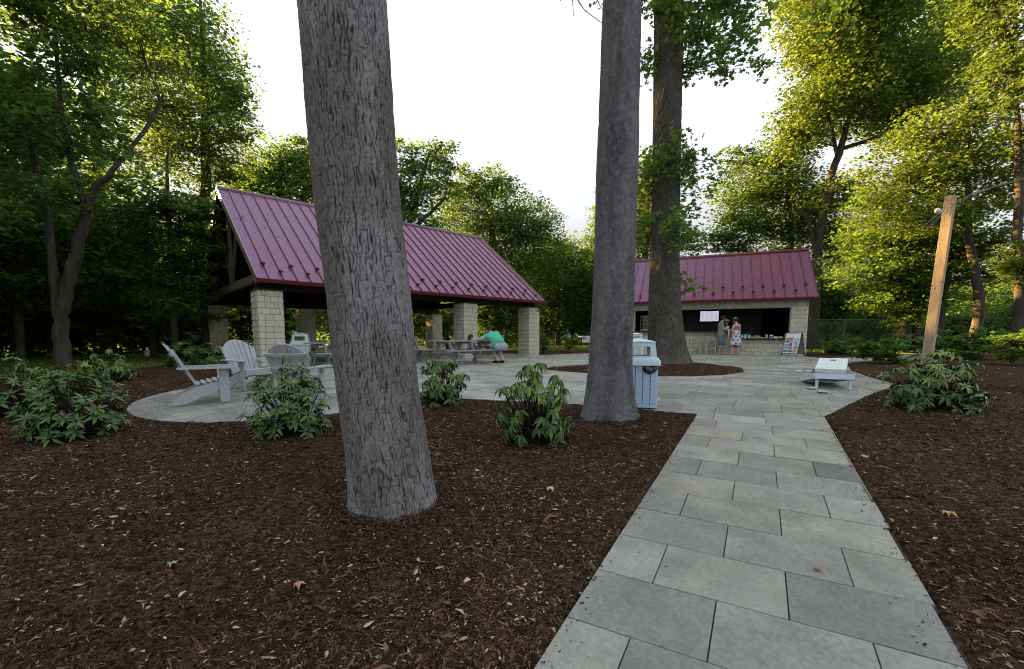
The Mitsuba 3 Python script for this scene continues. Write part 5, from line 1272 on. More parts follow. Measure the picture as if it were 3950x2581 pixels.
tree('spreading_maple', 'spreading sunlit maple above the timber post', 'tree', [[(np.float64(21.17), np.float64(20.5), np.float64(0.5), 0.219), (np.float64(21.34), np.float64(20.5), np.float64(2.66), 0.199), (np.float64(21.12), np.float64(20.5), np.float64(3.82), 0.179), (np.float64(20.74), np.float64(20.5), np.float64(5.15), 0.169), (np.float64(20.43), np.float64(20.5), np.float64(6.28), 0.139), (np.float64(20.31), np.float64(20.5), np.float64(7.77), 0.1), (np.float64(19.94), np.float64(20.5), np.float64(9.41), 0.07)], [(np.float64(20.43), np.float64(20.5), np.float64(6.28), 0.09), (np.float64(19.0), np.float64(20.5), np.float64(7.4), 0.07), (np.float64(17.61), np.float64(20.5), np.float64(7.95), 0.05)], [(np.float64(20.37), np.float64(20.5), np.float64(7.21), 0.08), (np.float64(21.61), np.float64(20.5), np.float64(8.14), 0.06)]], [(np.float64(17.5), np.float64(20.5), np.float64(8.7), 2.19, 1.97, 1.0, 2.2), (np.float64(19.8), np.float64(20.5), np.float64(8.7), 2.19, 1.97, 1.09, 2.2), (np.float64(17.1), np.float64(20.5), np.float64(6.8), 1.99, 1.79, 1.0, 2.2), (np.float64(19.6), np.float64(20.5), np.float64(7.0), 2.19, 1.97, 1.09, 2.2), (np.float64(21.8), np.float64(20.5), np.float64(8.0), 1.39, 1.25, 1.19, 1.5), (np.float64(18.1), np.float64(20.5), np.float64(10.3), 1.79, 1.61, 1.0, 2), (np.float64(20.6), np.float64(20.5), np.float64(10.3), 1.79, 1.61, 1.19, 1.6), (np.float64(22.1), np.float64(20.5), np.float64(5.7), 1.19, 1.07, 1.19, 1.3)], 0.15, 3, 'dark_bark', True)
tree('ivy_tree', 'dark ivy wrapped trunk between the big maple and the timber post', 'tree', [[(np.float64(20.25), np.float64(23.0), np.float64(0.5), 0.313), (np.float64(20.09), np.float64(23.0), np.float64(3.24), 0.301), (np.float64(19.85), np.float64(23.0), np.float64(5.4), 0.279), (np.float64(19.69), np.float64(23.0), np.float64(6.67), 0.156), (np.float64(19.55), np.float64(23.0), np.float64(7.51), 0.089)], [(np.float64(20.87), np.float64(23.0), np.float64(0.5), 0.179), (np.float64(20.73), np.float64(23.0), np.float64(3.24), 0.167), (np.float64(20.57), np.float64(23.0), np.float64(5.4), 0.145), (np.float64(20.51), np.float64(23.0), np.float64(7.09), 0.1)]], [(np.float64(19.9), np.float64(23.0), np.float64(4.5), 0.71, 1.21, 1.34, 3), (np.float64(20.0), np.float64(23.0), np.float64(2.8), 0.67, 1.0, 1.12, 3), (np.float64(20.7), np.float64(23.0), np.float64(3.7), 0.49, 1.21, 1.34, 2.6), (np.float64(18.7), np.float64(23.0), np.float64(6.2), 2.01, 1.81, 1.12, 2.4), (np.float64(17.9), np.float64(23.0), np.float64(4.8), 1.79, 1.61, 1.12, 2.4), (np.float64(19.1), np.float64(23.0), np.float64(3.7), 1.56, 1.41, 1.0, 2.4), (np.float64(18.1), np.float64(23.0), np.float64(8.1), 1.34, 1.21, 0.89, 2.4)], 0.15, 0, 'dark_bark', True)
tree('leaning_tree', 'leaning dark trunk just right of the timber post', 'tree', [[(np.float64(21.05), np.float64(22.0), np.float64(0.5), 0.214), (np.float64(21.03), np.float64(22.0), np.float64(2.75), 0.203), (np.float64(21.07), np.float64(22.0), np.float64(3.99), 0.192), (np.float64(21.2), np.float64(22.0), np.float64(5.22), 0.171), (np.float64(21.2), np.float64(22.0), np.float64(6.44), 0.128), (np.float64(20.99), np.float64(22.0), np.float64(8.04), 0.085)]], [(np.float64(21.0), np.float64(22.0), np.float64(6.0), 1.71, 1.54, 1.07, 1.9), (np.float64(20.3), np.float64(22.0), np.float64(4.8), 1.5, 1.35, 1.07, 1.9), (np.float64(22.3), np.float64(22.0), np.float64(5.2), 1.5, 1.35, 1.07, 1.9), (np.float64(21.0), np.float64(22.0), np.float64(3.4), 1.28, 1.15, 0.85, 1.5), (np.float64(23.2), np.float64(22.0), np.float64(4.4), 1.5, 1.35, 0.96, 1.2)], 0.15, 0, 'dark_bark', True)
tree('edge_tree', 'tree with blue sky gaps at the upper right edge', 'tree', [[(np.float64(20.5), np.float64(18.0), np.float64(0.5), 0.192), (np.float64(20.34), np.float64(18.0), np.float64(2.84), 0.175), (np.float64(19.99), np.float64(18.0), np.float64(5.19), 0.157), (np.float64(19.72), np.float64(18.0), np.float64(7.8), 0.122), (np.float64(19.34), np.float64(18.0), np.float64(10.17), 0.087), (np.float64(18.87), np.float64(18.0), np.float64(12.47), 0.061)]], [(np.float64(18.5), np.float64(18.0), np.float64(13.1), 1.22, 1.42, 1.57, 1.5), (np.float64(19.5), np.float64(18.0), np.float64(11.6), 1.22, 1.42, 1.57, 1.5), (np.float64(18.4), np.float64(18.0), np.float64(10.9), 1.05, 0.94, 1.05, 1.4), (np.float64(20.0), np.float64(18.0), np.float64(8.9), 1.05, 1.26, 1.4, 1.4), (np.float64(20.2), np.float64(18.0), np.float64(4.2), 0.87, 0.94, 1.05, 2), (np.float64(18.4), np.float64(18.0), np.float64(14.9), 1.92, 1.73, 1.4, 1.6)], 0.15, 2, 'dark_bark', True)
tree('sunlit_oak', 'sunlit crown far behind the big maple at the top', 'tree', [[(np.float64(34.68), np.float64(36.0), np.float64(0.5), 0.384), (np.float64(34.14), np.float64(36.0), np.float64(7.65), 0.315), (np.float64(33.31), np.float64(36.0), np.float64(14.19), 0.245), (np.float64(32.52), np.float64(36.0), np.float64(20.48), 0.157)]], [(np.float64(32.8), np.float64(36.0), np.float64(24.1), 3.15, 3.46, 3.84, 1.3), (np.float64(35.1), np.float64(36.0), np.float64(20.5), 2.45, 2.83, 3.15, 1.2), (np.float64(33.0), np.float64(36.0), np.float64(9.0), 3.15, 2.83, 2.1, 1.6), (np.float64(33.9), np.float64(36.0), np.float64(25.9), 2.8, 2.52, 2.8, 1.7)], 0.22, 3, 'dark_bark', True)
tree('woodland_shrub', 'dark shrub mass at the left edge of the lawn', 'shrub', [[(np.float64(-25.7), np.float64(23.0), np.float64(0.39), 0.089), (np.float64(-25.73), np.float64(23.0), np.float64(1.71), 0.056)]], [(np.float64(-25.7), np.float64(23.0), np.float64(1.7), 1.79, 1.61, 1.12, 2.6), (np.float64(-24.2), np.float64(23.0), np.float64(1.9), 1.56, 1.41, 1.12, 2.6), (np.float64(-22.6), np.float64(23.0), np.float64(1.7), 1.34, 1.21, 1.0, 2.6), (np.float64(-24.9), np.float64(23.0), np.float64(3.2), 2.01, 1.81, 1.12, 2.6)], 0.15, 4, 'dark_bark', True)
tree('woodland_shrub', 'dark shrub behind the straight grey trunk', 'shrub', [[(np.float64(-24.45), np.float64(27.0), np.float64(0.39), 0.105), (np.float64(-24.4), np.float64(27.0), np.float64(2.54), 0.066)]], [(np.float64(-24.4), np.float64(27.0), np.float64(2.5), 2.36, 2.12, 1.57, 2.6), (np.float64(-22.3), np.float64(27.0), np.float64(2.3), 2.1, 1.89, 1.44, 2.6), (np.float64(-23.2), np.float64(27.0), np.float64(4.1), 2.1, 1.89, 1.31, 2.6)], 0.16, 4, 'dark_bark', True)
tree('young_maple', 'pale green sapling with layered leaves right of the straight trunk', 'shrub', [[(np.float64(-18.79), np.float64(20.0), np.float64(0.39), 0.078), (np.float64(-18.66), np.float64(20.0), np.float64(3.19), 0.049)]], [(np.float64(-18.7), np.float64(20.0), np.float64(3.2), 0.97, 0.87, 0.87, 1.3), (np.float64(-18.3), np.float64(20.0), np.float64(2.2), 0.97, 0.87, 0.68, 1.3)], 0.14, 5, 'dark_bark', True)
tree('woodland_shrub', 'dark shrub left of the pavilion under the slender tree', 'shrub', [[(np.float64(-17.8), np.float64(24.0), np.float64(0.39), 0.093), (np.float64(-17.82), np.float64(24.0), np.float64(1.73), 0.058)]], [(np.float64(-17.8), np.float64(24.0), np.float64(1.7), 1.63, 1.47, 1.05, 2.6), (np.float64(-19.2), np.float64(24.0), np.float64(1.5), 1.4, 1.26, 0.93, 2.6), (np.float64(-17.0), np.float64(24.0), np.float64(3.3), 1.63, 1.47, 1.4, 2.6)], 0.16, 4, 'dark_bark', True)
tree('woodland_shrub', 'dark green bush seen through the pavilion at its left end', 'shrub', [[(np.float64(-18.21), np.float64(30.0), np.float64(0.39), 0.117), (np.float64(-18.17), np.float64(30.0), np.float64(2.67), 0.073)]], [(np.float64(-18.2), np.float64(30.0), np.float64(2.7), 1.75, 1.57, 1.46, 2.6), (np.float64(-16.5), np.float64(30.0), np.float64(2.4), 1.75, 1.57, 1.46, 2.6), (np.float64(-14.4), np.float64(30.0), np.float64(2.7), 2.04, 1.83, 1.46, 2.6), (np.float64(-16.9), np.float64(30.0), np.float64(4.4), 2.62, 2.36, 1.17, 2.6)], 0.18, 4, 'dark_bark', True)
tree('woodland_shrub', 'green bush seen through the pavilion between the middle columns', 'shrub', [[(np.float64(-12.4), np.float64(33.0), np.float64(0.39), 0.128), (np.float64(-12.37), np.float64(33.0), np.float64(2.79), 0.08)]], [(np.float64(-12.4), np.float64(33.0), np.float64(2.8), 2.56, 2.31, 1.6, 2.6), (np.float64(-9.2), np.float64(33.0), np.float64(2.8), 2.56, 2.31, 1.6, 2.6), (np.float64(-6.4), np.float64(33.0), np.float64(2.5), 1.92, 1.73, 1.44, 2.6), (np.float64(-10.7), np.float64(33.0), np.float64(4.4), 3.84, 3.46, 1.28, 2.6)], 0.2, 4, 'dark_bark', True)
tree('woodland_shrub', 'lighter green bush framed between the rear and front columns', 'shrub', [[(np.float64(-4.19), np.float64(29.0), np.float64(0.39), 0.113), (np.float64(-4.18), np.float64(29.0), np.float64(2.49), 0.07)]], [(np.float64(-4.2), np.float64(29.0), np.float64(2.5), 0.99, 1.14, 1.27, 2.6), (np.float64(-4.6), np.float64(29.0), np.float64(1.8), 0.84, 0.76, 0.84, 2.6)], 0.17, 5, 'dark_bark', True)
tree('woodland_shrub', 'dark hedge shrub behind the right end of the pavilion', 'shrub', [[(np.float64(-2.02), np.float64(35.0), np.float64(0.39), 0.136), (np.float64(-2.02), np.float64(35.0), np.float64(2.88), 0.085)]], [(np.float64(-2.0), np.float64(35.0), np.float64(2.9), 2.38, 2.14, 2.04, 2.6), (np.float64(0.3), np.float64(35.0), np.float64(2.2), 2.04, 1.83, 1.53, 2.6), (np.float64(-1.0), np.float64(35.0), np.float64(4.5), 3.06, 2.75, 2.04, 2.6)], 0.2, 4, 'dark_bark', True)
tree('woodland_shrub', 'dark hedge shrub behind the back lawn, left of the marker post', 'shrub', [[(np.float64(3.39), np.float64(44.0), np.float64(0.4), 0.171), (np.float64(3.38), np.float64(44.0), np.float64(3.26), 0.107)]], [(np.float64(3.4), np.float64(44.0), np.float64(3.3), 2.14, 1.92, 2.14, 2.6), (np.float64(2.1), np.float64(44.0), np.float64(4.9), 2.56, 2.31, 2.56, 2.6)], 0.22, 4, 'dark_bark', True)
tree('woodland_shrub', 'dark hedge shrub behind the back lawn, right of the marker post', 'shrub', [[(np.float64(5.8), np.float64(43.0), np.float64(0.44), 0.167), (np.float64(5.79), np.float64(43.0), np.float64(3.01), 0.104)]], [(np.float64(5.8), np.float64(43.0), np.float64(3.0), 2.09, 1.88, 2.09, 2.6), (np.float64(7.9), np.float64(43.0), np.float64(2.8), 2.09, 1.88, 1.88, 2.6), (np.float64(6.6), np.float64(43.0), np.float64(5.3), 2.92, 2.63, 2.5, 2.6)], 0.22, 4, 'dark_bark', True)
tree('woodland_shrub', 'dark shrub behind the left end of the snack bar', 'shrub', [[(np.float64(11.52), np.float64(46.0), np.float64(0.5), 0.179), (np.float64(11.5), np.float64(46.0), np.float64(3.34), 0.112)]], [(np.float64(11.5), np.float64(46.0), np.float64(3.3), 2.68, 2.41, 2.68, 2.6), (np.float64(14.5), np.float64(46.0), np.float64(5.1), 3.13, 2.81, 3.13, 2.6)], 0.24, 4, 'dark_bark', True)
tree('woodland_shrub', 'dark shrubbery right behind the snack bar and its grey trunk', 'shrub', [[(np.float64(23.37), np.float64(33.0), np.float64(0.5), 0.128), (np.float64(23.32), np.float64(33.0), np.float64(2.79), 0.08)]], [(np.float64(23.3), np.float64(33.0), np.float64(2.8), 1.28, 1.59, 1.76, 2.6), (np.float64(24.6), np.float64(33.0), np.float64(4.0), 1.6, 1.73, 1.92, 2.6), (np.float64(23.0), np.float64(33.0), np.float64(5.3), 1.6, 1.73, 1.92, 2.6)], 0.18, 4, 'dark_bark', True)
tree('woodland_shrub', 'dark hanging thicket left of the ivy wrapped trunk', 'shrub', [[(np.float64(22.11), np.float64(27.0), np.float64(0.5), 0.105), (np.float64(22.09), np.float64(27.0), np.float64(2.28), 0.066)]], [(np.float64(22.1), np.float64(27.0), np.float64(2.3), 1.31, 1.18, 1.05, 2.6), (np.float64(22.8), np.float64(27.0), np.float64(3.6), 1.31, 1.18, 1.31, 2.6), (np.float64(21.1), np.float64(27.0), np.float64(1.8), 1.05, 0.94, 0.66, 2.6)], 0.16, 4, 'dark_bark', True)
tree('woodland_shrub', 'dark thicket in front of the chain link fence', 'shrub', [[(np.float64(23.81), np.float64(24.0), np.float64(0.5), 0.093), (np.float64(23.81), np.float64(24.0), np.float64(1.96), 0.058)]], [(np.float64(23.8), np.float64(24.0), np.float64(2.0), 1.4, 1.26, 0.82, 2.6), (np.float64(25.7), np.float64(24.0), np.float64(2.0), 1.4, 1.26, 0.82, 2.6), (np.float64(27.2), np.float64(24.0), np.float64(2.4), 1.17, 1.05, 1.17, 2.6)], 0.15, 4, 'dark_bark', True)
tree('hydrangea', 'broad leaved shrub beside the far toss board on the mulch', 'shrub', [[(np.float64(11.37), np.float64(13.8), np.float64(0.45), 0.054), (np.float64(11.43), np.float64(13.8), np.float64(0.99), 0.033)]], [(np.float64(11.4), np.float64(13.8), np.float64(1.0), 0.54, 0.48, 0.38, 3.4), (np.float64(11.1), np.float64(13.8), np.float64(0.9), 0.33, 0.3, 0.24, 3), (np.float64(11.8), np.float64(13.8), np.float64(0.9), 0.32, 0.29, 0.27, 3)], 0.15, 5, 'dark_bark', True)
tree('hydrangea', 'low dark broad leaved shrub right of the sandwich board', 'shrub', [[(np.float64(14.46), np.float64(19.5), np.float64(0.5), 0.076), (np.float64(14.53), np.float64(19.5), np.float64(0.99), 0.047)]], [(np.float64(14.5), np.float64(19.5), np.float64(1.0), 0.68, 0.61, 0.38, 3), (np.float64(14.1), np.float64(19.5), np.float64(0.9), 0.34, 0.31, 0.23, 3)], 0.15, 0, 'dark_bark', True)
tree('hydrangea', 'broad leaved shrub behind the timber post on its right', 'shrub', [[(np.float64(15.9), np.float64(16.5), np.float64(0.5), 0.064), (np.float64(15.95), np.float64(16.5), np.float64(1.23), 0.04)]], [(np.float64(16.0), np.float64(16.5), np.float64(1.2), 0.64, 0.58, 0.4, 2.6), (np.float64(15.3), np.float64(16.5), np.float64(1.1), 0.45, 0.4, 0.35, 2.6), (np.float64(14.7), np.float64(16.5), np.float64(1.2), 0.42, 0.37, 0.32, 2.6)], 0.15, 0, 'dark_bark', True)
tree('hydrangea', 'feathery green shrub right of the timber post', 'shrub', [[(np.float64(15.83), np.float64(15.5), np.float64(0.48), 0.06), (np.float64(15.89), np.float64(15.5), np.float64(1.17), 0.038)]], [(np.float64(15.9), np.float64(15.5), np.float64(1.2), 0.6, 0.54, 0.45, 2.6), (np.float64(16.5), np.float64(15.5), np.float64(1.3), 0.6, 0.54, 0.42, 2.6), (np.float64(15.8), np.float64(15.5), np.float64(0.8), 0.45, 0.41, 0.33, 2.6)], 0.12, 0, 'dark_bark', True)
tree('spirea', 'bright yellow green shrub at the right edge', 'shrub', [[(np.float64(14.65), np.float64(13.0), np.float64(0.44), 0.05), (np.float64(14.71), np.float64(13.0), np.float64(1.2), 0.032)]], [(np.float64(14.7), np.float64(13.0), np.float64(1.2), 0.53, 0.48, 0.38, 3), (np.float64(14.6), np.float64(13.0), np.float64(0.9), 0.35, 0.32, 0.2, 3), (np.float64(15.1), np.float64(13.0), np.float64(1.3), 0.38, 0.34, 0.38, 3)], 0.11, 6, 'dark_bark', True)
tree('young_bush', 'small bright green bush standing on the back lawn beside the yard sign', 'shrub', [[(np.float64(3.84), np.float64(30.0), np.float64(0.4), 0.117), (np.float64(3.86), np.float64(30.0), np.float64(1.14), 0.073)]], [(np.float64(3.9), np.float64(30.0), np.float64(1.1), 0.5, 0.45, 0.44, 2.8), (np.float64(3.8), np.float64(30.0), np.float64(0.9), 0.35, 0.31, 0.26, 2.8)], 0.13, 5, 'dark_bark', True)
tree('young_bush', 'small flowering bush against the right pavilion column', 'shrub', [[(np.float64(1.56), np.float64(22.5), np.float64(0.39), 0.087), (np.float64(1.57), np.float64(22.5), np.float64(1.17), 0.055)]], [(np.float64(1.6), np.float64(22.5), np.float64(1.2), 0.2, 0.33, 0.37, 2.4), (np.float64(1.7), np.float64(22.5), np.float64(0.9), 0.2, 0.24, 0.26, 2.4)], 0.12, 5, 'dark_bark', True)
# ------------------------------------------------------------------ the three big trunks in front
from scipy.interpolate import PchipInterpolator
rb = np.random.default_rng(71)


def big_trunk(k, prof, zfine, nth, dz, disp, bsdf, colour=None):
    """prof: (x, y, z, radius) up the stem; the lower part is finely modelled and displaced along its normal"""
    p = np.array(prof); f = PchipInterpolator(p[:, 2], p[:, [0, 1, 3]])
    z = np.concatenate([np.arange(p[0, 2], zfine, dz), np.arange(zfine, p[-1, 2], .25)])
    c = f(z); th = np.linspace(0, 2 * np.pi, nth + 1); TH_, ZZ = np.meshgrid(th, z)
    r = c[:, 2][:, None]
    d, col = disp(TH_, ZZ, r)
    rr = r + d
    v = np.stack([c[:, 0][:, None] + rr * np.cos(TH_), c[:, 1][:, None] + rr * np.sin(TH_), ZZ], -1)
    n, m_ = v.shape[:2]; i, j = np.meshgrid(np.arange(n - 1), np.arange(m_ - 1), indexing='ij')
    q = np.stack([i * m_ + j, i * m_ + j + 1, (i + 1) * m_ + j + 1, (i + 1) * m_ + j], -1).reshape(-1, 4)
    mb = MB().add(v.reshape(-1, 3), q, u=np.stack([TH_ / (2 * np.pi), ZZ], -1).reshape(-1, 2)) if colour is None else MB().add(v.reshape(-1, 3), q, c=colour(TH_, ZZ, col).reshape(-1, 3))
    put(k, 'trunk', mb.out(bsdf, smooth=True))


def cyl(TH_, ZZ, k, kz, r0=.27): return np.stack([np.cos(TH_) * r0 * k, np.sin(TH_) * r0 * k, ZZ * kz], -1)


def furrow(TH_, ZZ, r):
    w = meshkit.fbm(cyl(TH_, ZZ, 9, 3.2), 2, 1) - .5
    ph = TH_ * 74 / (2 * np.pi) + 2.2 * (meshkit.fbm(cyl(TH_, ZZ, 15, 2.2), 2, 2) - .5) + 1.1 * (meshkit.noise(cyl(TH_, ZZ, 70, 17), 12) - .5)
    a = np.abs(np.mod(ph, 1) - .5) * 2
    wd = .05 + .6 * S01((meshkit.noise(cyl(TH_, ZZ, 55, 11), 13) - .25) / .6)
    b = np.abs(meshkit.noise(cyl(TH_ + w * .1, ZZ, 26, 30), 3) - .5) * 2
    crack = (1 - S01(a / wd)) * .95 + (1 - S01(b / .11)) * .55
    crack = np.clip(crack, 0, 1)
    fine = meshkit.fbm(cyl(TH_, ZZ, 120, 50), 2, 4) - .5
    plate = meshkit.noise(cyl(TH_, ZZ, 44, 9), 6) - .5
    scar = np.exp(-(((TH_ - 4.72) / .28) ** 2 + ((ZZ - .52 - .06 * np.cos((TH_ - 4.72) * 6)) / .022) ** 2))
    flare = .055 * np.exp(-(ZZ - .12) / .11) * (.7 + .6 * np.cos(5 * TH_ + 1) + .4 * np.cos(3 * TH_ + 2) + .3 * np.cos(8 * TH_))
    return flare - .008 * crack + .004 * fine + .006 * plate + .02 * scar, (crack, fine, plate)


def furrow_col(TH_, ZZ, q):
    crack, fine, plate = q
    lich = S01((meshkit.fbm(cyl(TH_, ZZ, 5, 1.1), 3, 8) - .44) / .2)
    c = np.array([.140, .130, .118]) * (1 - lich[..., None]) + np.array([.205, .202, .212]) * lich[..., None]
    c = c * (1 + .6 * fine + .25 * plate)[..., None]
    return np.clip(c * (1 - crack[..., None]) + np.array([.026, .023, .021]) * crack[..., None], .01, 1)


def crown(k, name, blobs, s, pal, bark, lai=1.0, trunk_top=None):
    cr, lm = MB(), MB()
    for (x, y, z, rx, ry, rz) in blobs:
        n = int(lai * np.pi * rx * ry / (.4 * s * s)); m_ = max(6, n // 60)
        d = rb.normal(0, 1, (m_, 3)); d /= np.linalg.norm(d, axis=1, keepdims=True)
        cl = np.array([x, y, z]) + d * [rx, ry, rz] * rb.uniform(.1, 1, (m_, 1)) ** .5
        p = cl[rb.integers(0, m_, n)] + rb.normal(0, 1, (n, 3)) * [.4, .4, .18]
        leaf_mesh(cr, p, s, leaf_colors(n, pal))
        if trunk_top is not None:
            t = np.linspace(0, 1, 6)[:, None]; e = np.array([x, y, z]); o = np.array(trunk_top) + [0, 0, rb.uniform(-3, 0)]
            lm.tube(o * (1 - t) ** 2 + (o * .5 + e * .5 - [0, 0, .5]) * 2 * t * (1 - t) + e * t ** 2, np.linspace(.10, .02, 6), 6)
    if lm.n: put(k, 'branch', lm.out(bark, smooth=True), 'stuff')
    put(k, name, cr.out('foliage'), 'stuff')


plain('ridged_bark', dict(VC), .92, .12)
k = thing('furrowed_trunk_tree', 'thick furrowed grey brown trunk rising from the mulch left of the path', 'tree')
big_trunk(k, [(-.80, 3.04, -.02, .335), (-.83, 3.04, .18, .303), (-.84, 3.04, .30, .292), (-.87, 3.04, .61, .281), (-.93, 3.04, 1.15, .272), (-.96, 3.04, 1.65, .272), (-1.02, 3.04, 2.35, .271), (-1.07, 3.04, 3.52, .268), (-1.2, 3.1, 6.5, .24), (-1.3, 3.2, 11, .16), (-1.3, 3.2, 14, .05)],
          4.3, 400, .0085, furrow, 'ridged_bark', furrow_col)
crown(k, 'crown', [(-3.4, 1.0, 13, 2.2, 2.2, 1.8), (1.0, 1.5, 13.5, 2.2, 2.2, 1.6), (-1.5, 4.5, 14.5, 2.2, 2.0, 1.6), (-1.3, 2.0, 16, 2.5, 2.5, 1.6)], .14, 1, 'dark_bark', .8, (-1.3, 3.2, 12.5))


def buttress(TH_, ZZ, r):
    lob = np.cos(5 * TH_ + .8) * .55 + np.cos(3 * TH_ + 2.2) * .35 + np.cos(8 * TH_) * .25
    fl = np.exp(-(ZZ - .25) / .17)
    a = meshkit.fbm(cyl(TH_, ZZ, 6, 1.2), 3, 11) - .5
    ring_ = np.exp(-((np.mod(ZZ * 1.37 + .08 * np.sin(TH_ * 2), 1) - .5) / .03) ** 2) * .006
    dent = -.02 * np.exp(-(((TH_ - 5.2) / .12) ** 2 + ((ZZ - 3.1) / .05) ** 2))
    return .085 * np.exp(-(ZZ - .25) / .22) * lob + .03 * fl + .025 * a - ring_ * (meshkit.noise(cyl(TH_, ZZ, 4, 3), 2) > .45) + dent, 0


k = thing('smooth_trunk_tree', 'smooth pale grey trunk with flared base beside the blue grey trash can', 'tree')
big_trunk(k, [(1.27, 5.73, .18, .40), (1.27, 5.73, .33, .362), (1.27, 5.73, .45, .345), (1.27, 5.73, .59, .322), (1.27, 5.73, 1.04, .281), (1.29, 5.73, 1.86, .258), (1.30, 5.73, 3.18, .253), (1.31, 5.73, 5.41, .226), (1.35, 5.75, 9, .19), (1.4, 5.8, 15, .05)], 5.8, 120, .02, buttress, 'grey_bark')
crown(k, 'crown', [(-1.0, 6.5, 13, 2.2, 2.2, 1.6), (3.6, 5.0, 13.5, 2.2, 2.2, 1.6), (1.5, 6.5, 15.5, 2.2, 2.2, 1.6)], .13, 1, 'dark_bark', .8, (1.38, 5.8, 12.5))
tw, sp = MB(), MB()
for pts, r in (([(1.2, 5.6, 6.4), (.95, 5.62, 5.75), (.70, 5.62, 5.42), (.72, 5.6, 5.14)], .012), ([(.70, 5.62, 5.42), (.85, 5.62, 5.22), (1.06, 5.6, 5.06)], .008), ([(.85, 5.62, 5.6), (1.0, 5.6, 5.3), (1.05, 5.58, 5.2)], .008), ([(.70, 5.62, 5.42), (.60, 5.6, 5.45), (.56, 5.6, 5.3)], .006)):
    tw.tube(pts, np.linspace(r, .004, len(pts)), 5)
for pts in ([(1.35, 5.6, 6.9), (2.0, 5.6, 6.6), (2.6, 5.5, 6.0), (2.85, 5.5, 5.5), (2.98, 5.5, 5.02)], [(1.4, 5.7, 7.6), (2.4, 5.9, 7.3), (3.3, 6.0, 6.4), (3.7, 6.0, 5.7), (3.9, 6.0, 5.2)], [(2.4, 5.9, 7.3), (3.6, 6.0, 6.6), (4.1, 6.0, 5.9), (4.3, 6.05, 5.25)], [(3.3, 6.0, 6.4), (3.9, 6.0, 5.9), (4.15, 5.95, 5.5)]):
    pts = np.array(pts); tw.tube(pts, np.linspace(.016, .004, len(pts)), 5)
    u = rb.uniform(.52, 1.0, 34) * (len(pts) - 1); c = np.stack([np.interp(u, np.arange(len(pts)), pts[:, q]) for q in range(3)], 1) + rb.normal(0, .07, (34, 3)) - [0, 0, .03]
    leaf_mesh(sp, c, .125, leaf_colors(34, 0), .9, .10, .42)
c = np.array([1.02, 5.6, 5.27]) + rb.normal(0, .06, (16, 3)); leaf_mesh(sp, c, .06, leaf_colors(16, 1), .9)
put(k, 'hanging_twig', tw.out('dark_bark', smooth=True), 'stuff'); put(k, 'hanging_leaves', sp.out('foliage'), 'stuff')


def oakflare(TH_, ZZ, r):
    lob = np.cos(6 * TH_ + .4) * .5 + np.cos(9 * TH_ + 2) * .4 + .3 * np.cos(4 * TH_ + 1)
    fl = np.exp(-(ZZ - .5) / .40)
    w = meshkit.fbm(cyl(TH_, ZZ, 6, 1.5), 2, 21) - .5
    a = np.abs(meshkit.fbm(cyl(TH_ + w * .2, ZZ + .5 * w, 26, 3.6), 2, 22) - .5) * 2
    return .07 * fl * lob - .03 * (1 - S01(a / .3)) + .02 * w, 0


k = thing('ivy_trunk_tree', 'thick dark oak trunk with leafy sprouts standing in the round mulch bed', 'tree')
big_trunk(k, [(4.57, 12.96, .35, .86), (4.57, 12.96, .55, .76), (4.55, 12.96, .75, .65), (4.54, 12.96, .95, .572), (4.44, 12.96, 1.83, .487), (4.36, 12.96, 3.65, .406), (4.31, 12.96, 6.58, .378), (4.24, 12.96, 10.46, .385), (4.2, 13, 15, .28), (4.3, 13.2, 22, .08)], 11, 150, .035, oakflare, 'oak_bark')


def lobed(mb, c, s, col):
    """oak-like leaves: six-point lobed outline round a midrib, eight triangles"""
    n = len(c); a = rb.uniform(0, 2 * np.pi, n)
    nr = rb.normal(0, .7, (n, 3)); nr[:, 2] = np.abs(nr[:, 2]) + .5; nr /= np.linalg.norm(nr, axis=1, keepdims=True)
    d = np.stack([np.cos(a), np.sin(a), rb.normal(-.7, .4, n)], 1); d -= nr * (d * nr).sum(1, keepdims=True); d /= np.linalg.norm(d, axis=1, keepdims=True)
    w = np.cross(nr, d); L = (s * rb.uniform(.7, 1.3, n))[:, None]
    o = [(0, 0), (.28, .30), (.38, .10), (.62, .38), (.72, .12), (1, 0), (.72, -.12), (.62, -.38), (.38, -.10), (.28, -.30)]
    v = np.stack([c + d * L * (x - .5) + w * L * y + nr * L * abs(y) * .25 for x, y in o], 1).reshape(-1, 3); b = np.arange(n)[:, None] * 10
    f = [(0, 2, 1), (0, 8, 2), (0, 9, 8), (2, 4, 3), (2, 6, 4), (2, 8, 6), (8, 7, 6), (4, 6, 5)]
    mb.add(v, np.concatenate([b + [q] for q in f]), u=np.repeat(col, 10, 0))


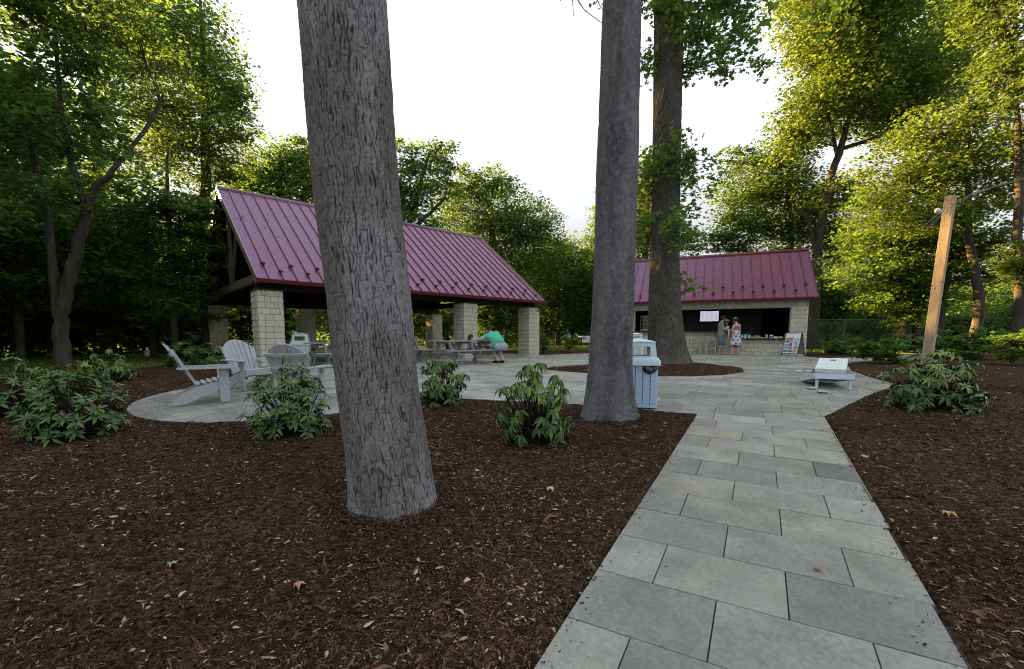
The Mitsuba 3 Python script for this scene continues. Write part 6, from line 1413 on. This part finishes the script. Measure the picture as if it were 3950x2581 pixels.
br, lf = MB(), MB()
for x, z, rx, rz, n, pal in ((4.30, 6.04, .52, .75, 420, 1), (4.92, 5.87, .63, .5, 260, 0), (5.53, 5.64, .31, .3, 70, 0), (3.73, 5.76, .31, .75, 200, 1), (4.35, 4.47, .5, .69, 420, 0), (4.85, 4.59, .31, .63, 130, 0), (3.77, 4.36, .35, .63, 170, 1), (4.12, 9.98, .36, .69, 260, 3), (4.76, 9.77, .75, .75, 420, 1), (5.58, 9.77, .94, .81, 560, 0),
                          (5.26, 9.01, .88, .62, 420, 0), (6.2, 9.01, .5, .5, 170, 0), (4.81, 8.57, .5, .4, 120, 0), (6.62, 8.79, .31, .19, 50, 0), (3.69, 8.79, .25, .7, 120, 1), (5.9, 10.5, 1.0, .63, 420, 0), (3.65, 10.09, .28, .5, 110, 3), (4.32, 9.12, .3, .45, 110, 2), (5.05, 2.86, .38, .3, 60, 2), (4.5, 13.2, 2.0, 1.2, 700, 1), (5.8, 14.6, 2.2, 1.4, 900, 1), (3.2, 15, 2.2, 1.4, 900, 1)):
    on = abs(x - 4.33) < .35
    m_ = max(4, n // 22); d = rb.normal(0, 1, (m_, 3)); d /= np.linalg.norm(d, axis=1, keepdims=True)
    cl = np.array([x, 12.45 if on else 12.9, z]) + d * [rx, .55 if on else max(rx, .4), rz] * rb.uniform(.2, 1, (m_, 1)) ** .5
    t0 = np.array([4.36, 12.9, z - .25])
    for e in cl[::2]: br.tube([t0, (t0 + e) / 2 + rb.normal(0, .06, 3), e], [.016, .010, .004], 4, cap=False)
    c = cl[rb.integers(0, m_, n)] + rb.normal(0, 1, (n, 3)) * [.15, .15, .13]
    rr = np.hypot(c[:, 0] - 4.33, c[:, 1] - 12.96); c = c[(rr > .46)]
    lobed(lf, c, .17, leaf_colors(len(c), pal))
put(k, 'branch', br.out('dark_bark'), 'stuff'); put(k, 'sprout_leaves', lf.out('foliage'), 'stuff')

for nm, bl in ((k, [(4, 14, 16.5, 3, 3, 1.5), (7, 17, 18.5, 3.2, 3.2, 1.6), (9.5, 20.5, 21.5, 3.4, 3.4, 1.6), (6.5, 10.5, 15, 3, 3, 1.5), (2.5, 16, 18, 2.6, 2.6, 1.4), (10.5, 16, 18, 3, 3, 1.5), (12, 20.5, 21.5, 3, 3, 1.5), (7.5, 14, 18, 3.4, 3.4, 1.6), (11, 22, 23, 3.4, 3.4, 1.5), (8, 22, 22.5, 3.2, 3.2, 1.5), (13, 20, 21, 3, 3, 1.5), (10, 18.5, 20.5, 3.2, 3.2, 1.5)]),):
    crown(nm, 'crown', bl, .22, 1, 'dark_bark', 2.0, (4.25, 13.1, 18))

# ---- woods going on to the left of the picture; they keep the low sun off the plaza
for i, (x, y, h, lab) in enumerate(((-16.0, 1.8, 15, 'tree beyond the left edge, nearest the rhododendrons'), (-18.5, 9.5, 17, 'tree beyond the left edge, behind the lawn'), (-20.5, 2.5, 16, 'tree beyond the left edge, level with the path'), (-23, 5.5, 18, 'second row tree beyond the left edge'), (-24, 13.5, 13, 'second row tree behind the left lawn'), (-30, 9.5, 19, 'far row tree beyond the left edge'), (-31, 18, 13, 'far row tree behind the left lawn'), (-29, 1, 18, 'far row tree beyond the left edge, nearest the camera line'), (-15.8, 7.2, 15, 'tree beyond the left edge, beside the left lawn'), (-16.8, 11.2, 12, 'tree beyond the left edge, at the back of the left lawn'), (-25.5, 20.3, 11.5, 'tree half beyond the left edge, deep behind the lawn'), (-22, -3.5, 17, 'tree left of and behind the camera'), (-21, 17.2, 11, 'tree just beyond the left edge, behind the forked tree'), (-28, 23.5, 12, 'tree beyond the left edge, deep in the woods'))):
    z0 = float(gz(x, y)) - .1
    bl = [(x + rb.normal(0, 1.6), y + rb.normal(0, 1.6), h * q, 2.5, 2.5, 1.9, 1.5) for q in (.12, .22, .36, .48, .6, .72, .85, .97)]
    tree('woodland_tree', lab, 'tree', [[(x, y, z0, .26), (x + .1, y, h * .3, .22), (x + .2, y + .2, h * .6, .15), (x, y, h, .05)]], bl, .21, 0, 'dark_bark')

# ---- the far mass of the woods, closing the view under the crowns
k = 'distant_woods'
labels[k] = {'label': 'dark mass of distant woods closing the view behind all the trees', 'category': 'woods', 'kind': 'stuff'}
cr = MB(); rw = np.random.default_rng(81)
a = np.radians(rw.uniform(-84, 62, 1050)); rr = np.where(a < -.42, rw.uniform(29, 46, 1050), rw.uniform(49, 66, 1050)); hh = np.where(a > .52, 5.5, 8.5)
x0, y0, zz = rr * np.sin(a), rr * np.cos(a), .5 + hh * rw.uniform(0, 1, 1050) ** 1.1
for i in range(1050):
    n = 150; p = np.array([x0[i], y0[i], zz[i]]) + rw.normal(0, 1, (n, 3)) * [1.1, 1.1, .6]
    leaf_mesh(cr, p, .34, leaf_colors(n, 0) * [rw.uniform(.7, 1.3), 1])
scene[k] = cr.out('foliage')
# ------------------------------------------------------------------ rhododendrons: every leaf a curved blade of its own
rr_ = np.random.default_rng(91)


def blade(curl, fold, col):
    t = np.linspace(0, 1, 6); w = .155 * np.sin(np.pi * np.clip(t, .03, .985) ** .85) ** .75; w[0] = .02; w[-1] = .012
    v, z = [], -curl * t ** 2
    for q in range(6):
        v += [(t[q], -w[q], z[q] + fold * w[q]), (t[q], 0, z[q]), (t[q], w[q], z[q] + fold * w[q])]
    f = [x for q in range(5) for x in ([3 * q, 3 * q + 3, 3 * q + 1], [3 * q + 1, 3 * q + 3, 3 * q + 4], [3 * q + 1, 3 * q + 4, 3 * q + 2], [3 * q + 2, 3 * q + 4, 3 * q + 5])]
    c = np.zeros((18, 2)); c[:, 0] = col; c[1::3, 1] = 1
    return np.array(v, float), np.array(f), c


BL = [[blade(cu, fo, c) for cu, fo in ((.05, .35), (.18, .5), (.32, .2))] for c in np.arange(6) / 5]
BD = [[blade(cu, fo, c) for cu, fo in ((.22, .6), (.38, .7), (.5, .5))] for c in np.arange(6) / 5]


def rhodo(label, x, y, rx, h, whorls, droop, leaf, lime=.12, ry=None, sing=300, skirt=.25):
    k = thing('rhododendron', label, 'rhododendron')
    z0 = float(ground_z((x, y))); ry = ry or rx * .85
    st, rest, L = MB(), MB(), []
    for i in range(whorls):
        a = rr_.uniform(0, 2 * np.pi); u = rr_.uniform(0, 1)
        el = np.arcsin(np.clip(rr_.uniform(-.42, 1.0), -1, 1)); r = .62 + .38 * rr_.uniform(0, 1) ** .5
        out = np.array([math.cos(a) * math.cos(el), math.sin(a) * math.cos(el), math.sin(el)])
        p = np.array([x, y, z0 + h * skirt]) + out * [rx, ry, h * (1 - skirt)] * r * rr_.uniform(.82, 1.08)
        p[2] = max(p[2], z0 + .05)
        b0 = np.array([x + rr_.normal(0, .07), y + rr_.normal(0, .07), z0 - .03]); md = b0 * .45 + p * .55 + np.array([0, 0, -.05 * h]) + rr_.normal(0, .03, 3)
        st.tube([b0, (b0 + md) / 2 + [0, 0, .04], md, p], [.011, .009, .006, .004], 4)
        ax = out * .8 + np.array([0, 0, .75]); ax /= np.linalg.norm(ax)
        e1 = np.cross(ax, [.3, .8, .1]); e1 /= np.linalg.norm(e1); e2 = np.cross(ax, e1)
        new = rr_.uniform() < lime and el > .2
        n = rr_.integers(7, 11)
        for q in range(n):
            t = q * 2.39996 + rr_.normal(0, .15); tilt = rr_.normal(.18, .22) if not new else rr_.normal(.7, .15)
            d = e1 * math.cos(t) + e2 * math.sin(t) + ax * tilt
            if droop: d = d * (1 - droop) + np.array([0, 0, -1.0]) * droop * rr_.uniform(.7, 1.5) + d * .1
            d /= np.linalg.norm(d)
            up = ax - d * (ax @ d); up = up / (np.linalg.norm(up) + 1e-6)
            sd = np.cross(up, d); s = leaf * rr_.uniform(.65, 1.15) * (.75 if new else 1)
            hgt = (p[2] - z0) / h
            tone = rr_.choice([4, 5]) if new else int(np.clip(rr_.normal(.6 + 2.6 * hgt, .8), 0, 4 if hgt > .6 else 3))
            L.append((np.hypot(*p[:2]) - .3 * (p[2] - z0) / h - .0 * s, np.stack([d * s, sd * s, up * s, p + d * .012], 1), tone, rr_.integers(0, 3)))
    L.sort(key=lambda q: q[0])
    lib = BD if droop > .3 else BL
    for i, (_, M, t, c) in enumerate(L):
        b = lib[t][c]
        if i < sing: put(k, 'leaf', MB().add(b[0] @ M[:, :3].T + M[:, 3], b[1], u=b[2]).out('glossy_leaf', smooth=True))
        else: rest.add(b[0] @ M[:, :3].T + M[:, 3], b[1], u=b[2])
    put(k, 'stem', st.out('shrub_stem', smooth=True), 'stuff')
    if rest.n: put(k, 'inner_leaves', rest.out('glossy_leaf', smooth=True), 'stuff')


rhodo('large glossy rhododendron at the left edge, nearest the camera on that side', -5.0, 4.98, .54, .84, 130, 0, .105, .18)
rhodo('rhododendron with lime new growth cut by the left edge of the picture', -6.85, 6.15, .58, .80, 95, 0, .115, .45)
rhodo('wilted rhododendron with drooping leaves in front of the straight grey trunk', -8.5, 9.3, .52, .68, 52, .45, .14, .2)
rhodo('glossy rhododendron in front of the lawn chair with its back turned', -2.60, 5.16, .48, .86, 130, .0, .105, .14)
rhodo('drooping rhododendron just right of the furrowed trunk', -1.04, 6.75, .36, .84, 80, .45, .12, .3)
rhodo('wilted drooping rhododendron left of the smooth grey trunk', .24, 4.72, .39, .92, 84, .55, .12, .3)
rhodo('wide drooping rhododendron below the timber post', 6.12, 6.42, .60, .92, 125, .36, .128, .45)
rhodo('dark rhododendron behind the lawn chairs, left one of the pair', -9.9, 13.5, .55, .78, 80, .1, .15, .05, None, 150)
rhodo('dark rhododendron behind the lawn chairs, right one of the pair', -8.9, 13.3, .58, .74, 80, .1, .15, .12, None, 150)
# ------------------------------------------------------------------ people
def ball(p, r, n=14): return m3.Manifold.sphere(float(r), n).translate([float(v) for v in p])


def limb(*pr):
    """hulls of successive spheres, joined: a tapering bent limb"""
    parts = [m3.Manifold.batch_hull([ball(*a), ball(*b)]) for a, b in zip(pr[:-1], pr[1:])]
    return parts


def ell(p, r, fr=None, n=18):
    M = np.diag(r) if fr is None else np.stack(fr, 1) @ np.diag(r)
    return m3.Manifold.sphere(1.0, n).transform(np.hstack([M, np.array(p, float)[:, None]]))


def weld(parts, edge=.022, it=8):
    b = m3.Manifold.batch_boolean(parts, m3.OpType.Add).refine_to_length(edge).to_mesh()
    m_ = trimesh.Trimesh(b.vert_properties[:, :3], b.tri_verts, process=True)
    trimesh.smoothing.filter_taubin(m_, iterations=it)
    return m_


def hand(w, d, pn, s=1.0, curl=.5, thumb=1):
    """w wrist, d direction of the fingers, pn the palm's normal; five separate bent fingers"""
    d = np.array(d, float); d /= np.linalg.norm(d); pn = np.array(pn, float); pn -= d * (pn @ d); pn /= np.linalg.norm(pn); x = np.cross(d, pn)
    w = np.array(w, float); pc = w + d * .048 * s
    out = [m3.Manifold.batch_hull([ball(w, .021 * s, 10)] + [ball(pc + d * .04 * s + x * q * s, .0115 * s, 10) for q in (-.031, -.01, .011, .031)])]
    for q, L in ((-.031, .062), (-.0105, .076), (.0105, .082), (.031, .074)):
        a = pc + d * .04 * s + x * q * s; L *= s
        b = a + (d * math.cos(curl * .8) + pn * math.sin(curl * .8)) * L * .45; c = b + (d * math.cos(curl * 1.8) + pn * math.sin(curl * 1.8)) * L * .32; e = c + (d * math.cos(curl * 2.6) + pn * math.sin(curl * 2.6)) * L * .25
        out += limb((a, .0088 * s, 8), (b, .0082 * s, 8), (c, .0076 * s, 8), (e, .0066 * s, 8))
    a = w + d * .022 * s + x * thumb * .022 * s; b = a + (d * .6 + x * thumb * .7 + pn * .3) * .036 * s; c = b + (d * .9 + x * thumb * .25 + pn * .4) * .028 * s
    return out + limb((a, .013 * s, 8), (b, .0105 * s, 8), (c, .008 * s, 8))


def head(c, f, up, s=1.0):
    """c centre of the skull, f facing, up"""
    f = np.array(f, float); up = np.array(up, float); f -= up * (f @ up); f /= np.linalg.norm(f); l = np.cross(up, f)
    c = np.array(c, float)
    P = lambda a, b, d: c + (f * a + l * b + up * d) * s
    return [ell(c, np.array([.098, .078, .112]) * s, (f, l, up)), ell(P(.022, 0, -.062), np.array([.070, .058, .062]) * s, (f, l, up)),
            m3.Manifold.batch_hull([ball(P(.092, 0, .012), .009 * s), ball(P(.118, 0, -.026), .013 * s), ball(P(.088, 0, -.03), .016 * s)]), ell(P(.074, 0, -.098), np.array([.022, .024, .018]) * s, (f, l, up)),
            ell(P(.086, 0, -.058), np.array([.012, .026, .007]) * s, (f, l, up))] + [ell(P(-.008, b * .08, -.012), np.array([.022, .010, .034]) * s, (f, l, up)) for b in (-1, 1)], (f, l, up, c, P)


def eyes(k, P, s=1.0):
    mb = MB()
    for b in (-1, 1): mb.mesh(ell(P(.083, b * .033, .006), np.array([.012, .013, .009]) * s))
    put(k, 'eyes', mb.out('hair_dark', smooth=True), 'stuff')


def hair(k, fr, c, s, m_, back=0.0, extra=()):
    f, l, up = fr
    cap = ell(c + up * .012 * s - f * .012 * s, np.array([.108, .091, .118]) * s, (f, l, up), 24)
    cap = cap.trim_by_plane(list(map(float, (up * .9 - f * .5) / np.linalg.norm(up * .9 - f * .5))), float(((up * .9 - f * .5) / np.linalg.norm(up * .9 - f * .5)) @ (c + f * (.062) * s + up * .03 * s)) - .052 * s)
    put(k, 'hair', MB().mesh(weld([cap] + list(extra), .02, 4)).out(m_, smooth=True))


def foot(a, d, r=.036):
    d = np.array(d, float); a = np.array(a, float); h = a - Z3 * (a[2] - 0)
    return a, d


# ---- man in the grey shirt at the counter
gx_, gy_ = WR[:2] + BA[:2] * -3.30 + BN[:2] * -.52
O = np.array([gx_, gy_, .656]); f, l, u = BA, BN, Z3       # faces along the counter, left side to the building
Q = lambda a, b, c: O + f * a + l * b + u * c
k = thing('person', 'man in grey shirt, patterned shorts and dark cap standing at the counter', 'person')
hp, (hf, hl, hu, hc, HP) = head(Q(.06, 0, 1.58), f * .95 + l * .3, u)
parts = hp + limb((Q(.02, 0, 1.38), .058), (Q(.04, 0, 1.50), .055))
parts += [m3.Manifold.batch_hull([ball(Q(-.01, b * .10, 1.32), .085) for b in (-1, 1)] + [ball(Q(.03, b * .09, 1.05), .095) for b in (-1, 1)] + [ball(Q(.0, b * .10, .90), .105) for b in (-1, 1)])]
legs = []
for b, dx in ((-1, .0), (1, .10)):
    parts += limb((Q(.0, b * .10, .88), .10), (Q(dx * .8 + .02, b * .11, .49), .062), (Q(dx * .8 + .0, b * .11, .36), .058), (Q(dx - .03, b * .11, .08), .038))
    parts += [m3.Manifold.batch_hull([ball(Q(dx - .05, b * .11, .042), .036), ball(Q(dx + .10, b * .125, .030), .032), ball(Q(dx + .165, b * .13, .026), .022)])]
for b, el, wr in ((-1, Q(.09, -.25, 1.10), Q(.34, -.17, 1.07)), (1, Q(.10, .26, 1.10), Q(.33, .2, 1.08))):
    parts += limb((Q(-.01, b * .19, 1.36), .062), (el, .045), (wr, .030)) + hand(wr, f * .9 + l * .3, -u, 1.0, .4, 1 if b < 0 else -1)
put(k, 'body', MB().mesh(weld(parts)).out('skin', smooth=True))
shirt = [m3.Manifold.batch_hull([ball(Q(-.015, b * .13, 1.36), .085) for b in (-1, 1)] + [ball(Q(.03, b * .10, 1.08), .125) for b in (-1, 1)] + [ball(Q(.0, b * .11, .87), .135) for b in (-1, 1)])]
for b, el in ((-1, Q(.06, -.245, 1.16)), (1, Q(.07, .255, 1.16))): shirt += limb((Q(-.01, b * .18, 1.37), .082), (el, .068))
put(k, 'shirt', MB().mesh(weld(shirt)).out('cloth_grey', smooth=True))
sh = [m3.Manifold.batch_hull([ball(Q(0, b * .09, .86), .125) for b in (-1, 1)])]
for b, dx in ((-1, .0), (1, .10)): sh += limb((Q(.0, b * .10, .86), .125), (Q(dx * .75 + .015, b * .115, .47), .098))
put(k, 'shorts', MB().mesh(weld(sh)).out('cloth_denim', smooth=True))
put(k, 'cap', MB().mesh(weld([ell(hc + hu * .035, (.108, .092, .092), (hf, hl, hu)).trim_by_plane([0, 0, 1.], float((hc + hu * .03)[2])), m3.Manifold.batch_hull([ball(HP(.09, b * .05, .045), .008) for b in (-1, 1)] + [ball(HP(.185, b * .035, .03), .006) for b in (-1, 1)])], .02, 3)).out('cap_black', smooth=True))
hair(k, (hf, hl, hu), hc - hu * .012, .99, 'hair_dark'); eyes(k, HP)
for b, dx in ((-1, .0), (1, .10)): put(k, 'sandal', MB().mesh(m3.Manifold.batch_hull([ball(Q(dx - .06, b * .11, .01), .012).scale([1, 1, 1])] + [ball(Q(dx + x, b * .12 + y, .008), .008) for x in (-.07, .19) for y in (-.04, .04)])).out('sandal'))

# ---- woman wrapped in a printed towel
gx_, gy_ = WR[:2] + BA[:2] * -2.70 + BN[:2] * -.60
O = np.array([gx_, gy_, .656]); f, l, u = -BA * .75 + BN * .66, -BN * .75 - BA * .66, Z3
Q = lambda a, b, c: O + f * a + l * b + u * c
k = thing('person', 'woman with green cap and white printed towel wrapped at her waist at the counter', 'person')
hp, (hf, hl, hu, hc, HP) = head(Q(.06, .0, 1.50), f * .9 - BA * .4, u, .95)
parts = hp + limb((Q(.0, 0, 1.30), .048), (Q(.03, 0, 1.42), .045))
parts += [m3.Manifold.batch_hull([ball(Q(-.01, b * .10, 1.25), .065) for b in (-1, 1)] + [ball(Q(.02, b * .075, 1.02), .082) for b in (-1, 1)]), m3.Manifold.batch_hull([ball(Q(.02, b * .075, 1.02), .085) for b in (-1, 1)] + [ball(Q(-.01, b * .085, .86), .115) for b in (-1, 1)])]
for b, dx in ((-1, -.02), (1, .10)):
    parts += limb((Q(.0, b * .085, .84), .10), (Q(dx, b * .09, .46), .058), (Q(dx - .02, b * .09, .35), .054), (Q(dx - .03, b * .09, .08), .034))
    parts += [m3.Manifold.batch_hull([ball(Q(dx - .05, b * .09, .04), .032), ball(Q(dx + .09, b * .10, .028), .028), ball(Q(dx + .145, b * .105, .024), .019)])]
for b, el, wr in ((-1, Q(.0, -.23, 1.02), Q(.20, -.16, 1.0)), (1, Q(.05, .22, 1.03), Q(.25, .12, 1.02))):
    parts += limb((Q(-.01, b * .155, 1.28), .048), (el, .036), (wr, .025)) + hand(wr, f, -u, .9, .4, 1 if b < 0 else -1)
put(k, 'body', MB().mesh(weld(parts)).out('skin_pale', smooth=True))
bk = m3.Manifold.batch_hull([ball(Q(.0, b * .10, 1.20), .078) for b in (-1, 1)] + [ball(Q(.01, b * .085, 1.11), .083) for b in (-1, 1)])
put(k, 'top', MB().mesh(weld([bk])).out('cloth_bikini', smooth=True))
n, m_ = 49, 15
t = np.linspace(0, 2 * np.pi, n); zz = np.linspace(0, 1, m_); TT, VV = np.meshgrid(t, zz, indexing='ij')
flare = 1 + .28 * (1 - VV) ; wav = 1 + .10 * (1 - VV) * np.cos(7 * TT) + .05 * np.cos(3 * TT + 1)
rx_, ry_ = .165 * flare * wav * (1 - .12 * VV), .205 * flare * wav * (1 - .12 * VV)
low = .36 + .06 * np.cos(TT - 2.2)
v = np.stack([rx_ * np.cos(TT) + .02, ry_ * np.sin(TT), low + (1.0 - low) * VV], -1).reshape(-1, 3)
v = O + v[:, :1] * f + v[:, 1:2] * l + v[:, 2:] * u
i, j = np.meshgrid(np.arange(n - 1), np.arange(m_ - 1), indexing='ij')
put(k, 'towel', mikit.ply((v, np.stack([i * m_ + j, (i + 1) * m_ + j, (i + 1) * m_ + j + 1, i * m_ + j + 1], -1).reshape(-1, 4)), 'mat_cloth_towel', smooth=True, uv=np.stack([TT / (2 * np.pi) * 1.25, VV], -1).reshape(-1, 2)))
hair(k, (hf, hl, hu), hc, 1.0, 'hair_dark', extra=limb((HP(-.10, 0, .0), .05), (HP(-.13, 0, -.06), .035)))
put(k, 'cap', MB().mesh(weld([ell(hc + hu * .04, (.108, .095, .088), (hf, hl, hu)).trim_by_plane([0, 0, 1.], float((hc + hu * .035)[2])), m3.Manifold.batch_hull([ball(HP(.09, b * .05, .05), .008) for b in (-1, 1)] + [ball(HP(.18, b * .035, .04), .006) for b in (-1, 1)])], .02, 3)).out('cap_green', smooth=True)); eyes(k, HP, .95)

# ---- server behind the counter
O = WR + BA * -3.02 + BN * .85 + Z3 * .656; f, l, u = -BN, BA, Z3
Q = lambda a, b, c: O + f * a + l * b + u * c
k = thing('person', 'server in dark clothes and pale cap standing inside behind the counter', 'person')
hp, (hf, hl, hu, hc, HP) = head(Q(.05, 0, 1.45), f * .8 - l * .5, u, .98)
parts = hp + limb((Q(.0, 0, 1.24), .052), (Q(.03, 0, 1.36), .05)) + [m3.Manifold.batch_hull([ball(Q(0, b * .10, 1.2), .075) for b in (-1, 1)] + [ball(Q(0, b * .09, .8), .10) for b in (-1, 1)])]
for b in (-1, 1): parts += limb((Q(0, b * .09, .8), .1), (Q(0, b * .1, .42), .065), (Q(0, b * .1, .06), .045)) + limb((Q(0, b * .17, 1.22), .055), (Q(.06, b * .22, .98), .042), (Q(.27, b * .15, .99), .03)) + hand(Q(.27, b * .15, .99), f, -u, .95, .4, b) + [m3.Manifold.batch_hull([ball(Q(-.03, b * .1, .04), .036), ball(Q(.14, b * .11, .03), .028)])]
put(k, 'body', MB().mesh(weld(parts)).out('skin', smooth=True))
sh = [m3.Manifold.batch_hull([ball(Q(0, b * .11, 1.22), .078) for b in (-1, 1)] + [ball(Q(0, b * .09, .8), .115) for b in (-1, 1)])]
for b in (-1, 1): sh += limb((Q(0, b * .165, 1.23), .068), (Q(.035, b * .21, 1.07), .058))
put(k, 'shirt', MB().mesh(weld(sh)).out('cap_black', smooth=True))
tr = []
for b in (-1, 1): tr += limb((Q(0, b * .09, .8), .118), (Q(0, b * .1, .42), .08), (Q(0, b * .1, .1), .065))
put(k, 'trousers', MB().mesh(weld(tr)).out('cloth_denim', smooth=True))
hair(k, (hf, hl, hu), hc, .98, 'hair_brown'); eyes(k, HP)
put(k, 'cap', MB().mesh(weld([ell(hc + hu * .04, (.106, .09, .086), (hf, hl, hu)).trim_by_plane([0, 0, 1.], float((hc + hu * .035)[2])), m3.Manifold.batch_hull([ball(HP(.09, b * .05, .045), .008) for b in (-1, 1)] + [ball(HP(.18, b * .035, .03), .006) for b in (-1, 1)])], .02, 3)).out('cap_pale', smooth=True))

# ---- man in the green shirt leaning on the picnic table
cs, sn = math.cos(.745), math.sin(.745)
O = np.array([-.38, 14.93, .544]); f, l, u = np.array([-.69, .72, 0]), np.array([-.72, -.69, 0]), Z3
Q = lambda a, b, c: O + f * a + l * b + u * c
k = thing('person', 'man in green shirt seated on the picnic bench, back turned, leaning on the table', 'person')
hp, (hf, hl, hu, hc, HP) = head(Q(.35, .20, 1.13), f * .55 + l * .9 - u * .1, u * .95 + l * .15 + f * .1, 1.0)
sL, sR = Q(.26, .34, .92), Q(.21, -.01, .98)
parts = hp + limb((Q(.23, .17, .95), .062), (Q(.31, .19, 1.05), .058))
parts += [m3.Manifold.batch_hull([ball(sL, .07), ball(sR, .07), ball(Q(.08, .17, .68), .13), ball(Q(.06, -.0, .68), .13)]), m3.Manifold.batch_hull([ball(Q(.08, .17, .68), .13), ball(Q(.06, .0, .68), .13), ball(Q(.0, .13, .56), .125), ball(Q(.0, -.13, .56), .125)])]
for b, kx in ((1, .30), (-1, .26)):
    hip, kn, an = Q(.02, b * .12, .55), Q(.40, b * .13 - .02, .56), Q(.22 if b > 0 else .05, b * .12 - .05, .085)
    kn = Q(.36, b * .15 - .03, .57); an = Q(.05, b * .09 - .06, .085) if b < 0 else Q(.12, b * .06 - .02, .085)
    parts += limb((hip, .105), (kn, .068), (kn * .6 + an * .4, .062), (an, .042))
    parts += [m3.Manifold.batch_hull([ball(an - Z3 * .04, .036), ball(an + f * .13 - Z3 * .048, .032), ball(an + f * .20 - Z3 * .055, .024)])]
for s_, el, wr, th in ((sL, Q(.42, .58, .80), Q(.62, .33, .80), -1), (sR, Q(.50, .02, .80), Q(.66, .25, .80), 1)):
    parts += limb((s_, .064), (el, .048), (wr, .032)) + hand(wr, (f * .5 + l * (.6 if th > 0 else -.6)), -u, 1.0, .3, th)
put(k, 'body', MB().mesh(weld(parts)).out('skin_pale', smooth=True))
sh = [m3.Manifold.batch_hull([ball(sL, .085), ball(sR, .088), ball(Q(.06, .17, .74), .138), ball(Q(.04, -.02, .74), .138)]), m3.Manifold.batch_hull([ball(Q(.06, .17, .74), .138), ball(Q(.04, -.02, .74), .138), ball(Q(.08, .18, .62), .13)])]
for s_, el in ((sL, Q(.385, .50, .815)), (sR, Q(.40, .0, .86))): sh += limb((s_, .082), (el, .066))
put(k, 'shirt', MB().mesh(weld(sh, .03)).out('cloth_green', smooth=True))
st_ = [m3.Manifold.batch_hull([ball(Q(.0, b * .12, .56), .145) for b in (-1, 1)])]
for b in (1, -1): st_ += limb((Q(.02, b * .12, .56), .132), (Q(.34, b * .15 - .03, .57), .092))
put(k, 'shorts', MB().mesh(weld(st_, .03)).out('cloth_shorts_pale', smooth=True))
hair(k, (hf, hl, hu), hc, 1.02, 'hair_dark')
put(k, 'beard', MB().mesh(weld([ell(HP(.035, 0, -.085), (.065, .062, .04), (hf, hl, hu))], .02, 3)).out('hair_dark', smooth=True)); eyes(k, HP)
for b in (1, -1):
    an = Q(.05, b * .09 - .06, .0) if b < 0 else Q(.12, b * .06 - .02, .0)
    put(k, 'shoe', MB().mesh(weld([m3.Manifold.batch_hull([ball(an + Z3 * .045 - f * .02, .046), ball(an + f * .14 + Z3 * .035, .04), ball(an + f * .225 + Z3 * .028, .028)])], .02, 3)).out('sandal', smooth=True))

# ---- girl on the far bench
O = np.array([-1.50, 16.00, .544]); f, l, u = np.array([.80, -.60, 0]), np.array([.60, .80, 0]), Z3
fb2 = np.array([.69, -.72, 0])
Q = lambda a, b, c: O + f * a + l * b + u * c
k = thing('person', 'small girl with long brown hair at the picnic table, hand to her mouth', 'person')
hp, (hf, hl, hu, hc, HP) = head(Q(.04, 0, .87), f * 1.0 + np.array([.5, .1, 0]), u, .86)
parts = hp + limb((Q(.0, 0, .70), .038), (Q(.02, 0, .79), .036)) + [m3.Manifold.batch_hull([ball(Q(0, b * .085, .68), .05) for b in (-1, 1)] + [ball(Q(0, b * .07, .52), .08) for b in (-1, 1)])]
for b in (-1, 1):
    parts += limb((Q(0, b * .07, .51), .07), (Q(.28, b * .08, .52), .045), (Q(.26, b * .08, .18), .03)) + [m3.Manifold.batch_hull([ball(Q(.25, b * .08, .14), .03), ball(Q(.37, b * .09, .12), .022)])]
parts += limb((Q(0, -.13, .68), .036), (Q(.16, -.16, .60), .03), (Q(.19, -.06, .76), .022)) + hand(Q(.19, -.06, .76), u * .6 - f * .6 + l * .3, -f, .75, .6, 1)
parts += limb((Q(0, .13, .68), .036), (Q(.14, .19, .64), .03), (Q(.30, .12, .76), .022)) + hand(Q(.30, .12, .77), f, -u, .75, .3, -1)
put(k, 'body', MB().mesh(weld(parts, .02)).out('skin_pale', smooth=True))
put(k, 'top', MB().mesh(weld([m3.Manifold.batch_hull([ball(Q(0, b * .085, .655), .056) for b in (-1, 1)] + [ball(Q(0, b * .075, .5), .088) for b in (-1, 1)])], .02)).out('cloth_coral', smooth=True))
put(k, 'shorts', MB().mesh(weld(limb((Q(0, .07, .51), .085), (Q(.18, .08, .52), .065)) + limb((Q(0, -.07, .51), .085), (Q(.18, -.08, .52), .065)), .02)).out('cloth_teal', smooth=True))
hair(k, (hf, hl, hu), hc, .88, 'hair_brown', extra=limb((HP(-.07, 0, .02), .068), (HP(-.10, 0, -.10), .062), (HP(-.11, 0, -.26), .04))); eyes(k, HP, .86)
k = thing('cloth_bag', 'small teal cloth bag on the picnic table beside the girl', 'bag')
F = Fr(-1.27, 15.50, 1.298, .4)
put(k, 'body', MB().mesh(weld([m3.Manifold.batch_hull([ball(F.p(x, y, .02), .02) for x in (-.09, .09) for y in (-.05, .05)] + [ball(F.p(x, 0, .04), .018) for x in (-.06, .06)])], .03, 4)).out('cloth_teal', smooth=True))
put(k, 'handle', MB().tube([F.p(-.04, 0, .05), F.p(-.03, .02, .08), F.p(.03, .02, .08), F.p(.04, 0, .05)], .006, 6).out('white_plastic', smooth=True))
